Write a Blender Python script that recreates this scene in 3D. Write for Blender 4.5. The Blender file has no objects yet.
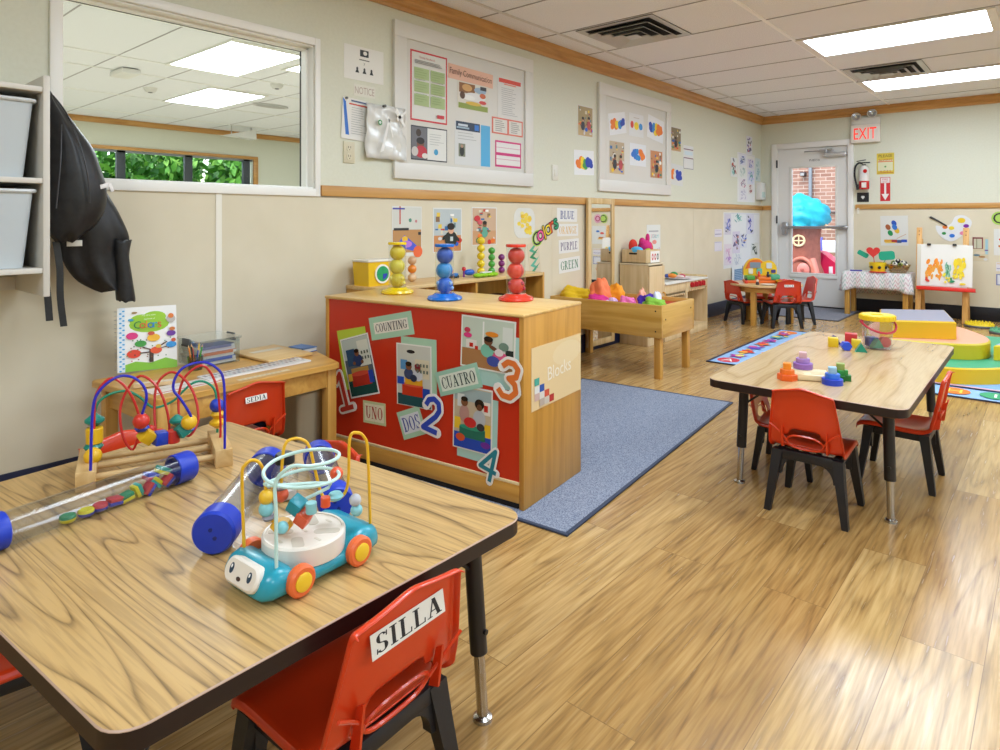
import bpy, bmesh, math, random
from mathutils import Matrix, Vector
random.seed(7)
SC = bpy.context.scene
COL = SC.collection
PI = math.pi
R = math.radians

# ---------------------------------------------------------------- materials
def lin(h):
    h = h.lstrip('#')
    o = []
    for i in (0, 2, 4):
        c = int(h[i:i+2], 16) / 255
        o.append(c / 12.92 if c <= .04045 else ((c + .055) / 1.055) ** 2.4)
    return (o[0], o[1], o[2], 1)
_mc = {}
def M(h, rough=.5, metal=0.0, spec=.5, bump=0.0, bscale=200, coat=0.0):
    k = (h, rough, metal, spec, bump, bscale, coat)
    if k in _mc: return _mc[k]
    m = bpy.data.materials.new('mat_' + h.strip('#')); m.use_nodes = True
    nt = m.node_tree; b = nt.nodes['Principled BSDF']
    b.inputs['Base Color'].default_value = lin(h)
    b.inputs['Roughness'].default_value = rough
    b.inputs['Metallic'].default_value = metal
    b.inputs['Specular IOR Level'].default_value = spec
    b.inputs['Coat Weight'].default_value = coat
    if bump:
        tc = nt.nodes.new('ShaderNodeTexCoord'); n = nt.nodes.new('ShaderNodeTexNoise')
        n.inputs['Scale'].default_value = bscale; n.inputs['Detail'].default_value = 3
        bp = nt.nodes.new('ShaderNodeBump'); bp.inputs['Strength'].default_value = bump; bp.inputs['Distance'].default_value = .002
        nt.links.new(tc.outputs['Object'], n.inputs['Vector']); nt.links.new(n.outputs['Fac'], bp.inputs['Height'])
        nt.links.new(bp.outputs['Normal'], b.inputs['Normal'])
    _mc[k] = m
    return m
class NT:
    def __init__(s, name):
        s.m = bpy.data.materials.new(name); s.m.use_nodes = True
        s.t = s.m.node_tree; s.b = s.t.nodes['Principled BSDF']
    def n(s, typ, **kw):
        x = s.t.nodes.new('ShaderNode' + typ)
        for k, v in kw.items():
            if k.startswith('i_'): x.inputs[k[2:].replace('_', ' ')].default_value = v
            else: setattr(x, k, v)
        return x
    def l(s, a, b): s.t.links.new(a, b)
    def math(s, op, a, b=None):
        x = s.n('Math', operation=op)
        for i, v in enumerate((a, b)):
            if v is None: continue
            if isinstance(v, (int, float)): x.inputs[i].default_value = v
            else: s.l(v, x.inputs[i])
        return x.outputs[0]
    def ramp(s, fac, stops, interp='LINEAR'):
        x = s.n('ValToRGB'); cr = x.color_ramp; cr.interpolation = interp
        while len(cr.elements) < len(stops): cr.elements.new(.5)
        for e, (p, c) in zip(cr.elements, stops): e.position = p; e.color = lin(c) if isinstance(c, str) else c
        s.l(fac, x.inputs[0]); return x.outputs[0]
    def mix(s, fac, a, b, mode='MIX'):
        x = s.n('Mix', data_type='RGBA', blend_type=mode)
        for i, v in ((0, fac), (6, a), (7, b)):
            if isinstance(v, (int, float)): x.inputs[i].default_value = v
            elif isinstance(v, str): x.inputs[i].default_value = lin(v)
            else: s.l(v, x.inputs[i])
        return x.outputs[2]

def oak(name, cols, grain_axis='X', rings=9, sx=.9, sy=5.5, rough=.35, w=None, dark=.55, coat=0):
    """flat sawn wood: contour lines of stretched noise plus fine pores"""
    k = NT(name); tc = k.n('TexCoord')
    mp = k.n('Mapping')
    if grain_axis == 'Y': mp.inputs['Rotation'].default_value = (0, 0, PI / 2)
    if grain_axis == 'Z': mp.inputs['Rotation'].default_value = (0, PI / 2, 0)
    k.l(tc.outputs['Object'], mp.inputs['Vector'])
    m2 = k.n('Mapping'); m2.inputs['Scale'].default_value = (sx, sy, sy)
    k.l(mp.outputs[0], m2.inputs['Vector'])
    n1 = k.n('TexNoise', noise_dimensions='4D'); n1.inputs['Scale'].default_value = 1; n1.inputs['Detail'].default_value = 1.5
    n1.inputs['Roughness'].default_value = .45; n1.inputs['W'].default_value = w or 0
    k.l(m2.outputs[0], n1.inputs['Vector'])
    f = k.math('FRACT', k.math('MULTIPLY', n1.outputs[0], rings))
    m3 = k.n('Mapping'); m3.inputs['Scale'].default_value = (7, 170, 170); k.l(mp.outputs[0], m3.inputs['Vector'])
    n2 = k.n('TexNoise'); n2.inputs['Scale'].default_value = 1; n2.inputs['Detail'].default_value = 2; k.l(m3.outputs[0], n2.inputs['Vector'])
    band = k.ramp(f, [(0, cols[2]), (.12, cols[1]), (.34, cols[0]), (.84, cols[0]), (.95, cols[1]), (1, cols[2])])
    fine = k.ramp(n2.outputs[0], [(.38, cols[2]), (.56, cols[0])])
    c = k.mix(.28, band, fine)
    k.l(c, k.b.inputs['Base Color']); k.b.inputs['Roughness'].default_value = rough
    k.b.inputs['Coat Weight'].default_value = coat; k.b.inputs['Coat Roughness'].default_value = .12
    return k.m

def ply(name, a, b, axis='X', rough=.4):
    k = NT(name); tc = k.n('TexCoord'); mp = k.n('Mapping')
    s = {'X': (2, 30, 30), 'Y': (30, 2, 30), 'Z': (30, 30, 2)}[axis]
    mp.inputs['Scale'].default_value = s; k.l(tc.outputs['Object'], mp.inputs['Vector'])
    n = k.n('TexNoise'); n.inputs['Scale'].default_value = 1; n.inputs['Detail'].default_value = 4; n.inputs['Distortion'].default_value = .6
    k.l(mp.outputs[0], n.inputs['Vector'])
    k.l(k.ramp(n.outputs[0], [(.3, b), (.62, a)]), k.b.inputs['Base Color'])
    k.b.inputs['Roughness'].default_value = rough
    return k.m

def floor_mat():
    k = NT('vinyl_plank'); tc = k.n('TexCoord')
    mp = k.n('Mapping'); mp.inputs['Rotation'].default_value = (0, 0, -PI / 2); k.l(tc.outputs['Object'], mp.inputs['Vector'])
    br = k.n('TexBrick', offset=.37, offset_frequency=2, squash=1)
    br.inputs['Color1'].default_value = (0, 0, 0, 1); br.inputs['Color2'].default_value = (1, 1, 1, 1); br.inputs['Mortar'].default_value = (.5, .5, .5, 1)
    br.inputs['Scale'].default_value = 1; br.inputs['Mortar Size'].default_value = .0012; br.inputs['Mortar Smooth'].default_value = .3; br.inputs['Bias'].default_value = 0
    br.inputs['Brick Width'].default_value = 1.22; br.inputs['Row Height'].default_value = .178
    k.l(mp.outputs[0], br.inputs['Vector'])
    rnd = k.n('SeparateColor'); k.l(br.outputs['Color'], rnd.inputs[0]); rv = rnd.outputs[0]
    m2 = k.n('Mapping'); m2.inputs['Scale'].default_value = (.75, 8.0, 1); k.l(mp.outputs[0], m2.inputs['Vector'])
    n1 = k.n('TexNoise', noise_dimensions='4D'); n1.inputs['Scale'].default_value = 1; n1.inputs['Detail'].default_value = 1.6; n1.inputs['Roughness'].default_value = .45
    n1.inputs['Distortion'].default_value = .15
    k.l(m2.outputs[0], n1.inputs['Vector']); k.l(k.math('MULTIPLY', rv, 40), n1.inputs['W'])
    f = k.math('FRACT', k.math('MULTIPLY', n1.outputs[0], 9))
    band = k.ramp(f, [(0, '#8c6d41'), (.12, '#b08c55'), (.5, '#c7a56c'), (.86, '#b8935a'), (1, '#8e7044')])
    m3 = k.n('Mapping'); m3.inputs['Scale'].default_value = (5, 95, 1); k.l(mp.outputs[0], m3.inputs['Vector'])
    n2 = k.n('TexNoise', noise_dimensions='4D'); n2.inputs['Scale'].default_value = 1; n2.inputs['Detail'].default_value = 3
    k.l(m3.outputs[0], n2.inputs['Vector']); k.l(k.math('MULTIPLY', rv, 40), n2.inputs['W'])
    fine = k.ramp(n2.outputs[0], [(.36, '#84673f'), (.5, '#b8945c'), (.66, '#d4b47c')])
    c = k.mix(.48, band, fine)
    tone = k.ramp(rv, [(0, '#d6c6ae'), (.5, '#ebdfcd'), (1, '#ffffff')])
    c = k.mix(.8, c, tone, 'MULTIPLY')
    c = k.mix(k.math('MULTIPLY', br.outputs['Fac'], .6), c, '#5a4022')
    k.l(c, k.b.inputs['Base Color'])
    k.l(k.ramp(n2.outputs[0], [(.3, (.28, .28, .28, 1)), (.7, (.19, .19, .19, 1))]), k.b.inputs['Roughness'])
    k.b.inputs['Coat Weight'].default_value = .12; k.b.inputs['Coat Roughness'].default_value = .2
    bp = k.n('Bump'); bp.inputs['Strength'].default_value = .06; bp.inputs['Distance'].default_value = .002
    k.l(n2.outputs[0], bp.inputs['Height']); k.l(bp.outputs[0], k.b.inputs['Normal'])
    return k.m

def speckle(name, a, b, scale=300, rough=.9, lo=.4, hi=.62, bump=.2):
    k = NT(name); tc = k.n('TexCoord'); n = k.n('TexNoise'); n.inputs['Scale'].default_value = scale; n.inputs['Detail'].default_value = 2
    k.l(tc.outputs['Object'], n.inputs['Vector'])
    k.l(k.ramp(n.outputs[0], [(lo, b), (hi, a)]), k.b.inputs['Base Color']); k.b.inputs['Roughness'].default_value = rough
    bp = k.n('Bump'); bp.inputs['Strength'].default_value = bump; bp.inputs['Distance'].default_value = .003
    k.l(n.outputs[0], bp.inputs['Height']); k.l(bp.outputs[0], k.b.inputs['Normal'])
    return k.m

def clear(name, tint='#ffffff', gloss=.12, rough=.05, gcol='#ffffff', fres=1.35):
    """thin clear sheet: see-through with a Fresnel sheen"""
    m = bpy.data.materials.new(name); m.use_nodes = True; nt = m.node_tree; nt.nodes.clear()
    o = nt.nodes.new('ShaderNodeOutputMaterial'); mx = nt.nodes.new('ShaderNodeMixShader'); t = nt.nodes.new('ShaderNodeBsdfTransparent')
    g = nt.nodes.new('ShaderNodeBsdfGlossy'); lw_ = nt.nodes.new('ShaderNodeLayerWeight'); fr = nt.nodes.new('ShaderNodeMath'); mm = nt.nodes.new('ShaderNodeMath')
    t.inputs[0].default_value = lin(tint); g.inputs[0].default_value = lin(gcol); g.inputs['Roughness'].default_value = rough
    lw_.inputs['Blend'].default_value = .5; nt.links.new(lw_.outputs['Facing'], fr.inputs[0]); fr.operation = 'POWER'; fr.inputs[1].default_value = 4.5; mm.operation = 'ADD'; mm.use_clamp = True; mm.inputs[1].default_value = gloss
    nt.links.new(fr.outputs[0], mm.inputs[0]); nt.links.new(mm.outputs[0], mx.inputs[0])
    nt.links.new(t.outputs[0], mx.inputs[1]); nt.links.new(g.outputs[0], mx.inputs[2]); nt.links.new(mx.outputs[0], o.inputs[0])
    return m

def emit(name, h, s):
    m = bpy.data.materials.new(name); m.use_nodes = True; nt = m.node_tree; b = nt.nodes['Principled BSDF']
    b.inputs['Base Color'].default_value = lin(h); b.inputs['Emission Color'].default_value = lin(h); b.inputs['Emission Strength'].default_value = s
    return m

# ---------------------------------------------------------------- mesh builder
class MB:
    def __init__(s): s.v = []; s.f = []; s.mi = []; s.mats = []
    def slot(s, m):
        if m not in s.mats: s.mats.append(m)
        return s.mats.index(m)
    def add(s, vs, fs, m, X=None):
        o = len(s.v); i = s.slot(m)
        for v in vs:
            v = Vector(v)
            if X is not None: v = X @ v
            s.v.append(v[:])
        for f in fs: s.f.append([o + q for q in f]); s.mi.append(i)
        return s
    def bm(s, b, m, X=None):
        b.verts.ensure_lookup_table(); b.verts.index_update()
        s.add([v.co.copy() for v in b.verts], [[v.index for v in f.verts] for f in b.faces], m, X); b.free(); return s
    def box(s, c, d, m, bev=0, X=None, seg=2, rz=0):
        b = bmesh.new(); bmesh.ops.create_cube(b, size=1)
        for v in b.verts: v.co = Vector((v.co.x * d[0], v.co.y * d[1], v.co.z * d[2]))
        if bev: bmesh.ops.bevel(b, geom=b.edges[:], offset=min(bev, .49 * min(d)), segments=seg, affect='EDGES', profile=.5)
        T = Matrix.Translation(c) @ Matrix.Rotation(rz, 4, 'Z')
        return s.bm(b, m, (X @ T) if X is not None else T)
    def rbox(s, x0, x1, y0, y1, z0, z1, m, bev=0, X=None, seg=2):
        return s.box(((x0+x1)/2, (y0+y1)/2, (z0+z1)/2), (x1-x0, y1-y0, z1-z0), m, bev, X, seg)
    def lathe(s, prof, m, c=(0, 0, 0), n=24, X=None, cap=True):
        vs = []; fs = []
        for r, z in prof:
            for k in range(n):
                a = 2 * PI * k / n; vs.append((c[0] + r * math.cos(a), c[1] + r * math.sin(a), c[2] + z))
        for i in range(len(prof) - 1):
            for k in range(n):
                k2 = (k + 1) % n; fs.append((i*n+k, i*n+k2, (i+1)*n+k2, (i+1)*n+k))
        if cap:
            if prof[0][0] > 1e-6: fs.append(tuple(range(n))[::-1])
            if prof[-1][0] > 1e-6: fs.append(tuple(range((len(prof)-1)*n, len(prof)*n)))
        for i in range(len(prof)-1):
            if prof[i][0] < 1e-6 or prof[i+1][0] < 1e-6:
                for k in range(n):
                    k2 = (k+1) % n; j = i*n+k; fs[j] = (i*n, (i+1)*n+k2, (i+1)*n+k) if prof[i][0] < 1e-6 else (i*n+k, i*n+k2, (i+1)*n)
        return s.add(vs, fs, m, X)
    def cyl(s, p0, p1, r0, m, r1=None, n=16, cap=True, X=None):
        p0 = Vector(p0); p1 = Vector(p1); d = p1 - p0; L = d.length
        T = Matrix.Translation(p0) @ d.to_track_quat('Z', 'Y').to_matrix().to_4x4()
        return s.lathe([(r0, 0), (r0 if r1 is None else r1, L)], m, n=n, X=(X @ T) if X is not None else T, cap=cap)
    def ball(s, c, r, m, n=16, X=None):
        if isinstance(r, (int, float)): r = (r, r, r)
        b = bmesh.new(); bmesh.ops.create_uvsphere(b, u_segments=n, v_segments=max(6, n * 2 // 3), radius=1)
        for v in b.verts: v.co = Vector((v.co.x * r[0], v.co.y * r[1], v.co.z * r[2]))
        T = Matrix.Translation(c); return s.bm(b, m, (X @ T) if X is not None else T)
    def torus(s, c, R_, r, m, X=None, n=28, k=8, sx=1, sy=1):
        pts = [(c[0] + R_ * sx * math.cos(2*PI*i/n), c[1] + R_ * sy * math.sin(2*PI*i/n), c[2]) for i in range(n)]
        return s.tube(pts, r, m, k, True, X)
    def tube(s, pts, r, m, n=8, closed=False, X=None, radii=None):
        P = [Vector(p) for p in pts]; N = len(P); vs = []; fs = []
        T = []
        for i in range(N):
            a = P[(i-1) % N] if (closed or i > 0) else P[i]; b = P[(i+1) % N] if (closed or i < N-1) else P[i]
            t = b - a; T.append(t.normalized() if t.length > 1e-9 else Vector((0, 0, 1)))
        u = T[0].orthogonal().normalized()
        for i in range(N):
            u = (u - T[i] * u.dot(T[i]))
            u = u.normalized() if u.length > 1e-6 else T[i].orthogonal().normalized()
            w = T[i].cross(u); rr = radii[i] if radii else r
            for k in range(n):
                a = 2*PI*k/n; vs.append(P[i] + (u*math.cos(a) + w*math.sin(a)) * rr)
        for i in range(N if closed else N-1):
            j = (i+1) % N
            for k in range(n):
                k2 = (k+1) % n; fs.append((i*n+k, i*n+k2, j*n+k2, j*n+k))
        if not closed: fs.append(tuple(range(n))[::-1]); fs.append(tuple(range((N-1)*n, N*n)))
        return s.add(vs, fs, m, X)
    def prism(s, poly, z0, z1, m, X=None, bev=0, m_top=None):
        n = len(poly)
        ar = sum(poly[i][0]*poly[(i+1) % n][1] - poly[(i+1) % n][0]*poly[i][1] for i in range(n))
        if ar < 0: poly = poly[::-1]
        if bev:
            cx = sum(p[0] for p in poly)/n; cy = sum(p[1] for p in poly)/n
            ins = inset(poly, bev)
            vs = [(x, y, z0) for x, y in poly] + [(x, y, z1-bev) for x, y in poly] + [(x, y, z1) for x, y in ins]
            fs = [tuple(range(n))[::-1]] + [(i, (i+1) % n, n+(i+1) % n, n+i) for i in range(n)] + [(n+i, n+(i+1) % n, 2*n+(i+1) % n, 2*n+i) for i in range(n)]
            s.add(vs, fs, m, X); s.add([(x, y, z1) for x, y in ins], [tuple(range(n))], m_top or m, X); return s
        vs = [(x, y, z0) for x, y in poly] + [(x, y, z1) for x, y in poly]
        fs = [tuple(range(n))[::-1]] + [(i, (i+1) % n, n+(i+1) % n, n+i) for i in range(n)]
        s.add(vs, fs, m, X); s.add([(x, y, z1) for x, y in poly], [tuple(range(n))], m_top or m, X); return s
    def build(s, name, parent=None, loc=None, rz=0, sharp=.6, X=None):
        me = bpy.data.meshes.new(name); me.from_pydata(s.v, [], s.f)
        for m in s.mats: me.materials.append(m)
        me.polygons.foreach_set('material_index', s.mi)
        me.polygons.foreach_set('use_smooth', [True] * len(me.polygons))
        me.set_sharp_from_angle(angle=sharp); me.update()
        o = bpy.data.objects.new(name, me); COL.objects.link(o)
        if parent: o.parent = parent
        if loc is not None: o.location = loc
        if rz: o.rotation_euler = (0, 0, rz)
        if X is not None: o.matrix_world = X
        return o
def inset(poly, d):
    n = len(poly); out = []
    for i in range(n):
        p = Vector(poly[i]); a = Vector(poly[i-1]); b = Vector(poly[(i+1) % n])
        e1 = (p-a).normalized(); e2 = (b-p).normalized()
        n1 = Vector((-e1.y, e1.x)); n2 = Vector((-e2.y, e2.x)); k = n1+n2
        k = k/(max(.3, k.dot(n1))) if k.length > 1e-6 else n1
        out.append(tuple(p + k*d))
    return out
def rrect(w, h, r, n=5, cx=0, cy=0):
    o = []
    for sx, sy, a0 in ((1, 1, 0), (-1, 1, 90), (-1, -1, 180), (1, -1, 270)):
        for i in range(n+1):
            a = R(a0 + 90*i/n); o.append((cx+sx*(w/2-r)+r*math.cos(a), cy+sy*(h/2-r)+r*math.sin(a)))
    return o
def roundpoly(pts, r, n=6):
    o = []; m = len(pts)
    for i in range(m):
        p = Vector(pts[i]); a = (Vector(pts[i-1])-p).normalized(); b = (Vector(pts[(i+1) % m])-p).normalized()
        h = math.acos(max(-1, min(1, a.dot(b))))/2; L = r/math.tan(h); c = p+(a+b).normalized()*(r/math.sin(h))
        s = p+a*L-c; e = p+b*L-c; a0 = math.atan2(s.y, s.x); d = (math.atan2(e.y, e.x)-a0+PI) % (2*PI)-PI
        for k in range(n+1): o.append((c.x+r*math.cos(a0+d*k/n), c.y+r*math.sin(a0+d*k/n)))
    return o
def ell(cx, cy, rx, ry, n=20): return [(cx+rx*math.cos(2*PI*i/n), cy+ry*math.sin(2*PI*i/n)) for i in range(n)]
def spline(pts, k=6, closed=False):
    P = [Vector(p) for p in pts]; n = len(P); out = []
    for i in range(n if closed else n-1):
        g = (lambda j: P[j % n]) if closed else (lambda j: P[max(0, min(n-1, j))])
        a, b, c, d = g(i-1), g(i), g(i+1), g(i+2)
        for q in range(k):
            t = q/k; out.append(.5*((2*b)+(c-a)*t+(2*a-5*b+4*c-d)*t*t+(3*b-a-3*c+d)*t**3))
    if not closed: out.append(P[-1])
    return out
def tag(o, label=None, cat=None, group=None, kind=None):
    if label: o['label'] = label
    if cat: o['category'] = cat
    if group: o['group'] = group
    if kind: o['kind'] = kind
    return o
def thing(name, label, cat, loc=(0, 0, 0), rz=0, group=None):
    o = bpy.data.objects.new(name, None); COL.objects.link(o); o.empty_display_size = .1
    o.location = loc; o.rotation_euler = (0, 0, rz); return tag(o, label, cat, group)
def copy_tree(o, parent=None):
    c = o.copy(); COL.objects.link(c)
    if parent: c.parent = parent
    for ch in list(o.children): copy_tree(ch, c)
    return c
def struct(name, mb, **kw): return tag(mb.build(name, **kw), kind='structure')

# ---------------------------------------------------------------- lettering
_tc = {}
def text_geo(t):
    if t in _tc: return _tc[t]
    cu = bpy.data.curves.new('lettering', 'FONT'); cu.body = t; cu.size = 1; cu.resolution_u = 3
    ob = bpy.data.objects.new('lettering', cu); COL.objects.link(ob)
    dg = bpy.context.evaluated_depsgraph_get(); me = ob.evaluated_get(dg).to_mesh()
    vs = [v.co.copy() for v in me.vertices]; fs = [list(p.vertices) for p in me.polygons]
    ob.evaluated_get(dg).to_mesh_clear(); bpy.data.objects.remove(ob); bpy.data.curves.remove(cu)
    x0 = min(v.x for v in vs); x1 = max(v.x for v in vs); y0 = min(v.y for v in vs); y1 = max(v.y for v in vs)
    _tc[t] = (vs, fs, x0, x1, y0, y1); return _tc[t]
def _arc(cx, cy, rx, ry, a0, a1, t, n=14):
    o = []; i_ = []
    for k in range(n+1):
        a = R(a0+(a1-a0)*k/n); w = t*(.32+.68*abs(math.cos(a)))
        o.append((cx+rx*math.cos(a), cy+ry*math.sin(a))); i_.append((cx+(rx-w)*math.cos(a), cy+(ry-t*.34)*math.sin(a)))
    return [[o[k], o[k+1], i_[k+1], i_[k]] for k in range(n)]
def _r(x0, x1, y0, y1): return [[(x0, y0), (x1, y0), (x1, y1), (x0, y1)]]
def _d(x0, y0, x1, y1, t): return [[(x0-t/2, y0), (x0+t/2, y0), (x1+t/2, y1), (x1-t/2, y1)]]
T_, H_, S_ = .17, .06, .09
def _st(x, t=T_, y0=0, y1=1, f=True, h=True):
    o = _r(x-t/2, x+t/2, y0, y1)
    if f: o += _r(x-t/2-S_, x+t/2+S_, y0, y0+H_)
    if h: o += _r(x-t/2-S_, x+t/2+S_, y1-H_, y1)
    return o
GL = {
 'I': (.4, _st(.2)), 'L': (.66, _st(.2)+_r(.2, .62, 0, H_)+_d(.6, 0, .62, .26, .06)),
 'T': (.74, _st(.37, h=False)+_r(.04, .7, 1-H_, 1)+_d(.07, .74, .05, 1, .06)+_d(.67, .74, .69, 1, .06)),
 'O': (.8, _arc(.4, .5, .36, .5, 0, 360, T_, 28)), 'C': (.74, _arc(.42, .5, .38, .5, 42, 318, T_, 22)+_d(.68, .66, .7, .96, .06)+_d(.68, .3, .7, .1, .06)),
 'G': (.8, _arc(.42, .5, .38, .5, 42, 318, T_, 22)+_d(.68, .66, .7, .96, .06)+_st(.66, .14, 0.05, .42, f=False)),
 'U': (.8, _st(.18, y0=.3, f=False)+_st(.64, .07, y0=.3, f=False)+_arc(.385, .34, .29, .34, 180, 360, T_)),
 'N': (.86, _st(.16, .07)+_st(.7, .07, f=False)+_d(.7, 0, .2, 1, T_*1.15)),
 'S': (.62, _arc(.31, .74, .25, .26, 25, 270, T_)+_arc(.31, .26, .27, .26, -155, 90, T_)+_d(.53, .72, .55, .98, .06)+_d(.06, .02, .08, .28, .06)),
 'A': (.82, _d(.16, 0, .4, 1, .07)+_d(.66, 0, .42, 1, T_*1.1)+_r(.24, .58, .3, .36)+_r(.03, .29, 0, H_)+_r(.5, .82, 0, H_)),
 'D': (.82, _st(.2)+_arc(.34, .5, .42, .5, -90, 90, T_)), 'P': (.7, _st(.2)+_arc(.34, .74, .3, .26, -90, 90, T_)),
 'R': (.8, _st(.2)+_arc(.34, .74, .3, .26, -90, 90, T_)+_d(.68, 0, .36, .5, T_)), 'B': (.74, _st(.2)+_arc(.34, .76, .28, .24, -90, 90, T_)+_arc(.36, .27, .32, .27, -90, 90, T_)),
 'E': (.68, _st(.2)+_r(.2, .6, 1-H_, 1)+_r(.2, .5, .48, .54)+_r(.2, .62, 0, H_)+_d(.58, .76, .58, 1, .06)+_d(.6, 0, .62, .25, .06)),
 ' ': (.35, [])}
def serif_polys(t):
    x = 0; out = []
    for ch in t:
        w, ps = GL[ch]
        for p in ps: out.append([(x+a, b) for a, b in p])
        x += w+.05
    return out, x-.05
def stroke_polys(pts, w, rd=True):
    out = []
    for a, b in zip(pts, pts[1:]):
        a = Vector(a); b = Vector(b); d = (b-a)
        if d.length < 1e-9: continue
        n = Vector((-d.y, d.x)).normalized()*w/2
        out.append([tuple(a+n), tuple(a-n), tuple(b-n), tuple(b+n)])
    if rd:
        for p in pts: out.append(ell(p[0], p[1], w/2, w/2, 10))
    return out

# ---------------------------------------------------------------- flat art
LW = (Vector((0, 1, 0)), Vector((1, 0, 0)))      # left wall: right, normal
FW = (Vector((1, 0, 0)), Vector((0, -1, 0)))     # far wall
def frame(loc, ax, rot=0):
    r, n = ax; u = n.cross(r); c, s = math.cos(rot), math.sin(rot)
    r2 = r*c+u*s; u2 = u*c-r*s
    X = Matrix(((r2.x, u2.x, n.x, loc[0]), (r2.y, u2.y, n.y, loc[1]), (r2.z, u2.z, n.z, loc[2]), (0, 0, 0, 1)))
    return X
def art_mb(mb, W, H, T, base, shapes, rough=.5, step=.00012, z0=0, poly=None, dz=0, ox=0, oy=0):
    """a sheet W x H standing out T, with printed shapes; fractions measured from the lower left corner"""
    A = Matrix.Translation((ox, oy, 0))
    if base is not None: mb.prism(poly or [(-W/2, -H/2), (W/2, -H/2), (W/2, H/2), (-W/2, H/2)], z0, z0+T, M(base, rough), A)
    z = z0+T+step+dz
    for sh in shapes:
        k = sh[0]; polys = []
        if k == 'r':
            _, cx, cy, w, h, c = sh[:6]; a = sh[6] if len(sh) > 6 else 0
            q = [(-w*W/2, -h*H/2), (w*W/2, -h*H/2), (w*W/2, h*H/2), (-w*W/2, h*H/2)]
            polys = [[(x*math.cos(a)-y*math.sin(a)+(cx-.5)*W, x*math.sin(a)+y*math.cos(a)+(cy-.5)*H) for x, y in q]]
        elif k == 'e':
            _, cx, cy, rx, ry, c = sh[:6]; a = sh[6] if len(sh) > 6 else 0
            polys = [[(x*math.cos(a)-y*math.sin(a)+(cx-.5)*W, x*math.sin(a)+y*math.cos(a)+(cy-.5)*H) for x, y in ell(0, 0, rx*W, ry*H, 16)]]
        elif k == 'p': polys = [[((x-.5)*W, (y-.5)*H) for x, y in sh[1]]]; c = sh[2]
        elif k == 'l': polys = stroke_polys([((x-.5)*W, (y-.5)*H) for x, y in sh[1]], sh[3]*H); c = sh[2]
        elif k in 'ts':
            _, t, cx, cy, h, c = sh[:6]; mw = (sh[6] if len(sh) > 6 and sh[6] else 9)*W; a = sh[7] if len(sh) > 7 else 0
            if k == 's':
                ps, tw = serif_polys(t); sc = h*H; sx = min(sc, mw/tw) if mw > 0 else -mw/tw
                polys = [[((x-tw/2)*sx, (y-.5)*sc) for x, y in p] for p in ps]
            else:
                vs, fs, x0, x1, y0, y1 = text_geo(t); sc = h*H/max(.3, y1-y0); sx = min(sc, mw/(x1-x0))
                polys = [[((vs[i].x-(x0+x1)/2)*sx, (vs[i].y-(y0+y1)/2)*sc) for i in f] for f in fs]
            polys = [[(x*math.cos(a)-y*math.sin(a)+(cx-.5)*W, x*math.sin(a)+y*math.cos(a)+(cy-.5)*H) for x, y in p] for p in polys]
        m = M(c, rough)
        for p in polys:
            n = len(p); ar = sum(p[i][0]*p[(i+1) % n][1]-p[(i+1) % n][0]*p[i][1] for i in range(n))
            mb.add([(x, y, z) for x, y in (p if ar > 0 else p[::-1])], [tuple(range(n))], m, A); z += 6e-6
        z += step
    return mb
def sheet(name, label, cat, loc, ax, W, H, base, shapes, rot=0, group=None, T=.0015, rough=.45, parent=None, poly=None, z0=.0):
    o = art_mb(MB(), W, H, T, base, shapes, rough, z0=z0, poly=poly).build(name, X=frame(loc, ax, rot))
    return tag(o, label, cat, group)
def lines(x0, x1, y0, y1, n, c='#8a8a8a', seed=0, h=.012):
    rg = random.Random(seed); o = []
    for i in range(n):
        y = y1+(y0-y1)*i/max(1, n-1); w = (x1-x0)*rg.uniform(.6, 1); o.append(('r', x0+w/2, y, w, h, c))
    return o
def snap(seed, wall='#cfd2cb', floor='#b98b55', kids=2):
    """printed classroom snapshot: wall, floor, toys and children"""
    rg = random.Random(seed); o = [('r', .5, .5, .94, .94, wall), ('r', .5, .2, .94, .36, floor)]
    for i in range(16): o.append(('r', rg.uniform(.1, .9), rg.uniform(.4, .92), rg.uniform(.04, .16), rg.uniform(.03, .12), rg.choice(['#f1f0ea', '#3a6fa8', '#d9d0b8', '#c54a3a', '#5c7f86', '#e8c64a', '#8a6a4a'])))
    for i in range(13): o.append(('e', rg.uniform(.1, .9), rg.uniform(.08, .42), rg.uniform(.03, .10), rg.uniform(.02, .07), rg.choice(['#c93528', '#1f5fc0', '#efc52b', '#2f8a5a', '#d9d4d0', '#e7782a'])))
    for i in range(kids):
        x = .32+.36*i/max(1, kids-1)+rg.uniform(-.05, .05) if kids > 1 else .5; y = rg.uniform(.42, .52)
        o += [('e', x, y-.14, .13, .15, rg.choice(['#2b4a86', '#222a36', '#b8434a', '#5da28e', '#e5e2dc'])), ('e', x, y+.06, .075, .075, rg.choice(['#6b4630', '#8a5a3c', '#c69474'])), ('e', x, y+.1, .08, .05, '#20160f'),
              ('e', x-.13, y-.12, .05, .03, '#8a5a3c', .5), ('e', x+.13, y-.12, .05, .03, '#8a5a3c', -.5)]
    return o
# ================================================================= SETTING
CEIL = 2.45; FAR = 8.766; XR = 6.4; YB = -2.6
WALL = speckle('wall_paint', '#d9dac9', '#d5d6c4', 60, .6, .3, .7, .03)
PANEL = speckle('wainscot_panel', '#dad0b8', '#d5cbb2', 5, .45, .3, .7, .02)
WHITE = M('#e6e3dc', .45); TRIMW = M('#f0efea', .4)
WOODT = ply('honey_wood_trim', '#cc9a58', '#b5803f', 'Y', .35)
WOODX = ply('honey_wood_trim_x', '#cc9a58', '#b5803f', 'X', .35)
NAVY = M('#121a3a', .45)

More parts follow.
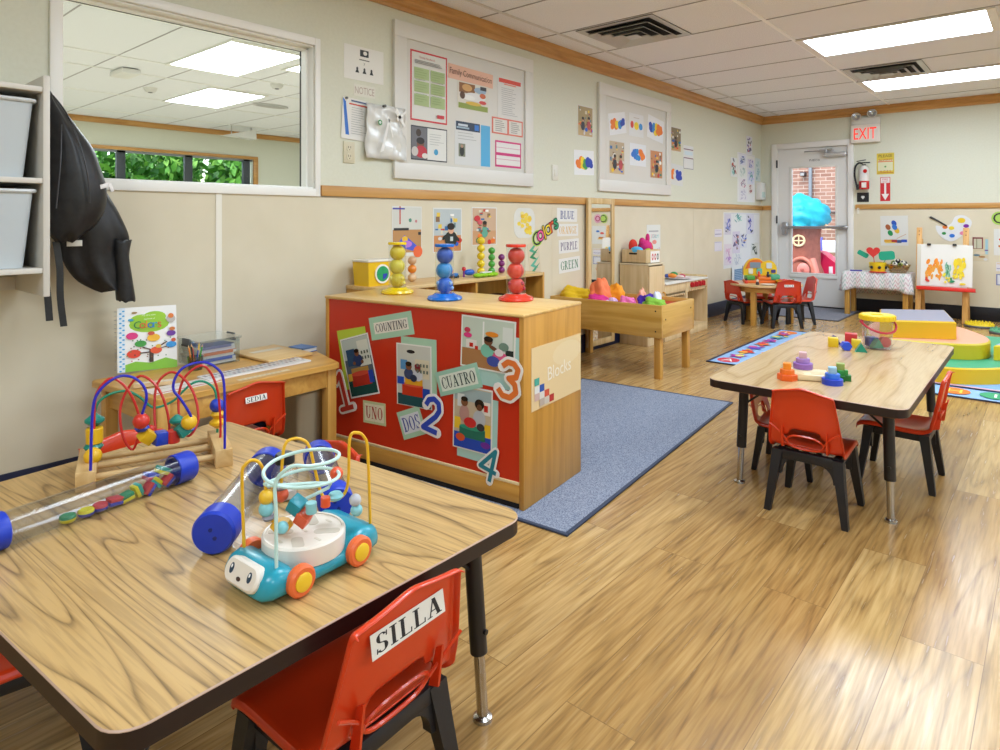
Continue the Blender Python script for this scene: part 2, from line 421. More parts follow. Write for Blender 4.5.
mb = MB(); mb.rbox(-.12, XR+.12, YB-.12, FAR+.12, -.1, 0, floor_mat()); struct('floor', mb)
TILE = speckle('ceiling_tile', '#f5f6fa', '#e4e6ec', 160, .95, .38, .6, .35)
mb = MB(); mb.rbox(-.12, XR+.12, YB-.12, FAR+.12, CEIL, CEIL+.08, TILE); struct('ceiling', mb)
# T-bar grid
mb = MB(); TB = M('#d8d7d6', .5)
for x in (.24, 1.48, 2.72, 3.96, 5.2): mb.rbox(x-.012, x+.012, YB, FAR, CEIL-.006, CEIL, TB if x != 1.48 else M('#ffffff', .4))
y = 5.13-.645*11
while y < FAR:
    mb.rbox(0, XR, y-.006, y+.006, CEIL-.003, CEIL, M('#9c9a9b', .6)); y += .645
struct('trim_7', mb)
# left wall with observation opening  (opening y .806-1.955, z 1.264-2.02)
OY0, OY1, OZ0, OZ1 = .806, 1.955, 1.264, 2.02
mb = MB()
mb.rbox(-.12, 0, YB, FAR, 0, OZ0, WALL); mb.rbox(-.12, 0, YB, FAR, OZ1, CEIL, WALL)
mb.rbox(-.12, 0, YB, OY0, OZ0, OZ1, WALL); mb.rbox(-.12, 0, OY1, FAR, OZ0, OZ1, WALL)
struct('wall_left', mb)
# far wall with doorway (x .20-1.05, z 0-2.03)
DX0, DX1, DZ = .20, 1.05, 2.02
mb = MB(); mb.rbox(0, DX0, FAR, FAR+.14, 0, CEIL, WALL); mb.rbox(DX1, XR, FAR, FAR+.14, 0, CEIL, WALL); mb.rbox(DX0, DX1, FAR, FAR+.14, DZ, CEIL, WALL)
struct('wall_far', mb)
RWN = ((-.6, 1.3), (2.0, 3.9), (4.6, 6.5)); RZ0, RZ1 = .95, 2.15
mb = MB(); mb.rbox(XR, XR+.12, YB, FAR, 0, RZ0, WALL); mb.rbox(XR, XR+.12, YB, FAR, RZ1, CEIL, WALL)
for a, b in zip((YB, 1.3, 3.9, 6.5), (-.6, 2.0, 4.6, FAR)): mb.rbox(XR, XR+.12, a, b, RZ0, RZ1, WALL)
struct('wall_right', mb)
for i, (a, b) in enumerate(RWN):  # windows added on the unseen right wall to bring in more daylight
    w = tag(bpy.data.objects.new('window_%d' % (i+3), None), kind='structure'); COL.objects.link(w); w.location = (XR, a, RZ0); X0 = Matrix.Translation((-XR, -a, -RZ0))
    mb = MB()
    for q in ((a-.05, b+.05, RZ0-.05, RZ0), (a-.05, b+.05, RZ1, RZ1+.05), (a-.05, a, RZ0, RZ1), (b, b+.05, RZ0, RZ1), ((a+b)/2-.03, (a+b)/2+.03, RZ0, RZ1)): mb.rbox(XR-.015, XR+.06, *q, M('#f0efea', .4), .003, X0)
    mb.build('window_frame', w)
    mb = MB(); mb.rbox(XR+.05, XR+.054, a, b, RZ0, RZ1, clear('day_glass', '#ffffff', .0, .01), 0, X0); mb.build('glass', w)
    al = bpy.data.lights.new('window_portal', 'AREA'); al.shape = 'RECTANGLE'; al.size = RZ1-RZ0; al.size_y = b-a; al.cycles.is_portal = True
    ao = bpy.data.objects.new('window_portal', al); COL.objects.link(ao); ao.location = (XR+.13, (a+b)/2, (RZ0+RZ1)/2); ao.rotation_euler = (0, PI/2, 0)
mb = MB(); mb.rbox(0, XR, YB-.12, YB, 0, CEIL, WALL); struct('wall_back', mb)
# wainscot panels + battens
mb = MB(); mb.rbox(0, .005, YB, FAR, .15, 1.222, PANEL)
mb.rbox(.005, .009, 1.424, 1.452, .15, 1.222, M('#ece8dc', .4))
for y in (-.9, 4.08, 6.65): mb.rbox(.005, .0062, y-.005, y+.005, .15, 1.222, PANEL)
struct('trim_1', mb)
mb = MB(); mb.rbox(DX1+.05, XR, FAR-.005, FAR, .15, 1.225, PANEL); mb.rbox(0.005, DX0-.05, FAR-.005, FAR, .15, 1.225, PANEL); struct('trim_2', mb)
# chair rails
mb = MB(); mb.rbox(.0, .022, 1.99, FAR, 1.2255, 1.283, WOODT, .004); struct('trim_3', mb)
mb = MB(); mb.rbox(DX1+.07, XR, FAR-.022, FAR, 1.2255, 1.283, WOODX, .004); mb.rbox(.022, DX0-.07, FAR-.022, FAR, 1.2255, 1.283, WOODX, .004); struct('trim_4', mb)
# crown (profile extruded)
def crown(name, n0, n1, along, wood):
    prof = [(0, 2.352), (.012, 2.352), (.016, 2.372), (.03, 2.385), (.036, 2.412), (.05, 2.424), (.055, CEIL-.001), (0, CEIL-.001)]
    mb = MB(); vs = []
    for q in (n0, n1):
        for p, z in prof: vs.append((p, q, z) if along == 'y' else (q, FAR-p, z))
    n = len(prof); fs = [(i, (i+1) % n, n+(i+1) % n, n+i) for i in range(n)] + [tuple(range(n)), tuple(range(n, 2*n))]
    mb.add(vs, fs, wood); return struct(name, mb)
crown('trim_5', YB, FAR, 'y', WOODT); crown('trim_6', 0, XR, 'x', WOODX)
mb = MB(); mb.rbox(0, .012, YB, FAR, 0, .15, NAVY, .003); struct('baseboard_left', mb)
mb = MB(); mb.rbox(DX1+.06, XR, FAR-.012, FAR, 0, .15, M('#0b0c14', .5), .003); mb.rbox(.012, DX0-.06, FAR-.012, FAR, 0, .15, NAVY, .003); struct('baseboard_far', mb)
mb = MB(); mb.rbox(XR-.012, XR, YB, FAR, 0, .15, NAVY, .003); struct('baseboard_right', mb)

# observation window: casing, jamb lining, glass
w = tag(bpy.data.objects.new('window_1', None), kind='structure'); COL.objects.link(w); w.location = (0, OY0, OZ0)
mb = MB(); X0 = Matrix.Translation((0, -OY0, -OZ0))
for a in ((0, .014, OY0-.04, OY0, OZ0-.042, OZ1+.04), (0, .014, OY1, OY1+.032, OZ0-.042, OZ1+.04), (0, .014, OY0, OY1, OZ1, OZ1+.04), (0, .018, OY0, OY1, OZ0-.042, OZ0),
          (-.118, 0, OY0, OY0+.008, OZ0, OZ1), (-.118, 0, OY1-.008, OY1, OZ0, OZ1), (-.118, 0, OY0, OY1, OZ1-.008, OZ1), (-.118, 0, OY0, OY1, OZ0, OZ0+.008)):
    mb.rbox(*a, TRIMW, .003, X0)
mb.build('window_frame', w)
mb = MB()
for a in ((-.112, -.10, OY0+.008, OY1-.008, OZ1-.016, OZ1-.008), (-.112, -.10, OY1-.016, OY1-.008, OZ0+.008, OZ1-.008)): mb.rbox(*a, M('#3b3a38', .6), 0, X0)
for a in ((-.09, -.045, OY1-.02, OY1-.008, OZ0+.008, OZ1-.008), (-.09, -.045, OY0+.008, OY1, OZ1-.018, OZ1-.008)): mb.rbox(*a, M('#f4f3ee', .4), 0, X0)
mb.build('glazing_stop', w)
mb = MB(); mb.rbox(-.107, -.104, OY0+.008, OY1-.008, OZ0+.008, OZ1-.008, clear('window_glass', '#f4f8f6', .0, .01), 0, X0); mb.build('glass', w)

# far door: frame, leaf, glass, closer, exit bar
w = tag(bpy.data.objects.new('door_1', None), kind='structure'); COL.objects.link(w); w.location = (DX0, FAR, 0)
X0 = Matrix.Translation((-DX0, -FAR, 0)); DF = M('#e9e7e3', .45)
mb = MB()
for a in ((DX0-.062, DX0+.012, FAR-.03, FAR+.12, 0, DZ+.06), (DX1-.012, DX1+.05, FAR-.03, FAR+.12, 0, DZ+.06), (DX0, DX1, FAR-.03, FAR+.12, DZ-.012, DZ+.06)): mb.rbox(*a, DF, .006, X0)
mb.rbox(DX0, DX1, FAR-.02, FAR+.1, 0, .012, M('#2a2a2c', .4, .6), 0, X0)
mb.build('door_frame', w)
mb = MB(); LF = M('#e2e1de', .4); g = (.378, .90, .42, 1.762)
for a in ((DX0+.014, g[0], .015, DZ-.014), (g[1], DX1-.014, .015, DZ-.014), (g[0], g[1], .015, g[2]), (g[0], g[1], g[3], DZ-.014)):
    mb.rbox(a[0], a[1], FAR+.01, FAR+.055, a[2], a[3], LF, 0, X0)
for a in ((g[0]-.02, g[0]+.006, g[2]-.02, g[3]+.02), (g[1]-.006, g[1]+.02, g[2]-.02, g[3]+.02), (g[0], g[1], g[3]-.006, g[3]+.02), (g[0], g[1], g[2]-.02, g[2]+.006)):
    mb.rbox(a[0], a[1], FAR+.0, FAR+.012, a[2], a[3], M('#e2e0da', .4), .003, X0)
mb.rbox(g[0]-.02, g[1]+.02, FAR-.004, FAR+.01, g[2]-.06, g[2]-.02, M('#e8e6e0', .4), .004, X0)
lf = mb.build('door_leaf', w)
mb = MB(); mb.rbox(g[0], g[1], FAR+.03, FAR+.034, g[2], g[3], clear('door_glass', '#ffffff', .0, .01), 0, X0); mb.build('glass', w)
mb = MB(); CH = M('#a9a9ab', .3, .8)
mb.box((.305, FAR-.02, .985), (.075, .06, .17), CH, .02, X0); mb.cyl((.30, FAR-.055, .985), (.30, FAR-.02, .985), .03, CH, X=X0)
mb.cyl((.30, FAR-.06, 1.0), (1.0, FAR-.06, 1.005), .016, CH, X=X0); mb.box((.985, FAR-.03, 1.005), (.11, .06, .045), CH, .012, X0)
mb.build('exit_bar', w)
mb = MB(); mb.box((.90, FAR-.03, 1.905), (.26, .06, .055), M('#c9cacc', .3, .6), .02, X0)
mb.box((.72, FAR-.05, 1.955), (.34, .02, .014), CH, .004, X0, 2, .05); mb.box((.80, FAR-.06, 1.965), (.16, .02, .014), CH, .004, X0, 2, -.25); mb.cyl((.80, FAR-.05, 1.93), (.80, FAR-.05, 1.985), .014, CH, X=X0)
mb.build('door_closer', w)
mb = MB(); art_mb(mb, .13, .026, .001, None, [('t', 'PUERTA', .5, .5, 1, '#3a3a40', .95)]); o = mb.build('door_lettering', w); o.matrix_local = Matrix.Translation((-DX0, -FAR, 0)) @ frame((.655, FAR+.009, 1.85), FW)
mb = MB()
for z in (1.82, 1.1, .3): mb.box((DX0-.012+.02, FAR-.032, z), (.018, .02, .1), M('#55565a', .4, .8), .003, X0)
mb.build('hinge', w)

# ceiling lights ------------------------------------------------------------
LP = emit('light_diffuser', '#e2f0ff', 18)
def ceiling_light(x, y, label, group=None, z=CEIL, lp=LP):
    t = thing('ceiling_light', label, 'ceiling light', (x, y, z), 0, group)
    mb = MB()
    for a in ((-.60, .60, -.318, -.30), (-.60, .60, .30, .318), (-.60, -.548, -.30, .30), (.548, .60, -.30, .30)): mb.rbox(*a, -.014, -.0, M('#eceae4', .4))
    mb.build('light_frame', t)
    mb = MB(); mb.add([(-.548, -.30, -.006), (.548, -.30, -.006), (.548, .30, -.006), (-.548, .30, -.006)], [(0, 3, 2, 1)], lp)
    mb.build('diffuser', t); return t
ceiling_light(2.085, 5.4525, 'lit ceiling panel nearer the camera, the square vent just beyond it')
ceiling_light(2.085, 7.3875, 'lit ceiling panel farthest down the room, close to the far wood crown')
for x, y in ((2.085, 3.5175), (2.085, 1.5825), (2.085, -.9975), (4.565, 7.3875), (4.565, 5.4525), (4.565, 3.5175), (4.565, 1.5825), (4.565, -.9975)):
    ceiling_light(x, y, 'ceiling light panel added outside the view to brighten the room', 'ceiling lights added outside the view')  # panels added out of sight to raise the overall brightness
def vent(x, y, label):
    t = thing('ceiling_vent', label, 'air vent', (x, y, CEIL)); A = M('#c4c3c0', .35, .3)
    mb = MB(); mb.rbox(-.3, .3, -.3, .3, -.005, -.0008, M('#1a1a1c', .8)); mb.build('vent_throat', t)
    k = 0
    for r, w_, d0, d1 in ((.3, .045, -.002, -.004), (.236, .036, -.006, -.026), (.172, .036, -.010, -.032), (.108, .036, -.014, -.036), (.048, .048, -.03, -.034)):
        mb = MB(); q = r-w_; vs = []
        for rr, z in ((r, d1), (q, d0), (q, d0-.004), (r, d1-.004)):
            vs += [(-rr, -rr, z), (rr, -rr, z), (rr, rr, z), (-rr, rr, z)]
        fs = []
        for i in range(4):
            for j in range(4): fs.append((4*i+j, 4*i+(j+1) % 4, 4*((i+1) % 4)+(j+1) % 4, 4*((i+1) % 4)+j))
        mb.add(vs, fs, A); mb.build('louver', t)
    return t
vent(.67, 4.1625, 'square ceiling vent with nested louvers nearest the left wall')
vent(1.81, 6.7425, 'square ceiling vent between the two lit ceiling panels')

# ---------------------------------------------------------------- the next room behind the observation glass
mb = MB(); mb.rbox(-6.72, -.12, -.6, 8, CEIL, CEIL+.08, TILE); struct('ceiling_next_room', mb)
mb = MB(); mb.rbox(-6.72, -.12, -.6, 8, -.1, 0, M('#c9bda8', .5)); struct('floor_next_room', mb)
mb = MB()
for x in (-5.93, -4.69, -3.45, -2.87, -1.63): mb.rbox(x-.012, x+.012, -.6, 8, CEIL-.006, CEIL, M('#f0efec', .5))
for i in range(14): mb.rbox(-6.6, -.12, -.5+.62*i-.005, -.5+.62*i+.005, CEIL-.003, CEIL, M('#a9a7a8', .6))
struct('trim_8', mb)
mb = MB(); Wy0, Wy1, Wz0, Wz1 = 1.2, 5.17, 1.585, 2.04
mb.rbox(-6.72, -6.6, -.6, 8, 0, Wz0, WALL); mb.rbox(-6.72, -6.6, -.6, 8, Wz1, CEIL, WALL); mb.rbox(-6.72, -6.6, -.6, Wy0, Wz0, Wz1, WALL); mb.rbox(-6.72, -6.6, Wy1, 8, Wz0, Wz1, WALL)
struct('wall_next_room', mb)
mb = MB(); mb.rbox(-6.72, -.12, -.72, -.6, 0, CEIL, WALL); mb.rbox(-6.72, -.12, 8, 8.12, 0, CEIL, WALL); struct('wall_next_room_sides', mb)
mb = MB(); mb.rbox(-6.6, -6.56, -.6, 8, 2.375, 2.449, WOODT, .005); struct('trim_9', mb)
w = tag(bpy.data.objects.new('window_2', None), kind='structure'); COL.objects.link(w); w.location = (-6.6, Wy0, Wz0); X0 = Matrix.Translation((6.6, -Wy0, -Wz0))
mb = MB()
for a in ((Wy0-.06, Wy1+.075, Wz1, Wz1+.045), (Wy1, Wy1+.075, Wz0-.02, Wz1), (Wy0-.06, Wy0, Wz0-.02, Wz1)): mb.rbox(-6.6, -6.57, *a, WOODT, .003, X0)
mb.rbox(-6.6, -6.55, Wy0-.06, Wy1+.06, Wz0-.04, Wz0, TRIMW, .003, X0)
mb.build('window_casing', w)
mb = MB()
for y in (2.45, 3.29, 4.19, 5.08): mb.rbox(-6.68, -6.62, y-.055, y+.055, Wz0, Wz1, M('#3c4247', .5), .004, X0)
mb.rbox(-6.68, -6.62, Wy0, Wy1, Wz1-.03, Wz1, M('#8a8f94', .5), 0, X0)
mb.build('mullion', w)
mb = MB(); mb.rbox(-6.655, -6.65, Wy0, Wy1, Wz0, Wz1, clear('far_glass', '#ffffff', .0, .01), 0, X0); mb.build('glass', w)
LP2 = emit('light_diffuser_next', '#eef2ff', 22)
ceiling_light(-2.27, 2.67, 'lit ceiling panel in the next room, nearest beyond the observation glass', lp=LP2)
ceiling_light(-4.11, 3.37, 'lit ceiling panel in the next room, second beyond the observation glass', lp=LP2)
ceiling_light(-1.69, 3.43, 'lit ceiling panel in the next room at the right edge of the observation glass', lp=LP2)
ceiling_light(-2.1, .6, 'lit ceiling light panel of the next room outside the view', 'next room lights outside the view', lp=LP2)
ceiling_light(-5, 1.0, 'lit ceiling light panel of the next room outside the view', 'next room lights outside the view', lp=LP2)
ceiling_light(-4, 6, 'lit ceiling light panel of the next room outside the view', 'next room lights outside the view', lp=LP2)
# ================================================================= FURNITURE
LAM = oak('oak_laminate', ('#c5a066', '#b59058', '#735833'), 'X', 24, .5, 6.5, .3, 3.1, coat=.15)
LAM2 = oak('oak_laminate_far', ('#c8aa7c', '#bb9968', '#a08052'), 'X', 10, 1.0, 5, .22, 8.2, coat=.3)
EDGE = M('#1d0c0b', .4); BLK = M('#1d1a19', .4); CHROME = M('#b9b6b0', .22, 1)
MAPLE = ply('maple_plywood', '#cf9c4a', '#bb8438', 'X', .38)
MAPLE_Z = ply('maple_plywood_upright', '#c89240', '#b27d30', 'Z', .38)
MAPLE_L = ply('maple_light', '#dcbb84', '#cda667', 'Y', .38)
BEECH = ply('beech_solid', '#d0a050', '#ba863c', 'X', .4)
BEECH_Z = ply('beech_solid_upright', '#ce9e4e', '#b8843a', 'Z', .4)
PALEW = ply('pale_plywood', '#d9c096', '#c9ac7c', 'Z', .42)

def act_table(name, label, loc, rz, pts, h, lam, inx, iny):
    t = thing(name, label, 'table', loc, rz)
    mb = MB(); poly = roundpoly(pts, .05); n_ = len(pts)
    mb.prism(poly, h-.032, h-.003, EDGE); mb.prism(inset(poly, -.0005), h-.003, h, M('#b89a86', .35), bev=.0018, m_top=lam)  # bevel tinted pale to imitate the highlight along the table edge
    mb.build('tabletop', t)
    mb = MB(); mb.prism(inset(roundpoly(pts, .05), .04), h-.045, h-.0325, M('#6a4a2c', .7)); mb.build('underframe', t)
    for px, py in pts:
        sx = 1 if px > 0 else -1; sy = 1 if py > 0 else -1; lx = px-sx*inx; ly = py-sy*iny
        top = Vector((lx-sx*.022, ly-sy*.012, h-.045)); bot = Vector((lx, ly, .012)); mid = top.lerp(bot, .66)
        mb = MB(); mb.cyl(top, mid, .0195, BLK, n=16); mb.cyl(top, top+Vector((0, 0, -.012)), .045, BLK); mb.cyl(mid+Vector((0, 0, .05)), mid+Vector((.022*sx, 0, .05)), .006, BLK)
        for q in (Vector((-sx*.10, 0, 0)), Vector((0, -sy*.10, 0))): mb.tube([top+q+Vector((0, 0, -.004)), top.lerp(bot, .22)], .0045, BLK, 6)
        g = mb.build('leg', t)
        mb = MB(); mb.cyl(mid, bot, .0125, CHROME); mb.lathe([(.0, .012), (.012, .012), (.021, .007), (.022, 0), (0, 0)], CHROME, (bot.x, bot.y, 0)); mb.build('chrome_insert', g)
    return t
NTC = (1.55, .652); NT_ROT = R(4)
def loc2(x, y, c, a): x -= c[0]; y -= c[1]; return (x*math.cos(a)+y*math.sin(a), -x*math.sin(a)+y*math.cos(a))
act_table('activity_table', 'large oak laminate table filling the lower left corner, toys on top', (NTC[0], NTC[1], 0), NT_ROT, [loc2(x, y, NTC, NT_ROT) for x, y in ((2.107, 1.117), (.95, 1.0), (1.04, .188), (2.103, .293))], .455, LAM, .085, .055)
FTC = (2.245, 3.325)
act_table('activity_table', 'oak laminate table in the middle of the floor holding stacking blocks and a clear bucket', (FTC[0], FTC[1], 0), R(90.4), [(.69, .345), (-.78, .35), (-.78, -.35), (.69, -.345)], .455, LAM2, .17, .075)

# ---------------------------------------------------------------- child chairs
RED = M('#d03a14', .28, coat=.2); RED2 = M('#c03a20', .3); CBLK = M('#1b1c20', .45, bump=.05)
def chair_proto(red=RED, h=.475, parts_leg=True):
    t = thing('child_chair', 'x', 'chair')
    k = h/.475
    prof = [(.158, .226), (.157, .240), (.148, .250), (.11, .255), (.04, .250), (-.05, .246), (-.095, .247), (-.118, .254), (-.132, .268), (-.139, .285), (-.145, .305), (-.151, .33), (-.16, .375), (-.168, .415), (-.175, .45), (-.179, h-.005), (-.185, h), (-.196, h-.003)]
    def hw(i, z):
        if i < 3: return .122+.006*i
        if z < .262: return .134
        return .140-.028*max(0, min(1, (z-.29)/(h-.29)))
    us = [-1, -.93, -.8, -.62, -.44, -.22, 0, .22, .44, .62, .8, .93, 1]
    b = bmesh.new(); rows = []
    for i, (y, z) in enumerate(prof):
        w = hw(i, z); row = []
        for u in [-1.0001]+us+[1.0001]:
            e = abs(u) > 1; uu = max(-1, min(1, u))
            x = uu*w; yy = y; zz = z
            cup = .010*(abs(uu)**2.5)
            if i < 9: zz += cup*.6 if i > 2 else 0
            else: yy += cup*.9
            if i > 11: zz += (.024*(1-abs(uu)))*((i-11)/4 if i < 15 else 1)
            if e:
                if i < 8: zz -= .016; x *= 1.03
                elif i < 10: yy -= .012; zz -= .012; x *= 1.03
                else: yy -= .017; x *= 1.03
            row.append(b.verts.new((x, yy, zz)))
        rows.append(row)
    for i in range(len(rows)-1):
        for j in range(len(rows[0])-1):
            if i in (8, 9) and 4 <= j <= 9: continue
            if i == 10 and 5 <= j <= 8: continue
            b.faces.new((rows[i][j], rows[i][j+1], rows[i+1][j+1], rows[i+1][j]))
    bmesh.ops.recalc_face_normals(b, faces=b.faces[:])
    mb = MB(); mb.bm(b, red)
    sh = mb.build('shell', t, sharp=.9)
    md = sh.modifiers.new('thick', 'SOLIDIFY'); md.thickness = .005; md.offset = 0
    sb = sh.modifiers.new('smooth', 'SUBSURF'); sb.levels = 1; sb.render_levels = 1
    # moulded rim around the hand slot, and gussets
    mb = MB(); mb.tube(spline([(-.070, -.146, .284), (-.040, -.158, .309), (.040, -.158, .309), (.070, -.146, .284), (.042, -.139, .261), (-.042, -.139, .261)], 4, True), .0042, red, 6, True)
    for s in (-1, 1):
        mb.tube(spline([(s*.070, -.150, .286), (s*.095, -.163, .318), (s*.132, -.170, .345)], 3), .0035, red, 6)
        mb.prism([(-.135, .255), (-.160, .262), (-.172, .345), (-.155, .335)], -.0025, .0025, red, Matrix.Translation((s*.085, 0, 0)) @ Matrix(((0, 0, 1, 0), (1, 0, 0, 0), (0, 1, 0, 0), (0, 0, 0, 1))))
    mb.build('slot_rim', sh)
    mb = MB()
    mb.box((0, -.112, .222), (.20, .03, .036), CBLK, .006); mb.box((0, .105, .222), (.20, .03, .03), CBLK, .006)
    for s in (-1, 1): mb.box((s*.108, -.003, .222), (.03, .2, .034), CBLK, .006)
    YZ = Matrix(((1, 0, 0, 0), (0, 0, -1, 0), (0, 1, 0, 0), (0, 0, 0, 1)))
    for s in (-1, 1):
        for z0_, z1_ in ((.100, .124), (-.117, -.095)): mb.prism([(s*(.050+.050*math.cos(R(a))), .145+.060*math.sin(R(a))) for a in range(0, 91, 15)]+[(s*.050, .212), (s*.120, .212), (s*.120, .145)], z0_, z1_, CBLK, YZ)
    mb.build('leg_frame', t)
    for sx in (-1, 1):
        for sy in (-1, 1):
            mb = MB(); tx, ty, bx, by = sx*.114, sy*.108, sx*.148, sy*.142
            def q(x, y, z, a, c): return [(x-a, y-c, z), (x+a, y-c, z), (x+a, y+c, z), (x-a, y+c, z)]
            vs = q(tx, ty, .236, .021, .02)+q(tx+(bx-tx)*.3, ty+(by-ty)*.3, .165, .018, .017)+q(bx, by, .004, .0125, .0125)+q(bx, by, 0, .011, .011)
            fs = [(0, 1, 2, 3)]+[(4*i+j, 4*i+4+j, 4*i+4+(j+1) % 4, 4*i+(j+1) % 4) for i in range(3) for j in range(4)]+[(15, 14, 13, 12)]
            bb = bmesh.new(); V_ = [bb.verts.new(v) for v in vs]
            for f in fs: bb.faces.new([V_[i] for i in f])
            bmesh.ops.recalc_face_normals(bb, faces=bb.faces[:]); mb.bm(bb, CBLK)
            mb.build('leg', t)
    return t
proto = chair_proto()
first = [True]
def place_chair(x, y, face, label, group=None, sticker=None, sc=1):
    """face: direction the sitter looks, degrees from +x"""
    c = proto if first[0] else copy_tree(proto); first[0] = False
    c.location = (x, y, 0); c.rotation_euler = (0, 0, R(face-90)); c.scale = sc if isinstance(sc, tuple) else (sc, sc, sc); tag(c, label, 'chair', group)
    if sticker:
        mb = MB(); art_mb(mb, .158*sticker[1], .040*sticker[1], .0008, '#e9e6dc', [('s', sticker[0], .5, .5, .74, '#1d1d22', -.9)])
        o = mb.build('name_sticker', c); tag(o, 'white name sticker reading '+sticker[0])
        o.matrix_local = Matrix.Translation((0, -.1797, .434)) @ Matrix.Rotation(R(-9.5), 4, 'X') @ frame((0, 0, 0), FW)
    return c
CH = 'red child chairs with black legs'
place_chair(2.28, 2.665, 91, 'red child chair seen from behind at the near end of the middle table, no sticker', sc=(.9, .93, .98))
place_chair(1.993, .718, 183, 'red child chair with a big SILLA sticker across its back, at the near table', sticker=('SILLA', 1.0), sc=(1.07, .93, .97))
place_chair(2.475, 3.22, 180, 'red child chair on the right side of the middle table, seen side-on', sc=(.92, .92, .96))
place_chair(2.075, 3.02, 4, 'red child chair tucked under the left side of the middle table, mostly hidden', sc=.8)
place_chair(.545, 1.225, 183, 'red child chair with a SEDIA sticker, pushed in at the wooden table by the wall', sticker=('SEDIA', .55))
place_chair(1.31, 1.035, 268, 'red child chair behind the near table, only its top edge showing before the red panel', sc=.84)
place_chair(1.068, .735, 4, 'red child chair behind the bead maze, only its top edge showing above the table edge', sc=(1, .95, .955))
place_chair(1.37, .335, 80, 'red child chair at the bottom left corner, under the near table edge')
place_chair(.42, 6.985, 62, 'red child chair at the round table, leftmost, facing away', sc=.92)
place_chair(.82, 6.95, 131, 'red child chair at the round table showing its stickered back', sticker=('SILLA', .6))
place_chair(.85, 7.31, 218, 'red child chair on the far right of the round table')
place_chair(.44, 7.42, 295, 'red child chair on the far side of the round table, mostly hidden')

# ---------------------------------------------------------------- block shelf with red back
BA = R(6.8); BO = (1.471, 1.895); BW, BD, BH = 1.095, .47, .745
t = thing('block_shelf', 'low wooden block shelf with red painted back covered in numbers and photos', 'bookshelf', (BO[0], BO[1], .0075), BA)
mb = MB()
mb.rbox(-.022, 0, 0, BD, 0, BH-.010, MAPLE_Z, .003); mb.rbox(-BW, -BW+.022, 0, BD, 0, BH-.010, MAPLE_Z, .003)
mb.rbox(-BW+.022, -.022, .012, BD, .085, .103, MAPLE); mb.rbox(-BW+.022, -.022, .02, BD-.01, .40, .418, MAPLE)
mb.rbox(-BW/2-.009, -BW/2+.009, .02, BD-.01, .103, .40, MAPLE_Z); mb.build('carcass', t)
mb = MB(); mb.rbox(-BW-.003, .003, -.005, BD+.003, BH-.022, BH-.0075, ply('maple_top', '#deb877', '#cfa35a', 'X', .3), .006); mb.build('top', t)
mb = MB(); mb.rbox(-BW+.022, -.022, .004, .012, .1, BH-.022, M('#c62f14', .35, bump=.03, bscale=40)); mb.build('back_panel', t)
mb = MB(); mb.rbox(-BW+.022, -.022, .0, .02, .022, .09, MAPLE, .002); mb.rbox(-BW+.022, -.022, .0, .014, .09, .102, M('#e3cf9f', .4), .002); mb.rbox(-BW+.03, -.03, .006, .03, 0, .022, M('#1d1712', .8)); mb.build('kick_rail', t)
BAX = (Vector((math.cos(BA), math.sin(BA), 0)), Vector((math.sin(BA), -math.cos(BA), 0)))
def bpos(s, z, out=.0): # s from the left end of the red back
    x = s-1.083-.012*(1-s/1.08); y = .0035-out; return (BO[0]+x*math.cos(BA)-y*math.sin(BA), BO[1]+x*math.sin(BA)+y*math.cos(BA), z)
def card(name, label, cat, s, z, W, H, base, shapes, rot, out=0, **k): return sheet(name, label, cat, bpos(s, z, out), BAX, W, H, base, shapes, R(rot), **k)
MINT = '#a9cfb4'
card('word_card', 'mint card reading COUNTING at the top of the red panel', 'word card', .411, .639, .255, .10, MINT, [('r', .5, .5, .8, .5, '#ece8dc'), ('s', 'COUNTING', .5, .5, .36, '#3a3540', .74)], 12)
def framed(label, s, z, W, H, rot, mount, mdx, mdz, mrot, pic, group=None):
    a = R(rot)
    t = thing('mounted_photo', label, 'photo', bpos(s, z), 0)
    mb = MB(); art_mb(mb, W, H, .001, mount, [], .5, z0=.0006); o = mb.build('mount', t); o.matrix_local = Matrix.Translation(-t.location) @ frame(bpos(s+mdx, z+mdz), BAX, R(mrot))
    mb = MB(); art_mb(mb, W, H, .001, '#e9e9e4', pic, .25, z0=.0024); o = mb.build('photo_print', t); o.matrix_local = Matrix.Translation(-t.location) @ frame(bpos(s, z), BAX, a)
CYL = [('r', .5, .5, .93, .95, '#55606a'), ('r', .5, .80, .93, .34, '#b9c4bd'), ('r', .74, .70, .38, .42, '#d9dccf'), ('r', .28, .66, .3, .28, '#2f4f70'), ('r', .5, .16, .93, .26, '#1f4a45'), ('r', .5, .42, .6, .12, '#b78c45'),
       ('r', .5, .28, .66, .2, '#b5301f'), ('e', .5, .38, .33, .04, '#d14a33'), ('e', .5, .60, .17, .10, '#2c3e66'), ('e', .5, .72, .08, .055, '#7a5138'), ('e', .5, .755, .085, .035, '#1d1611'), ('e', .36, .56, .05, .03, '#7a5138'), ('e', .64, .56, .05, .03, '#7a5138'), ('r', .85, .3, .16, .2, '#2445a8'), ('r', .13, .34, .14, .12, '#e0b23a')]
for i in range(6): CYL.append(('r', .68+.1*(i % 3), .62+.09*(i//3), .05, .05, '#5b6458'))
framed('tilted photo on a lime mount by the number 1: child behind a red roller', .222, .442, .185, .27, 16, '#b9cd3a', -.03, .03, 12, CYL)
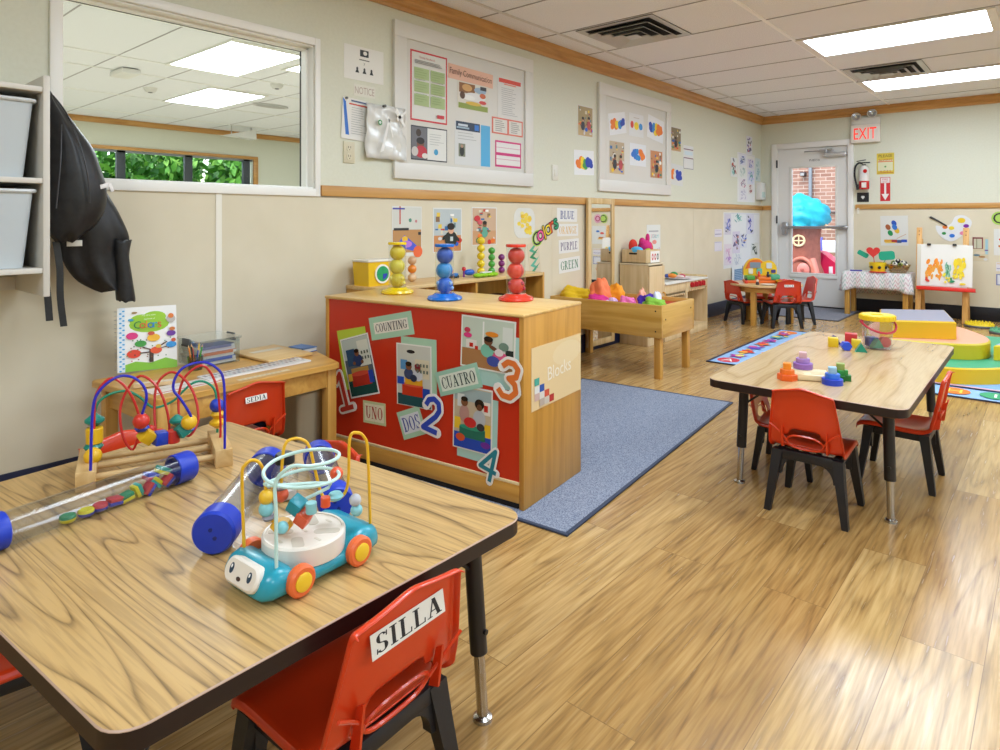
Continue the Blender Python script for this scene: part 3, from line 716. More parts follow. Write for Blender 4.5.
P2 = [('r', .5, .5, .94, .96, '#c9cdc4'), ('r', .74, .62, .4, .3, '#d9d2b6'), ('r', .22, .66, .2, .16, '#4f8fc2'), ('e', .42, .88, .12, .03, '#20252a'), ('r', .5, .1, .94, .18, '#1f4f55'), ('r', .46, .26, .6, .18, '#c4391f'), ('e', .46, .35, .3, .035, '#da5a3a'), ('r', .5, .40, .5, .1, '#e0a52b'), ('r', .12, .4, .2, .12, '#1f4fb8'), ('r', .85, .22, .2, .2, '#2445a8'),
      ('e', .36, .52, .14, .09, '#3c4a6e'), ('e', .36, .64, .09, .06, '#7a5138'), ('e', .36, .68, .09, .04, '#1d1611'), ('e', .62, .52, .14, .1, '#c9ced6'), ('e', .62, .62, .085, .055, '#7a5138'), ('e', .62, .66, .09, .04, '#7d2434'), ('e', .5, .46, .1, .06, '#27344f')]
for i in range(8): P2.append(('r', .62+.09*(i % 4), .58+.1*(i//4), .05, .05, '#6b7468'))
framed('photo on a mint mount beside the number 2: two children above a red roller', .543, .442, .195, .262, 1, MINT, .025, .03, 1, P2)
P3 = [('r', .5, .5, .95, .94, '#c2cfc0'), ('r', .5, .2, .95, .34, '#a97a4e'), ('r', .42, .64, .03, .56, '#e9eae6'), ('r', .86, .62, .18, .5, '#d7ddd6'), ('r', .9, .3, .14, .3, '#26302b'), ('r', .2, .46, .2, .16, '#e3ded6'), ('r', .2, .44, .07, .08, '#c2271c'), ('r', .3, .4, .06, .07, '#c2271c'), ('e', .13, .62, .08, .05, '#d6397c'), ('e', .12, .72, .06, .05, '#c23b57'), ('e', .58, .7, .12, .05, '#e08a2c'),
      ('e', .5, .38, .12, .13, '#78bda6'), ('e', .52, .56, .08, .08, '#6b4630'), ('e', .52, .6, .085, .055, '#17110d'), ('e', .62, .44, .1, .04, '#6b4630', -.4), ('e', .8, .5, .09, .08, '#6f8a7c'), ('e', .74, .28, .14, .12, '#d65a86'), ('e', .62, .2, .12, .1, '#3c4fa0'), ('e', .84, .16, .08, .07, '#e04f86'), ('e', .72, .38, .08, .07, '#e3d9da')]
framed('wide photo at the top right corner of the red panel: child sitting among toys', .918, .615, .258, .205, -2, '#a8cfc8', .032, -.06, -2, P3)
P4 = [('r', .5, .5, .94, .95, '#c4b59a'), ('r', .5, .86, .94, .2, '#9fb3b5'), ('r', .2, .76, .18, .2, '#d8e1e0'), ('r', .84, .7, .22, .2, '#e5e0d6'), ('r', .84, .7, .1, .1, '#c2271c'), ('r', .5, .14, .94, .24, '#1d48b5'), ('r', .86, .36, .2, .2, '#e3ba2c'), ('r', .12, .4, .16, .18, '#e9c335'), ('r', .5, .27, .66, .16, '#1f6f5d'), ('e', .5, .36, .33, .04, '#2f9a80'), ('e', .2, .18, .12, .06, '#d0522b'), ('e', .84, .14, .12, .05, '#6a2f9a'),
      ('e', .68, .52, .16, .14, '#b7bcc2'), ('e', .68, .72, .09, .07, '#5a3a26'), ('e', .68, .75, .12, .08, '#17110d'), ('e', .68, .70, .07, .05, '#6b4630'), ('e', .3, .56, .13, .14, '#b88e86'), ('e', .3, .74, .09, .065, '#7a5138'), ('e', .3, .79, .09, .04, '#1d1611'), ('e', .45, .44, .16, .08, '#c02a2c'), ('e', .72, .40, .1, .06, '#30343c')]
framed('photo on a mint mount under the CUATRO card: two children on a green roller', .846, .312, .192, .255, -1, '#a8cfc8', .022, -.035, -2, P4)
card('word_card', 'cream card reading UNO under the tilted photo', 'word card', .312, .245, .137, .098, '#c8cf9c', [('r', .5, .5, .86, .78, '#e6e0c4'), ('s', 'UNO', .5, .5, .55, '#b3402f', .76), ('r', .5, .5, .006, .95, '#a9a57f')], 2)
card('word_card', 'mint card reading DOS beside the number 2', 'word card', .529, .240, .135, .118, MINT, [('r', .5, .5, .82, .66, '#d8dfe6'), ('s', 'DOS', .5, .5, .5, '#2c3f9c', .74)], 22, .002)
card('word_card', 'mint card reading CUATRO between the photos', 'word card', .778, .458, .222, .098, '#9ccab6', [('r', .5, .5, .86, .66, '#dfe9dd'), ('s', 'CUATRO', .5, .5, .48, '#26433f', .8)], 18, .004)
def cutout(label, s, z, pts, w, col, rot, out, H):
    mb = MB(); N = Vector((0, 0, 1))
    P = [((x)*H, (y)*H) for x, y in pts]
    for i, p in enumerate(stroke_polys(P, w*H*2.0)): mb.prism(p, .0006, .0022+i*1.2e-5, M('#eceae6', .5))
    for i, p in enumerate(stroke_polys(P, w*H, False)+[ell(q[0], q[1], w*H/2*.98, w*H/2*.98, 12) for q in P[1:-1]]): mb.prism(p, .0024, .0034+i*1.2e-5, M(col, .45))
    return tag(mb.build('number_cutout', X=frame(bpos(s, z, out), BAX, R(rot))), label, 'number')
cutout('red number 1 cutout with white edge, lower left of the red panel', .122, .312, [(-.22, .28), (.02, .5), (.02, -.46), (-.22, -.46), (.02, -.46), (.26, -.46)], .13, '#c0392b', 20, .004, .165)
cutout('blue number 2 cutout with white edge, beside the DOS card', .642, .292, [(-.24, .24), (-.16, .42), (.02, .5), (.2, .42), (.26, .22), (.16, .02), (-.24, -.42), (.28, -.42)], .15, '#2a49b8', -10, .006, .145)
cutout('orange number 3 cutout with white edge, at the right of the red panel', 1.018, .492, [(-.26, .3), (-.12, .46), (.08, .48), (.24, .36), (.22, .14), (0, .04), (.22, -.06), (.3, -.26), (.14, -.46), (-.1, -.48), (-.28, -.34)], .16, '#df7532', -12, .006, .14)
cutout('teal number 4 cutout with white edge, at the bottom right of the red panel', .93, .150, [(.12, -.5), (.12, .5), (-.32, -.16), (.3, -.16)], .13, '#1f7f92', -14, .006, .125)
# blocks sign on the side
SAX = (Vector((-math.sin(BA), math.cos(BA), 0)), Vector((math.cos(BA), math.sin(BA), 0)))
def spos(m_, z): return (BO[0]+.0008*math.cos(BA)-m_*math.sin(BA), BO[1]+.0008*math.sin(BA)+m_*math.cos(BA), z)
sh = [('p', [(.0, .0), (1, 0), (1, .985), (0, 1)], '#e0c594'), ('e', .7, .75, .3, .2, '#e3cca0'), ('t', 'Blocks', .54, .52, .22, '#eee4d0', .5, R(3))]
for x, y, c in ((0, .37, '#46a190'), (1, .245, '#2c54a3'), (2, .13, '#d0543c'), (3, .02, '#b42c2a'), (1, .13, '#d8d2c6'), (0, .13, '#c9a9a0'), (2, .02, '#c8bfb0'), (0, .245, '#d8d8d4'), (1, .02, '#b9a99a')): sh.append(('r', .095+x*.093, y+.075, .09, .115, c))
sheet('block_label', 'tan sign reading Blocks with coloured squares, on the end of the block shelf', 'sign', spos(.256, .487), SAX, .41, .243, '#dcbf8c', sh)

# ---------------------------------------------------------------- sensory towers on the shelf
CLR = clear('clear_acrylic', '#f6f9f9', .07, .1)
def tower(x, y, col, light, label):
    t = thing('sensory_tower', label, 'toy', (x, y, BH), 0, None); c = M(col, .25, coat=.3)
    mb = MB(); mb.lathe([(0, 0), (.074, 0), (.079, .006), (.074, .016), (.05, .024), (.044, .03), (0, .03)], c, n=32); mb.build('base', t)
    mb = MB(); mb.lathe([(.042, .024), (.042, .236)], CLR, n=28, cap=False); mb.build('tube', t)
    mb = MB(); mb.lathe([(0, .236), (.043, .234), (.045, .240), (.043, .247), (0, .248)], c, n=28); mb.build('cap', t)
    for i, (dx, z) in enumerate(((.002, .064), (-.002, .130), (.002, .196))):
        mb = MB(); mb.ball((dx, 0, z), .0375 if i else .0365, M(light[i], .35, bump=.1, bscale=120), 20)
        if i == 0:
            for k in range(5): mb.ball((dx+.034*math.cos(2.2*k), .034*math.sin(2.2*k), z+.012*math.cos(k*3)), .009, M(light[3], .4), 8)
        if i == 1: mb.torus((dx, 0, z), .037, .0024, M(light[3], .4), n=24, k=6, X=Matrix.Translation((dx, 0, z)) @ Matrix.Rotation(PI/2, 4, 'X') @ Matrix.Translation((-dx, 0, -z)))
        mb.build('ball', t)
    return t
tower(.575, 2.04, '#e5c400', ('#d9c02a', '#dccb3c', '#e2c51d', '#f0e27a'), 'yellow ball tower with clear tube, leftmost of three on the block shelf')
tower(.925, 2.015, '#1169c8', ('#1b5fc4', '#1c86c8', '#174fb4', '#8cb4e6'), 'blue ball tower with clear tube, middle of three on the block shelf')
tower(1.178, 2.205, '#d8361f', ('#d23a2c', '#e04028', '#cf3524', '#b3324a'), 'red ball tower with clear tube, rightmost of three on the block shelf')
# ================================================================= WOODEN TABLE BY THE WALL
WT = (.475, 1.24); WTA = R(3); WTH = .50
t = thing('wooden_table', 'honey wood table against the left wall holding the Colors book and papers', 'table', (WT[0], WT[1], 0), WTA)
WTQ = [(loc2(x, y, WT, WTA)) for x, y in ((.705, 1.62), (.25, 1.735), (.25, .83), (.715, .885))]
mb = MB(); mb.prism(roundpoly(WTQ, .02, 4), WTH-.022, WTH, ply('beech_top', '#d0a050', '#ba863a', 'Y', .35), bev=.003); mb.build('tabletop', t)
mb = MB()
for s in (-1, 1): mb.rbox(s*.21-.009, s*.21+.009, -.33, .33, WTH-.10, WTH-.022, BEECH, .002)
for s in (-1, 1): mb.rbox(-.21, .21, s*.345-.009, s*.345+.009, WTH-.10, WTH-.022, BEECH, .002)
mb.build('apron', t)
for sx in (-1, 1):
    for sy in (-1, 1):
        mb = MB(); mb.rbox(sx*.205-.022, sx*.205+.022, sy*.345-.022, sy*.345+.022, 0, WTH-.022, BEECH_Z, .004); mb.build('leg', t)
# book
t = thing('picture_book', 'white spiral bound board book titled Colors, standing against the wall', 'book', (.236, 1.04, WTH), R(-17))
BX = Matrix.Translation((0, 0, 0)) @ Matrix.Rotation(R(-10), 4, 'Y')
BKF = (Vector((0, 1, 0)), Vector((1, 0, 0)))
mb = MB(); mb.rbox(-.02, -.001, -.105, .105, .0, .25, M('#e8e6e0', .6), .002, BX); mb.build('page_block', t)
sh = [('p', [(.03, 0), (1, 0), (1, .11), (.8, .17), (.55, .11), (.3, .15), (.03, .09)], '#86c231'), ('e', .53, .72, .34, .13, '#9acb2f'), ('e', .62, .83, .2, .09, '#9acb2f'), ('e', .4, .78, .2, .1, '#9acb2f'), ('r', .075, .5, .10, 1, '#dfe9f2')]
for i in range(26): sh.append(('e', .05+.05*(i % 2), .02+.037*i, .022, .012, '#3fa3d8'))
sh += [('r', .56, .22, .07, .2, '#4a2c17'), ('l', [(.56, .28), (.3, .27)], '#4a2c17', .02), ('l', [(.58, .3), (.82, .42)], '#4a2c17', .02), ('l', [(.54, .32), (.42, .36)], '#4a2c17', .018), ('l', [(.6, .3), (.88, .36)], '#4a2c17', .014)]
for x, y, rx, ry, c in ((.24, .55, .10, .055, '#d8327c'), (.38, .42, .10, .05, '#3f9a3c'), (.60, .50, .11, .06, '#f0b62a'), (.9, .55, .08, .045, '#6a2f96'), (.9, .37, .09, .05, '#2f8fd0'), (.64, .30, .10, .055, '#e2511f'), (.27, .27, .12, .065, '#df4325'), (.9, .78, .08, .06, '#b9b3ac'), (.9, .83, .05, .04, '#e07a2c'), (.22, .8, .05, .02, '#3b9ac0'), (.28, .91, .05, .015, '#9a7a3c'), (.56, .57, .06, .03, '#c9533a'), (.68, .36, .05, .03, '#e0b23a'), (.92, .62, .05, .03, '#d0762c'), (.94, .44, .04, .03, '#c9532a')): sh.append(('e', x, y, rx, ry, c))
rg = random.Random(4)
for i in range(26): sh.append(('e', rg.uniform(.15, .97), rg.uniform(.14, .5), .012, .01, rg.choice(['#2a2a2a', '#c02a2c', '#3a7a3c', '#7a4a2a'])))
for i, (ch, c) in enumerate(zip('Colors', ('#1d7a3c', '#d24a2c', '#e8862c', '#2b5fb8', '#2b8fc0', '#d8432c'))): sh.append(('t', ch, (.33, .415, .483, .55, .628, .70)[i], .715 if ch in 'Cl' else .70, .115 if ch in 'Cl' else .085, c))
sh += [('t', 'big book of', .53, .80, .03, '#eef4d8', .4), ('t', 'my very own', .52, .855, .025, '#eef4d8', .3)]
mb = MB(); art_mb(mb, .21, .252, .002, '#f0efec', sh, .3); o = mb.build('cover', t); o.matrix_local = BX @ frame((0, 0, .126), BKF)
mb = MB()
for i in range(15): mb.torus((0, 0, 0), .008, .0012, M('#c9c9cc', .3, .8), BX @ Matrix.Translation((-.008, -.106, .012+.0162*i)), 12, 5)
mb.build('spiral', t)
# clear box with latches holding booklets
CLB = clear('clear_bin', '#f2f6f6', .07, .15)
t = thing('storage_bin', 'clear plastic bin with dark latches behind the papers on the wooden table', 'bin', (.27, 1.27, WTH), R(4))
mb = MB()
for a in ((-.09, .09, -.085, -.083, 0, .10), (-.09, .09, .083, .085, 0, .10), (-.09, -.088, -.085, .085, 0, .10), (.088, .09, -.085, .085, 0, .10), (-.09, .09, -.085, .085, 0, .002)): mb.rbox(*a, CLB)
mb.build('tub', t)
mb = MB(); mb.prism(rrect(.2, .19, .015), .10, .108, clear('bin_lid', '#e6ecec', .15, .2)); mb.build('lid', t)
for s in (-1, 1):
    mb = MB(); mb.rbox(-.03, .03, s*.098-.004, s*.098+.004, .08, .112, M('#55585a', .4), .003); mb.cyl((-.03, s*.098, .084), (.03, s*.098, .084), .006, M('#2c2d2f', .4)); mb.build('latch', t)
for i, c in enumerate(('#e8e4e2', '#2f62c4', '#e8e2de', '#e07a48', '#ded6e2', '#7a80b0')):
    mb = MB(); mb.box((0, 0, .006), (.155, .15, .011), M('#ece9e4', .6), .001); mb.rbox(-.078, .078, -.076, .076, .0115, .0125, M(c, .45)); mb.rbox(.0778, .0785, -.07, .06, .001, .011, M(c, .45))
    o = mb.build('booklet', None, (.27+.004*(i % 2), 1.27-.004*(i % 3), WTH+.0028+.0127*i), R(4)); tag(o, None, 'book')
    o['label'] = ('booklet inside the clear latched bin, '+['at the very bottom of the pile', 'second from the bottom, blue', 'third from the bottom, pale', 'fourth from the bottom, orange', 'second from the top, pale lilac', 'topmost of the pile, slate purple'][i]); o['group'] = 'booklets in the clear bin'
# pencil cup
t = thing('pencil_cup', 'small clear cup of colored pencils between the book and the clear bin', 'cup', (.375, 1.165, WTH))
mb = MB(); mb.lathe([(0, 0.001), (.026, .001), (.03, .055), (.028, .055), (.024, .004)], clear('cup_grey', '#c8ccd0', .1, .1), n=18, cap=False); mb.build('cup', t)
for i, c in enumerate(('#2f59b8', '#4aa03c', '#e8c12c', '#d0382c', '#e88a2c', '#2a2a2a')):
    a = i*1.05; mb = MB(); p0 = Vector((.010*math.cos(a), .010*math.sin(a), .005)); p1 = Vector((.024*math.cos(a), .024*math.sin(a), .082+.008*(i % 3)))
    mb.cyl(p0, p1, .0032, M(c, .4), n=6); mb.cyl(p1, p1+(p1-p0).normalized()*.01, .0032, M('#d8b080', .6), r1=.0005, n=6)
    tag(mb.build('colored_pencil', None, t.location), {'#2f59b8': 'blue', '#4aa03c': 'green', '#e8c12c': 'yellow', '#d0382c': 'red', '#e88a2c': 'orange', '#2a2a2a': 'black'}[c]+' colored pencil in the clear cup beside the Colors book', 'pencil', 'pencils in the clear cup')
# flat things on the table
def flat(name, label, cat, x, y, z, rz, W, H, T, base, shapes):
    o = art_mb(MB(), W, H, T, base, shapes, .3).build(name, None, (x, y, z), rz); return tag(o, label, cat)
lg = [('r', .5, .5, .96, .9, '#e6e4e2')]
for i in range(22):
    lg.append(('r', .04+.043*i, .72, .028, .3, ['#9a8f96', '#c9b7ae', '#8a8f98', '#b9aeb2', '#a88f82'][i % 5])); lg.append(('r', .04+.043*i, .28, .024, .22, ['#b9c0c4', '#a0868a', '#8a8a92', '#c0a8a0'][i % 4]))
flat('laminated_strip', 'long laminated strip of small pictures lying along the wooden table', 'paper', .555, 1.33, WTH+.0005, R(90+2), .44, .095, .006, '#e4e2e0', lg)
flat('paper_sheet', 'white sheet with a red border line at the near end of the wooden table', 'paper', .60, 1.02, WTH+.0005, R(93), .24, .10, .002, '#e6e0da', [('r', .5, .12, 1, .1, '#c8402c'), ('r', .5, .6, .8, .03, '#a08a80')])
flat('folded_card', 'cream folded card lying at the near left corner of the wooden table', 'card', .515, .955, WTH+.003, R(70), .13, .04, .012, '#d9b98a', [('r', .5, .5, .9, .5, '#e8d9c0')])
flat('desk_strip', 'worn white name strip taped along the front edge of the wooden table', 'sticker', .665, 1.30, WTH+.0002, R(93), .22, .025, .0006, '#d8c7a4', [('r', .1+.09*i, .5, .05, .5, '#b9aa90') for i in range(9)])
t = thing('wooden_lap_board', 'flat wooden board with a worn label leaning at the back of the table', 'board', (.30, 1.49, WTH), R(3))
mb = MB(); X_ = Matrix.Rotation(R(-3), 4, 'X'); mb.rbox(-.10, .20, -.09, .13, .002, .014, MAPLE_L, .003); mb.build('board', t)
mb = MB(); mb.rbox(-.02, .02, -.05, .10, .0142, .0148, M('#cfc6b4', .6)); mb.build('worn_label', t)
t = thing('blue_book', 'small blue book lying at the wall end of the wooden table beside the block shelf', 'book', (.37, 1.655, WTH), R(8))
mb = MB(); mb.rbox(-.05, .05, -.035, .035, .003, .017, M('#d9dad8', .6)); mb.build('pages', t)
mb = MB(); mb.rbox(-.053, .053, -.038, .036, .0, .003, M('#2d5fa0', .4)); mb.rbox(-.053, .053, -.038, .036, .017, .020, M('#3a6fb0', .4)); mb.rbox(.036, .040, -.038, .036, .0, .02, M('#2d5fa0', .4)); mb.build('cover', t)
# under the table
def tub(name, label, cat, loc, rz, w, d, h, taper, col, rim=None, rough=.45):
    t = thing(name, label, cat, loc, rz); c = M(col, rough); mb = MB()
    po = rrect(w, d, .02, 4); k = 1-taper
    def ring(s, z, g=0): return [(x*s*(1-g), y*s*(1-g), z) for x, y in po]
    n = len(po); rs = [ring(k, 0), ring(1, h), ring(1, h, .04), ring(k, .006, .04)]
    vs = [v for r_ in rs for v in r_]; fs = [tuple(range(n))[::-1]]
    for i in range(3): fs += [(i*n+j, i*n+(j+1) % n, (i+1)*n+(j+1) % n, (i+1)*n+j) for j in range(n)]
    fs.append(tuple(range(3*n, 4*n))); mb.add(vs, fs, c); mb.build('body', t)
    if rim: mb = MB(); q = [(x*1.02, y*1.02, h-.004) for x, y in po]; mb.tube(q, .007, M(rim, .4), 6, True); mb.build('rim', t)
    return t
tub('waste_bin', 'beige waste bin under the right end of the wooden table', 'bin', (.20, 1.74, 0), R(5), .2, .16, .29, .12, '#b9a98a', '#8f8468')
t = thing('power_box', 'pale wall box mounted under the wooden table', 'box', (.06, 1.62, .20), 0)
mb = MB(); mb.rbox(-.045, .02, -.14, .10, 0, .12, M('#cfc8bc', .5), .004); mb.build('case', t); mb = MB(); mb.cyl((.02, .03, .03), (.024, .03, .03), .006, M('#3a3530', .5)); mb.build('knob', t)

# ================================================================= TOYS ON THE NEAR TABLE
TZ = .455
WD = M('#cfae78', .5); BMA = R(70.8); BM0 = (1.235, .525)
t = thing('bead_maze', 'wooden bead maze with looping red, blue and green wires on the near table', 'toy', (BM0[0], BM0[1], TZ), BMA)
mb = MB(); 
for x in (-.002, .303): mb = MB(); mb.rbox(x-.021, x+.021, -.008, .185, 0, .046, ply('end_block_wood', '#d6b47c', '#c29a5e', 'Y', .5), .002); mb.build('end_block', t)
for y in (.02, .10, .165): mb = MB(); mb.cyl((.016, y, .022), (.285, y, .022), .0085, WD, n=12); mb.build('dowel', t)
bl = [(0.008, .0, .044), (.012, 0, .184), (.025, 0, .232), (.062, 0, .262), (.095, 0, .258), (.119, 0, .233), (.125, 0, .2), (.114, .01, .15), (.122, .03, .11), (.165, .04, .085), (.21, .03, .1), (.228, .01, .13), (.204, 0, .185), (.185, 0, .216), (.191, 0, .249), (.214, 0, .272), (.256, 0, .277), (.288, 0, .256), (.302, 0, .225), (.305, 0, .15), (.305, 0, .044)]
mb = MB(); mb.tube(spline(bl, 5), .0033, M('#2426b0', .3), 8); mb.build('blue_wire', t)
rd = [(.012, .10, .044), (.012, .10, .165), (.02, .10, .212), (.05, .10, .24), (.084, .09, .21), (.106, .09, .155), (.112, .09, .105), (.097, .10, .05), (.075, .11, .083), (.068, .12, .15), (.084, .125, .2), (.114, .12, .234), (.15, .10, .208), (.172, .09, .155), (.18, .08, .09), (.165, .075, .065), (.148, .09, .10), (.15, .11, .2), (.181, .11, .237), (.213, .10, .222), (.24, .085, .175), (.248, .07, .11), (.225, .06, .075), (.207, .08, .1), (.203, .10, .17), (.22, .10, .225), (.264, .10, .248), (.296, .10, .19), (.306, .10, .1), (.306, .10, .044)]
mb = MB(); mb.tube(spline(rd, 5), .0033, M('#c42a26', .3), 8); mb.build('red_wire', t)
gn = [(.008, .15, .044), (.012, .15, .15), (.036, .15, .184), (.079, .15, .192), (.11, .15, .174), (.141, .15, .141), (.168, .15, .14), (.196, .15, .152), (.214, .15, .17), (.243, .15, .193), (.272, .15, .192), (.298, .15, .164), (.304, .15, .1), (.304, .15, .044)]
mb = MB(); mb.tube(spline(gn, 5), .0033, M('#1c8a68', .3), 8); mb.build('green_wire', t)
TEAL, YEL, BLU, RDD = M('#1a8272', .35), M('#e3b21c', .35), M('#2340b4', .35), M('#cc3222', .35)
bs = 1.25
def bead(kind, c, col, r=.016, rot=.6):
    mb = MB()
    r *= bs
    if kind == 'ball': mb.ball(c, r, col, 16)
    elif kind == 'bicone': mb.lathe([(.004, -r*.8), (r, -.003), (r, .003), (.004, r*.8)], col, c, 18)
    elif kind == 'disc': mb.lathe([(0, -r*.4), (r*.7, -r*.4), (r, 0), (r*.7, r*.4), (0, r*.4)], col, c, 18)
    elif kind == 'cyl': mb.lathe([(0, -r), (r*.92, -r), (r, -r*.9), (r, r*.9), (r*.92, r), (0, r)], col, c, 18)
    elif kind == 'cube': mb.box((0, 0, 0), (1.7*r,)*3, col, .002, Matrix.Translation(c) @ Matrix.Rotation(rot, 4, 'Y') @ Matrix.Rotation(.4, 4, 'Z'))
    mb.build('bead', t)
for k in (('bicone', (.012, .125, .132), TEAL, .018), ('cyl', (.012, .11, .098), YEL, .0155), ('disc', (.010, .11, .070), TEAL, .018), ('ball', (.010, .07, .058), YEL, .0165),
          ('ball', (.114, .01, .145), RDD, .0155), ('disc', (.116, .03, .122), BLU, .014), ('cube', (.127, .03, .1), YEL, .0145, .75), ('cube', (.157, .038, .088), BLU, .015, .1), ('cyl', (.187, .038, .087), RDD, .0125), ('cube', (.208, .03, .101), TEAL, .0135, -.5), ('ball', (.222, .015, .124), YEL, .0155),
          ('ball', (.135, .05, .11), RDD, .009), ('bicone', (.198, .08, .115), TEAL, .015), ('disc', (.225, .06, .094), BLU, .012),
          ('ball', (.303, .15, .122), BLU, .0155), ('disc', (.304, .15, .098), YEL, .0155), ('bicone', (.304, .15, .074), YEL, .017)): bead(*k)

CAPB = M('#1738b4', .4)
TUBE = clear('rolling_tube', '#e8ecf2', .05, .2)
def roll_tube(name, label, a, b, r):
    a = Vector((a[0], a[1], 0)); b = Vector((b[0], b[1], 0)); d = b-a; L = d.length
    t = thing(name, label, 'toy', (a.x, a.y, TZ), math.atan2(d.y, d.x))
    mb = MB(); mb.cyl((0, 0, r), (L, 0, r), r*.93, TUBE, n=28, cap=False); mb.build('tube', t)
    for x in (0, L):
        s = 1 if x == 0 else -1; mb = MB()
        mb.lathe([(0, -.004), (r*.9, -.004), (r, .002), (r, .042), (r*.94, .044), (r*.92, .03)], CAPB, n=28, cap=False, X=Matrix.Translation((x, 0, r)) @ Matrix.Rotation(s*PI/2, 4, 'Y'))
        for q in (-.008, .008): mb.cyl((x-s*.0041, q*.5, r+q), (x-s*.0052, q*.5, r+q), .004, M('#0f2376', .4), n=10)
        mb.build('cap', t)
    return t, L
t1, L1 = roll_tube('rolling_tube', 'clear tube with blue caps and colored discs inside, lying left on the near table', (1.425, .285), (1.352, .715), .036)
DC = {'green': '#2c8a5c', 'yellow': '#e0cf2c', 'red': '#c83a44', 'blue': '#2740b0', 'teal': '#2fa690'}
def disc(x, y, z, c1, c2, tilt, label, kind='disc', hd=0):
    mb = MB(); X_ = Matrix.Translation((x, y, z)) @ Matrix.Rotation(tilt, 4, 'Y') @ Matrix.Rotation(hd, 4, 'X')
    if kind == 'disc': mb.lathe([(0, -.007), (.0135, -.007), (.0155, -.004), (.0155, .0005)], M(DC[c1], .4), X=X_, n=16); mb.lathe([(.0155, .0005), (.0155, .004), (.0135, .007), (0, .007)], M(DC[c2], .4), X=X_, n=16)
    else: mb.box((0, 0, -.004), (.028, .025, .008), M(DC[c1], .4), .001, X_); mb.box((0, 0, .004), (.028, .025, .008), M(DC[c2], .4), .001, X_)
    o = mb.build('token', None); o.location = t1.location; o.rotation_euler = t1.rotation_euler; tag(o, label, 'toy', 'tokens inside the clear tube')
zr = .0115
disc(.160, .004, zr, 'yellow', 'green', 0, 'green and yellow disc in the clear tube, nearest its left cap')
disc(.195, .0, zr, 'blue', 'yellow', 0, 'yellow disc in the clear tube, second from the left')
disc(.225, .002, zr, 'blue', 'red', 0, 'red and blue disc in the clear tube, third from the left')
disc(.255, 0, zr+.002, 'blue', 'red', .1, 'red and blue token in the clear tube, fourth from the left', 'sq')
disc(.280, .0, zr+.002, 'yellow', 'green', -.2, 'green and yellow token in the clear tube, fifth from the left', 'sq')
disc(.308, .004, .018, 'yellow', 'teal', 1.2, 'tilted teal token in the clear tube, leading the pile at the right cap', 'sq')
disc(.330, -.004, .016, 'blue', 'red', -.9, 'tilted red token in the clear tube, in the pile at the right cap', 'sq')
disc(.352, .005, .022, 'teal', 'yellow', .8, 'yellow token in the clear tube, in the pile at the right cap', 'sq')
disc(.376, -.004, .020, 'blue', 'red', -.7, 'red token in the clear tube, deepest against the right cap', 'sq')
disc(.345, .012, .036, 'red', 'blue', .3, 'blue token in the clear tube, on top of the pile at the right cap', 'sq')
disc(.372, .008, .042, 'yellow', 'teal', .5, 'teal token in the clear tube, on top against the right cap', 'sq')
roll_tube('rolling_tube', 'clear tube with blue caps lying diagonally behind the car toy, its cap nearest the camera', (1.757, .583), (1.508, .842), .042)
roll_tube('rolling_tube', 'clear tube with blue caps partly hidden behind the car toy wires, on its right', (1.822, .818), (1.535, .962), .038)
t = thing('sensory_bottle', 'clear bottle with a black cap standing behind the car toy', 'bottle', (1.628, .812, TZ))
mb = MB(); mb.lathe([(0, .001), (.027, .001), (.03, .006), (.03, .062), (.02, .078), (.019, .084)], clear('bottle_clear', '#f4f6f8', .08, .08), n=22, cap=False); mb.build('body', t)
mb = MB(); mb.lathe([(0, .082), (.022, .082), (.022, .10), (.019, .103), (0, .103)], M('#16161a', .4), n=24); mb.build('cap', t)
mb = MB(); mb.lathe([(0, .004), (.026, .004), (.026, .022), (0, .024)], M('#d8d4ce', .6), n=18); mb.build('filling', t)

# car shaped activity toy ----------------------------------------------------
CARC = (1.926, .668); CARA = R(3)
t = thing('car_bead_toy', 'teal toy car with cream face, orange wheels and looping bead wires on the near table', 'toy', (CARC[0], CARC[1], TZ), CARA)
TQ = M('#1a93a8', .3, coat=.2); CRM = M('#e6ddd0', .4)
b = bmesh.new()   # body lofted front (-y) to rear (+y)
def sec(y, w, z0, z1, e=.018):
    p = rrect(2*w, z1-z0, min(e, (z1-z0)*.49, w*.49), 3); return [(x, y, z+(z0+z1)/2) for x, z in p]
secs = [sec(-.120, .045, .012, .026, .006), sec(-.115, .062, .008, .04, .014), sec(-.102, .071, .006, .051), sec(-.085, .073, .006, .055), sec(-.065, .073, .006, .050), sec(-.055, .072, .006, .036), sec(.05, .072, .006, .036), sec(.062, .072, .006, .052), sec(.10, .072, .006, .058), sec(.125, .068, .008, .05), sec(.134, .055, .012, .036, .01)]
mb = MB(); n = len(secs[0]); vs = [v for s in secs for v in s]; fs = [tuple(range(n)), tuple(range((len(secs)-1)*n, len(secs)*n))[::-1]]
for i in range(len(secs)-1): fs += [(i*n+j, (i+1)*n+j, (i+1)*n+(j+1) % n, i*n+(j+1) % n) for j in range(n)]
bb = bmesh.new(); V_ = [bb.verts.new(v) for v in vs]
for f in fs: bb.faces.new([V_[i] for i in f])
bmesh.ops.recalc_face_normals(bb, faces=bb.faces[:]); mb.bm(bb, TQ); body = mb.build('body', t, sharp=.9)
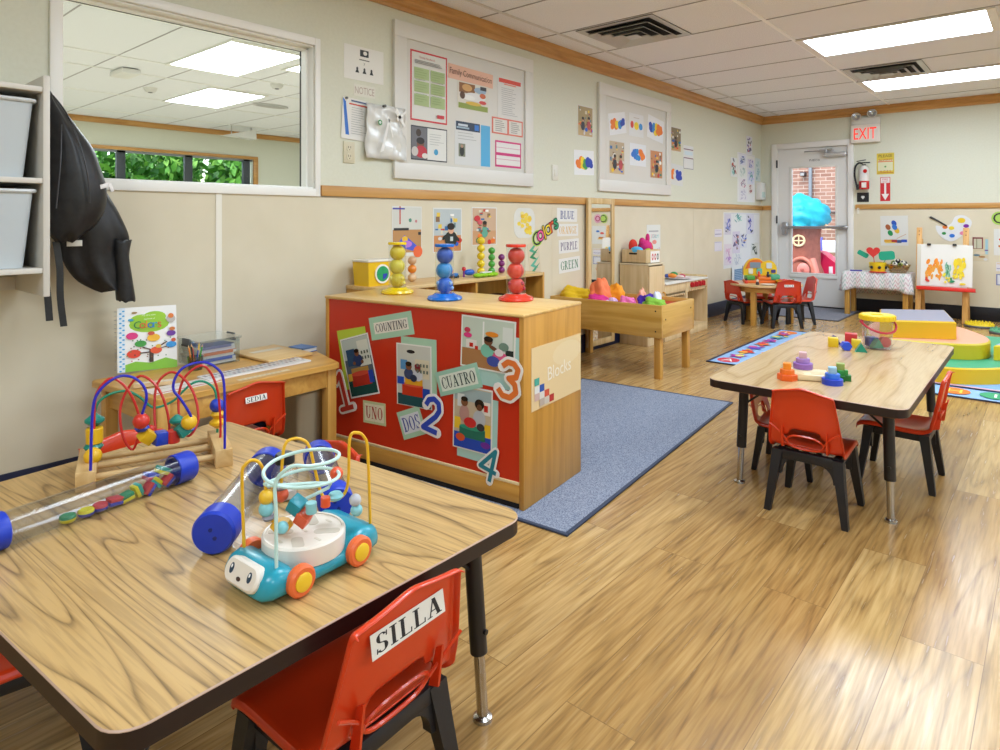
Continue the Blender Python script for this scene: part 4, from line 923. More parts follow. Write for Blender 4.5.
# face plate on the sloping nose
FX = Matrix.Translation((0, -.1165, .039)) @ Matrix.Rotation(R(-26), 4, 'X') @ frame((0, 0, 0), FW)
mb = MB(); mb.prism(rrect(.098, .042, .020, 6), -.014, .006, CRM, FX, bev=.004)
for s in (-1, 1): mb.prism(ell(s*.027, .002, .0055, .0085), .0062, .0066, M('#1d3a50', .3), FX); mb.prism(ell(s*.027-.001, .005, .002, .003), .0066, .0068, M('#f2f2f2', .3), FX)
mb.prism(ell(0, -.008, .006, .0035), .0062, .0066, M('#3a2420', .4), FX); mb.build('face_plate', t)
mb = MB(); mb.lathe([(0, .034), (.074, .034), (.075, .038), (.075, .066), (.072, .070), (.068, .070), (.068, .0675), (0, .0675)], CRM, (0.0, .006, 0), 40); dr = mb.build('shape_drum', t)
mb = MB(); sl = M('#c9bfae', .5)
for (x, y, w, h, a) in ((-.03, -.03, .05, .02, .6), (.03, -.035, .045, .022, -.5), (-.025, .035, .05, .02, -.4), (.035, .025, .05, .02, .8)):
    mb.prism([(px*math.cos(a)-py*math.sin(a)+x, px*math.sin(a)+py*math.cos(a)+y+.006) for px, py in rrect(w*.95, h*.95, .009, 4)], .0676, .0681, sl)
for (x, y) in ((0, 0), (-.052, 0), (.05, -.005), (0, -.055), (0.005, .055)): mb.prism(rrect(.018, .005, .0024, 3, x*.95, y*.95+.006), .0676, .0681, M('#d6ccba', .5))
mb.build('slots', dr)
for sx in (-1, 1):
    for y in (-.055, .072):
        mb = MB(); X_ = Matrix.Translation((sx*.071, y, .027)) @ Matrix.Rotation(sx*PI/2, 4, 'Y')
        mb.lathe([(0, -.004), (.024, -.004), (.027, 0), (.027, .010), (.023, .014), (.0165, .014), (.0165, .012)], M('#e36a35', .35), X=X_, n=26, cap=False); wv = mb.build('wheel', t)
        mb = MB(); mb.lathe([(0.0165, .011), (.016, .0155), (.013, .017), (0, .0175)], M('#e9bf2a', .35), X=X_, n=22); mb.build('hub', wv)
YW = M('#e6b122', .3); GW = M('#c2e2dc', .3)
yr = [(.05, .122, .052), (.045, .12, .19), (.042, .114, .22), (.038, .10, .232), (.03, .088, .222), (.028, .086, .14), (.02, .078, .112), (.01, .058, .108), (0, .045, .122), (-.01, .038, .165), (-.016, .030, .21), (-.02, .018, .228), (-.03, .003, .232), (-.035, -.012, .222), (-.036, -.018, .17), (-.03, -.022, .12)]
mb = MB(); mb.tube(spline(yr, 5), .0030, YW, 8); mb.build('yellow_wire', t)
yf = [(-.055, -.082, .05), (-.055, -.086, .18), (-.052, -.082, .203), (-.046, -.070, .21), (-.04, -.057, .198), (-.038, -.050, .165), (-.038, -.048, .11), (-.03, -.032, .085)]
mb = MB(); mb.tube(spline(yf, 5), .0030, YW, 8); mb.build('yellow_wire', t)
sp = [(.052, -.086, .05), (.052, -.087, .15), (.05, -.086, .20)]
for i in range(1, 30):
    a = -1.25+i*2*PI*1.85/30; sp.append((.03+.064*math.cos(a), -.020+.066*math.sin(a), .228-.0022*i))
sp += [(.03, .045, .15), (.0, .01, .125)]
mb = MB(); mb.tube(spline(sp, 3), .0032, GW, 8); mb.build('pale_wire', t)
def cb(kind, c, col, r): bead(kind, c, M(col, .35), r)
bs = 1.1
for k in (('ball', (-.038, -.048, .138), '#e8b92e', .0125), ('ball', (-.038, -.048, .116), '#86c6cc', .0125), ('disc', (-.037, -.044, .10), '#8a8690', .0115), ('disc', (-.02, -.028, .084), '#e3ab25', .019),
          ('cube', (.0, -.01, .12), '#168c9c', .014), ('cube', (.012, -.004, .098), '#dd5a35', .013), ('cyl', (.03, .0, .12), '#8cc8cc', .009), ('cyl', (.045, .02, .128), '#e2562e', .008), ('ball', (-.03, -.022, .135), '#dd5a35', .012), ('disc', (-.032, -.022, .15), '#8a8690', .012), ('ball', (-.045, -.022, .145), '#e3b62e', .009), ('ball', (.0, -.04, .09), '#7fc0c6', .01),
          ('ball', (.045, .045, .172), '#e2562e', .011), ('ball', (.05, .085, .11), '#b9bcc0', .0105), ('ball', (.05, .088, .090), '#86c6cc', .0105), ('disc', (.02, .062, .118), '#7fbfc4', .014)): cb(*k)
# ================================================================= LOW SHELF BEHIND
t = thing('cubby_shelf', 'low open wooden cubby shelf along the left wall behind the block shelf', 'shelf', (.014, 2.15, 0))
mb = MB(); D_, L_, Hh = .305, 1.41, .74
mb.rbox(0, D_, 0, .02, 0, Hh-.02, MAPLE_Z, .002); mb.rbox(0, D_, L_-.02, L_, 0, Hh, MAPLE_Z, .002); mb.rbox(.0, .012, .02, L_-.02, .06, Hh-.02, MAPLE_Z); mb.rbox(0, D_, .02, L_-.02, .05, .07, MAPLE); mb.rbox(0, D_-.01, .02, L_-.02, .38, .398, MAPLE)
mb.build('carcass', t)
mb = MB(); mb.rbox(0, D_+.006, -.003, L_-.02, Hh-.02, Hh, MAPLE_L, .003); mb.build('top', t)
for y in (.33, .733): mb = MB(); mb.rbox(.012, D_-.005, y-.009, y+.009, .398, Hh-.02, MAPLE_Z); mb.build('divider', t)
def basket(x, y, z, label):
    t = thing('wicker_basket', label, 'basket', (x, y, z)); mb = MB(); br = ply('wicker', '#6e4426', '#3f2414', 'Y', .7)
    for a in ((-.12, .12, -.2, -.19, 0, .2), (-.12, .12, .19, .2, 0, .2), (-.12, -.11, -.2, .2, 0, .2), (.11, .12, -.2, .2, 0, .2), (-.12, .12, -.2, .2, 0, .01)): mb.rbox(*a, br)
    mb.build('body', t); mb = MB()
    for i in range(9): mb.rbox(.12, .125, -.2, .2, .012+.021*i, .024+.021*i, br, .003)
    for j in range(20): mb.rbox(.121, .128, -.19+.02*j-.003, -.19+.02*j+.003, .01, .195, br)
    mb.build('weave', t)
basket(.19, 3.15, .398, 'dark wicker basket in the cubby shelf behind the blue ball tower')
# yellow sorting box
t = thing('sorting_box', 'yellow toy box with white lid and round green window, on the cubby shelf', 'toy', (.13, 2.262, .74), R(2)); YB_ = M('#e6bb14', .35)
mb = MB()
vs = [(-.06, -.10, 0), (.06, -.10, 0), (.06, .10, 0), (-.06, .10, 0), (-.066, -.107, .13), (.066, -.107, .13), (.066, .107, .13), (-.066, .107, .13)]
mb.add(vs, [(3, 2, 1, 0), (0, 1, 5, 4), (1, 2, 6, 5), (2, 3, 7, 6), (3, 0, 4, 7), (4, 5, 6, 7)], YB_); mb.build('body', t)
mb = MB(); mb.rbox(-.071, .071, -.112, .112, .13, .142, M('#e4dfd2', .4), .004); mb.build('lid', t)
mb = MB(); X_ = frame((.0637, -.01, .065), LW) ; mb.prism(ell(0, 0, .052, .052, 28), 0, .006, M('#eceae4', .4), X_); mb.prism(ell(0, 0, .042, .042, 28), .006, .0075, M('#1f9a5c', .4), X_)
for a in range(4): mb.prism([(0, 0), (.04*math.cos(a*PI/2+.04), .04*math.sin(a*PI/2+.04)), (.04*math.cos(a*PI/2), .04*math.sin(a*PI/2))], .0075, .008, M('#123a34', .5), X_)
mb.prism([(0, 0)]+[(.03*math.cos(R(a)), .03*math.sin(R(a))) for a in range(-90, 1, 15)], .008, .009, M('#2340b0', .4), X_); mb.build('round_window', t)
# stacks of balls
def stack(y, x, n, r, col, label, sh=0):
    t = thing('ball_stack', label, 'toy', (x, y, .74)); mb = MB(); mb.cyl((0, 0, 0), (0, 0, n*2*r*.93), .003, M('#d8c8a0', .5), n=8); mb.build('peg', t)
    for i in range(n): mb = MB(); mb.ball((0, 0, r*.95+i*2*r*.94), (r, r, r*.96), M(col[i % len(col)], .3, coat=.2), 18); mb.build('ball', t)
stack(3.10, .15, 5, .0262, ['#e6c81e'], 'tall stack of yellow balls on the cubby shelf, left of the green stack')
stack(3.205, .15, 4, .0235, ['#4aa03a'], 'stack of green balls on the cubby shelf, between yellow and purple')
stack(3.305, .15, 3, .0228, ['#7a1c6e'], 'short stack of purple balls on the cubby shelf')
stack(2.51, .15, 3, .026, ['#d8b48a', '#e0862a', '#d0a680'], 'stack of orange and tan balls behind the yellow tower')
t = thing('toy_vehicle', 'small orange and blue toy vehicle on the cubby shelf behind the blue tower', 'toy', (.17, 2.80, .74))
mb = MB(); mb.box((0, .03, .02), (.04, .05, .022), M('#2f6fb0', .4), .006); mb.build('body', t)
mb = MB(); mb.tube([(0, .02, .03), (0, -.04, .045), (0, -.075, .05)], .008, M('#e08a2a', .4), 8); mb.ball((0, .01, .045), .013, M('#d0402c', .4), 10); mb.build('arm', t)
mb = MB()
for y in (.012, .048): mb.cyl((-.022, y, .009), (.022, y, .009), .009, M('#30343a', .5), n=14)
mb.build('wheel', t)
t = thing('toy_helicopter', 'small blue and red toy on the cubby shelf beside the yellow ball stack', 'toy', (.16, 2.96, .74))
mb = MB(); mb.ball((0, .02, .026), (.022, .045, .02), M('#1f5fc0', .35), 14); mb.build('body', t); mb = MB(); mb.ball((0, -.03, .05), .014, M('#cc2f38', .35), 10); mb.cyl((0, -.03, .0), (0, -.03, .05), .006, M('#7a2f86', .4)); mb.build('figure', t)
t = thing('bead_tray', 'lime green caterpillar tray in front of the ball stacks', 'toy', (.265, 3.02, .74), R(90)); mb = MB(); LG = M('#8cc21c', .35)
for i in range(4): mb.ball((-.075+.05*i, 0, .014), (.034, .028, .014), LG, 14)
mb.build('base', t); mb = MB(); mb.box((0.0, 0, .03), (.09, .03, .008), M('#e6e4de', .4), .003); mb.build('inset', t)

# ================================================================= SENSORY TABLE WITH SCARVES
t = thing('sensory_table', 'wooden sand table with deep sides and square legs, filled with scarves', 'table', (.465, 4.33, 0), R(1)); SW, SD = .93, .54
mb = MB()
for y in (-SD/2+.01, SD/2-.01): mb.rbox(-SW/2, SW/2, y-.01, y+.01, .285, .51, ply('sand_table_side', '#cc9f50', '#b58535', 'X', .35), .003)
for x in (-SW/2+.01, SW/2-.01): mb.rbox(x-.01, x+.01, -SD/2+.02, SD/2-.02, .285, .51, ply('sand_table_end', '#d2a95e', '#bd8f42', 'Y', .35), .003)
mb.build('side_boards', t)
mb = MB(); mb.rbox(-SW/2+.02, SW/2-.02, -SD/2+.02, SD/2-.02, .46, .478, M('#b3271f', .4)); mb.build('tray', t)
for x, z in ((SW/2-.045, .47), (SW/2-.045, .33)): mb = MB(); mb.cyl((x, -SD/2-.002, z), (x, -SD/2+.002, z), .006, M('#4a3a2a', .4, .6), n=10); mb.build('bolt', t)
for y, z in ((-SD/2+.06, .41), (SD/2-.06, .45)): mb = MB(); mb.cyl((SW/2-.002, y, z), (SW/2+.002, y, z), .006, M('#4a3a2a', .4, .6), n=10); mb.build('bolt', t)
for sx in (-1, 1):
    for sy in (-1, 1): mb = MB(); x, y = sx*(SW/2-.045), sy*(SD/2-.045); mb.rbox(x-.024, x+.024, y-.024, y+.024, 0, .46, BEECH_Z, .004); mb.build('leg', t)
def scarf(label, x, y, z, rx, ry, rz_, col, seed, col2=None):
    rg = random.Random(seed); b = bmesh.new(); bmesh.ops.create_icosphere(b, subdivisions=4, radius=1)
    ph = [rg.uniform(0, 6) for _ in range(8)]
    for v in b.verts:
        c = v.co.copy(); w = 1+.12*math.sin(5*c.x+ph[0]+3*c.z)+.09*math.sin(7*c.y+ph[1]+2*c.x)+.05*math.sin(13*c.z+ph[2]+7*c.y)+.035*math.sin(19*c.x+13*c.y+ph[3])+.025*math.sin(31*c.z+23*c.x+ph[4])
        zz = c.z*w; zz = max(zz, -.25)
        v.co = Vector((c.x*rx*w, c.y*ry*w, (zz+.25)*rz_/1.25))
    mb = MB(); mb.bm(b, M(col, .7)); o = mb.build('play_scarf', None, (x, y, z), sharp=3)
    return tag(o, label, 'scarf', 'scarves in the sensory table')
SZ = .478
scarf('yellow scarf heaped at the left end of the sensory table', .16, 4.20, SZ, .17, .10, .10, '#e6bd10', 3)
scarf('sheer orange scarf standing highest in the sensory table', .36, 4.20, SZ, .075, .08, .17, '#ee7a4a', 5)
scarf('magenta scarf under the sheer orange one', .39, 4.12, SZ, .09, .05, .065, '#dd2f8c', 8)
scarf('amber orange scarf behind the sheer orange one', .40, 4.36, SZ, .06, .06, .125, '#ef9a12', 9)
scarf('pale lilac scarf right of the magenta one', .49, 4.14, SZ, .05, .04, .05, '#d8b6dc', 11)
scarf('pink scarf lying alone in the middle of the sensory table', .63, 4.13, SZ, .06, .05, .07, '#e86fae', 13)
scarf('peach scarf peaking behind the purple one', .68, 4.27, SZ, .04, .04, .11, '#f0a98c', 15)
scarf('purple scarf in the right half of the sensory table', .75, 4.20, SZ, .065, .07, .085, '#43209c', 17)
scarf('white scarf tuck between the purple and green ones', .80, 4.25, SZ, .04, .05, .10, '#d9d8e8', 19)
scarf('lime green scarf spilling at the right corner of the sensory table', .835, 4.15, SZ, .085, .055, .075, '#86bd3c', 21)

# ================================================================= MIRROR
t = thing('wall_mirror', 'tall narrow mirror in a pale wood frame on the left wall', 'mirror', (.006, 4.73, .04))
mb = MB(); fw = .05
for a in ((-.21, -.21+fw, 0, 1.24), (.21-fw, .21, 0, 1.24), (-.21+fw, .21-fw, 0, .05), (-.21+fw, .21-fw, 1.19, 1.24)): mb.rbox(.018, .045, *a, ply('mirror_frame', '#d8bd8c', '#c49f63', 'Z', .4), .005)
mb.build('frame', t); mb = MB(); mb.rbox(.018, .036, -.21+fw, .21-fw, .05, 1.19, M('#e6e6e4', .02, 1)); mb.build('glass', t)

# ================================================================= PLAY KITCHEN
t = thing('play_refrigerator', 'tall plain wooden play cabinet at the end of the play kitchen', 'cabinet', (.02, 5.075, 0))
mb = MB(); mb.rbox(0, .275, 0, .018, 0, .70, PALEW, .002); mb.rbox(0, .275, .272, .29, 0, .70, PALEW, .002); mb.rbox(0, .012, .018, .272, 0, .70, PALEW); mb.rbox(0, .275, .018, .272, .0, .07, PALEW); mb.rbox(0, .285, -.004, .294, .70, .715, M('#d8c9aa', .4), .003); mb.build('carcass', t)
mb = MB(); mb.rbox(.276, .292, .004, .286, .09, .69, ply('fridge_door', '#dcc197', '#cfb283', 'Z', .4), .003); d = mb.build('door', t)
mb = MB(); mb.tube(spline([(.292, .25, .36), (.315, .25, .37), (.315, .25, .44), (.292, .25, .45)], 4), .007, MAPLE, 8); mb.build('handle', d)
def unit(name, label, y0, y1, kind):
    t = thing(name, label, 'cabinet', (.02, y0, 0)); w = y1-y0
    mb = MB(); mb.rbox(0, .29, 0, .016, 0, .51, PALEW, .002); mb.rbox(0, .29, w-.016, w, 0, .545 if kind else .51, PALEW, .002); mb.rbox(0, .012, .016, w-.016, .0, .51, PALEW); mb.rbox(0, .29, .016, w-.016, .06, .076, PALEW); mb.rbox(.27, .29, .016, w-.016, 0, .06, PALEW, .002); mb.build('carcass', t)
    mb = MB(); mb.rbox(0, .305, 0, w-(.016 if kind else 0), .51, .526, M('#dcdad2', .35), .004); mb.rbox(0, .012, 0, w, .526, .56, PALEW, .002); mb.build('worktop', t)
    if kind:
        mb = MB(); mb.rbox(.276, .292, .016, w-.016, .435, .51, PALEW, .002); pn = mb.build('control_panel', t)
        for i in range(4): mb = MB(); mb.cyl((.292, .09+.085*i, .475), (.312, .09+.085*i, .475), .026, M('#b8242c', .35), n=18); mb.box((.318, .09+.085*i, .475), (.012, .008, .045), M('#c8333a', .35), .003); mb.build('knob', pn)
        mb = MB()
        for i in range(9): mb.cyl((.28, .03+.045*i, .432), (.29, .03+.045*i, .432), .02, PALEW, n=14)
        mb.build('scalloped_trim', t)
    else:
        mb = MB(); mb.rbox(.276, .290, .016, w-.016, .41, .51, PALEW, .002); 
        for i in range(9): mb.cyl((.276, .03+.046*i, .412), (.290, .03+.046*i, .412), .02, PALEW, n=14)
        mb.build('scalloped_trim', t)
        mb = MB(); mb.prism(rrect(.18, .24, .03, 5, .15, w/2), .5262, .529, M('#b9b8b2', .3, .4)); mb.build('basin', t)
unit('play_sink', 'low wooden play sink between the tall cabinet and the stove', 5.37, 5.82, 0)
unit('play_stove', 'wooden play stove with red knobs at the far end of the play kitchen', 5.825, 6.30, 1)
t = thing('play_food_tray', 'white tray heaped with colorful play food on the play kitchen', 'tray', (.185, 5.88, .526), R(80))
mb = MB(); mb.lathe([(0, 0), (.10, 0), (.14, .016), (.137, .018), (.098, .004), (0, .004)], M('#e2d9da', .35), n=28); mb.build('tray', t)
def toyfood(x, y, z, c, r, label):
    mb = MB(); mb.ball((0, 0, 0), r, M(c, .45), 12); tag(mb.build('play_food', None, (x, y, z)), label, 'toy', 'play food on the kitchen tray')
for a in ((.17, 5.80, .560, '#e88a2c', (.05, .03, .022), 'orange piece of play food on the white tray'), (.15, 5.88, .565, '#2c8a4a', (.04, .035, .028), 'green piece of play food on the white tray'), (.2, 5.95, .55, '#c83a5a', (.035, .03, .02), 'pink piece of play food at the right of the white tray'), (.12, 5.80, .556, '#3a5aa8', (.03, .03, .02), 'blue piece of play food at the back of the white tray'), (.23, 5.84, .552, '#e2c8c0', (.045, .03, .018), 'pale piece of play food at the front of the white tray')): toyfood(*a)
# wooden crate of plush on top of the tall cabinet
t = thing('toy_crate', 'wooden crate with a slot handle on top of the tall play cabinet', 'box', (.155, 5.19, .715))
mb = MB()
for a in ((-.12, .12, -.10, -.088, 0, .12), (-.12, .12, .148, .16, 0, .12), (-.12, -.108, -.088, .148, 0, .12), (.108, .12, -.088, .148, 0, .12), (-.12, .12, -.1, .16, 0, .01)): mb.rbox(*a, PALEW, .002)
mb.build('box', t); mb = MB(); mb.prism(rrect(.08, .016, .007, 3), .0, .001, M('#3a2a1c', .8), frame((-.01, -.1002, .085), FW)); mb.build('slot', t)
mb = MB(); art_mb(mb, .17, .10, .001, '#ece8e2', [('e', .22+.28*i, .5, .1, .3, ['#c83a44', '#b8323a', '#3a4a44'][i]) for i in range(3)]+[('e', .22+.28*i, .5, .05, .14, '#ece8e2') for i in range(3)]); o = mb.build('pattern_card', t); o.matrix_local = frame((.1205, .06, .055), LW)
tag(o, 'white card with red ring pattern')
def plush(label, x, y, z, r, c, ear=None):
    mb = MB(); mb.ball((0, 0, 0), r, M(c, .8, bump=.3, bscale=60), 14)
    for e in (ear or []): mb.ball(e[:3], e[3], M(c, .8, bump=.3, bscale=60), 10)
    tag(mb.build('soft_toy', None, (x, y, z)), label, 'soft toy', 'soft toys in the wooden crate')
plush('magenta soft toy with ears in the wooden crate on the play cabinet', .17, 5.26, .86, (.06, .07, .06), '#cf2a7c', [(.0, .05, .07, (.02, .02, .045)), (0, -.05, .04, (.03, .03, .04))])
plush('red soft toy at the back of the wooden crate', .10, 5.17, .865, (.04, .04, .06), '#d8382c')
plush('light blue soft toy at the front left of the wooden crate', .16, 5.13, .825, (.06, .045, .038), '#57b5e6')
plush('lime soft toy at the front of the wooden crate', .2, 5.24, .82, (.04, .035, .03), '#a8c82c')
plush('coral ring shaped soft toy at the right of the wooden crate', .18, 5.325, .845, (.035, .03, .055), '#e05a4a')
# ================================================================= THINGS ON THE LEFT WALL
def lw(name, label, cat, y0, y1, z0, z1, base, shapes, rot=0, group=None, x=0.0, **k):
    if z1 < 1.222: x += .005
    return sheet(name, label, cat, (x, (y0+y1)/2, (z0+z1)/2), LW, y1-y0, z1-z0, base, shapes, R(rot), group, **k)
def fw(name, label, cat, x0, x1, z0, z1, base, shapes, rot=0, group=None, out=0.0, **k):
    if z1 < 1.222: out += .005
    return sheet(name, label, cat, ((x0+x1)/2, FAR-out, (z0+z1)/2), FW, x1-x0, z1-z0, base, shapes, R(rot), group, **k)
lw('notice_paper', 'white paper with small black portraits high on the wall beside the observation window', 'paper', 2.145, 2.42, 1.885, 2.075, '#e4e3dc', [('r', .5, .82, .22, .2, '#1f201e'), ('e', .52, .83, .05, .06, '#e4e3dc'), ('r', .5, .62, .26, .03, '#55554f'), ('t', 'y', .5, .5, .09, '#77766f')]+[q for i in range(3) for q in (('e', .32+.18*i, .34, .025, .05, '#2a2a28'), ('p', [(.27+.18*i, .22), (.37+.18*i, .22), (.34+.18*i, .31), (.30+.18*i, .31)], '#1f201e'))])
lw('word_strip', 'small pale strip reading NOTICE between the portraits paper and the hanging forms', 'label', 2.21, 2.36, 1.795, 1.862, '#dedccf', [('t', 'NOTICE', .5, .5, .6, '#b5a294', .9)])
t = thing('wall_clipboard', 'white form with a blue stripe pinned on the wall above the outlet', 'paper', (.0, 2.215, 1.66)); mb = MB()
art_mb(mb, .175, .23, .002, '#e4e3de', [('p', [(.0, .98), (.12, .9), (.3, .1), (.16, .1)], '#2f6fc8'), ('r', .6, .86, .7, .035, '#c8402c'), ('r', .62, .94, .6, .04, '#4a5a80')]+lines(.35, .95, .15, .78, 12, '#a9aaa8', 3), z0=.004); o = mb.build('form', t); o.matrix_local = frame((0, 0, 0), LW, R(-3))
mb = MB(); mb.cyl((.0, -.06, .112), (.016, -.06, .112), .007, M('#5a5a58', .4)); mb.build('pin', t)
t = thing('plastic_sleeve', 'wrinkled clear plastic sleeve with papers hanging over the edge of the big board', 'sleeve', (.0, 2.415, 1.605)); 
b = bmesh.new(); G = [[None]*9 for _ in range(11)]
for i in range(11):
    for j in range(9):
        y = (-.145+.29*j/8); z = .155-.31*i/10; x = .034+.010*math.sin(j*1.9+i*.6)+.007*math.sin(i*1.5-j)
        G[i][j] = b.verts.new((x, y, z))
for i in range(10):
    for j in range(8): b.faces.new((G[i][j], G[i+1][j], G[i+1][j+1], G[i][j+1]))
mb = MB(); mb.bm(b, M('#dcdcd8', .18)); mb.build('sheet', t).modifiers.new('thick', 'SOLIDIFY').thickness = .002
mb = MB(); mb.prism(ell(-.06, .05, .014, .016, 16), .052, .053, M('#2c8a4a', .5), frame((0, 0, 0), LW)); mb.prism(ell(-.06, .05, .008, .009, 12), .053, .0535, M('#dfe6df', .5), frame((0, 0, 0), LW))
for p in ([(-.06, -.12), (.0, .08), (.012, .08), (-.035, -.11)], [(.0, .1), (.035, -.02), (.03, -.03), (-.005, .08)], [(.06, .15), (.13, .05), (.12, .04), (.05, .12)], [(.07, .07), (.135, .13), (.13, .14), (.06, .09)]): mb.prism(p, .0535, .0545, M('#f2f2f0', .1), frame((0, 0, 0), LW))  # thin glossy white slivers crossing the sleeve
mb.build('print', t)
mb = MB(); mb.cyl((.03, -.02, .15), (.05, -.02, .15), .008, M('#5a5a58', .4)); mb.build('pin', t)
def outlet(y, z, label, sw=False):
    t = thing('light_switch' if sw else 'wall_outlet', label, 'switch' if sw else 'outlet', (.0, y, z)); mb = MB(); mb.box((.004, 0, 0), (.008, .075, .12), M('#cfc7ac' if not sw else '#dcdace', .4), .003); mb.build('cover_plate', t)
    mb = MB()
    if sw: mb.box((.010, 0, 0), (.008, .02, .05), M('#e4e2d8', .4), .002)
    else:
        for s in (-1, 1):
            mb.prism(rrect(.034, .038, .012, 4, 0, s*.024), .008, .011, M('#d6ceb4', .4), frame((0, 0, 0), LW))
            for q in (-.007, .007): mb.rbox(.011, .0115, q-.0015, q+.0015, s*.024-.002, s*.024+.010, M('#3a3224', .6))
            mb.cyl((.011, 0, s*.024-.010), (.0115, 0, s*.024-.010), .003, M('#3a3224', .6), n=8)
    mb.build('rocker' if sw else 'receptacle', t)
outlet(2.175, 1.473, 'beige wall outlet below the pinned form, just above the chair rail')
outlet(4.115, 1.467, 'white wall switch between the two framed boards', True)
def board(label, y0, y1, z0, z1, fwid):
    t = thing('bulletin_board', label, 'board', (0, (y0+y1)/2, z0)); w = y1-y0; h = z1-z0; mb = MB(); c = M('#d9d7d0', .45)
    mb.rbox(0, .014, -w/2, w/2, 0, h, c, .002); mb.build('surface', t); mb = MB(); a = fwid
    for q in ((-w/2, w/2, 0, a), (-w/2, w/2, h-a, h), (-w/2, -w/2+a, a, h-a), (w/2-a, w/2, a, h-a)): mb.rbox(.014, .026, *q, M('#dddbd5', .4), .002)
    mb.build('frame', t)
board('large white framed board holding family papers, left of the two boards', 2.485, 3.815, 1.345, 2.285, .095)
board('smaller white framed board holding handprint paintings, right of the two boards', 4.73, 6.08, 1.345, 2.275, .10)
BX_ = .014
lw('info_poster', 'tall poster with a red border and green boxes at the left of the family board', 'poster', 2.615, 2.925, 1.705, 2.135, '#c9323c', [('r', .5, .5, .93, .95, '#dcdcd6'), ('t', 'Family Handbook', .45, .91, .04, '#c05a50', .7)]+[('r', .29+.44*i, .68-.19*j, .40, .16, '#a9bd84') for i in range(2) for j in range(3)]+lines(.12, .45, .28, .73, 14, '#8aa068', 1, .006)+lines(.56, .9, .28, .73, 14, '#8aa068', 2, .006)+lines(.1, .9, .82, .86, 3, '#9a9a98', 5, .01)+[('r', .8, .1, .2, .05, '#c9323c')], x=BX_)
lw('title_strip', 'pink paper strip reading Family Communication on the family board', 'sign', 2.935, 3.37, 2.01, 2.105, '#e0b29a', [('t', 'Family Communication', .5, .48, .55, '#6a4438', .94)], -1.0, x=BX_)
lw('craft_photo', 'photo of a messy white and brown craft in the centre of the family board', 'photo', 3.02, 3.325, 1.83, 2.01, '#d9d4c8', [('r', .5, .12, .94, .2, '#8a9a3c'), ('r', .3, .78, .5, .36, '#8a5a2c'), ('e', .3, .8, .16, .13, '#d0a060'), ('e', .55, .5, .34, .16, '#e4e4e4'), ('e', .72, .78, .2, .12, '#9ab2c8'), ('e', .8, .6, .1, .1, '#c8642c'), ('e', .35, .45, .2, .1, '#eeeeec'), ('r', .82, .88, .2, .14, '#3a3a3c'), ('e', .8, .35, .12, .07, '#c83c34'), ('e', .5, .25, .25, .07, '#d8b23c'), ('e', .15, .5, .08, .14, '#5a3a20')], x=BX_)
lw('policy_paper', 'white paper with a red header at the upper right of the family board', 'paper', 3.42, 3.69, 1.815, 2.105, '#dbdad6', [('r', .5, .92, .9, .1, '#d6442c'), ('r', .5, .84, .5, .03, '#e08a70')]+lines(.15, .85, .1, .74, 14, '#a8a8a8', 7), x=BX_)
lw('brochure', 'dark edged brochure with a photo of children at the lower left of the family board', 'paper', 2.62, 2.925, 1.465, 1.675, '#2c2c34', [('r', .71, .5, .54, .93, '#dfe0dc'), ('r', .22, .5, .42, .93, '#6a6a70'), ('e', .2, .8, .07, .11, '#3a2a20'), ('e', .25, .48, .1, .13, '#7a4a34'), ('e', .25, .57, .11, .1, '#20150f'), ('e', .27, .25, .16, .18, '#c02c3c'), ('e', .1, .25, .09, .14, '#c9c4c0'), ('e', .37, .14, .08, .08, '#e0d8d0'), ('e', .68, .28, .06, .09, '#3f9ac4')]+lines(.5, .92, .5, .8, 5, '#a5a7a8', 9), x=BX_)
lw('bulletin_page', 'large page with a wide blue side band in the lower middle of the family board', 'paper', 2.995, 3.345, 1.46, 1.745, '#d6d8d8', [('r', .36, .9, .66, .2, '#26364e'), ('r', .22, .92, .26, .05, '#c8d2dc'), ('r', .22, .86, .34, .04, '#9ab0c0'), ('r', .6, .9, .12, .13, '#2f74c8'), ('r', .85, .5, .27, .98, '#4fa8d8'), ('r', .19, .34, .18, .3, '#7a806a'), ('e', .19, .32, .06, .12, '#20241f'), ('e', .19, .43, .035, .04, '#b08a70')]+lines(.08, .6, .6, .74, 3, '#a6a8a8', 11), x=BX_)
lw('small_notice', 'small red bordered double notice at the right of the family board', 'paper', 3.36, 3.70, 1.70, 1.815, '#d6705c', [('r', .26, .5, .44, .82, '#dcd8d0'), ('r', .75, .5, .42, .82, '#dcd8d0')]+lines(.1, .42, .2, .8, 6, '#a09a94', 13, .05)+lines(.6, .9, .2, .8, 6, '#a09a94', 14, .05), x=BX_)
lw('schedule_paper', 'white paper with a magenta border at the lower right of the family board', 'paper', 3.395, 3.68, 1.47, 1.655, '#c92a74', [('r', .5, .74, .92, .38, '#e2dfdd'), ('r', .5, .26, .92, .36, '#e2dfdd'), ('r', .5, .74, .92, .02, '#c98aa4'), ('r', .5, .3, .92, .02, '#c98aa4')], x=BX_)
def splat(seed, cols):
    rg = random.Random(seed); o = []
    n = len(cols)
    for i, c in enumerate(cols):
        x = .22+.56*i/(n-1)
        for k in range(5): o.append(('e', x+rg.uniform(-.06, .06), .5+rg.uniform(-.17, .17)*(1.2-abs(i-(n-1)/2)/n), .10, .12, c))
    return o
OR, YE, GR, BL, CY, RE = '#ea7a1c', '#f0d21f', '#3f9a4a', '#1c3fae', '#2f8ad0', '#d8402c'
lw('handprint_painting', 'handprint painting tilted at the top left of the paintings board, orange to blue', 'painting', 4.90, 5.19, 1.86, 2.05, '#e6e7ea', splat(1, [OR, OR, YE, CY, BL]), 10, x=BX_)
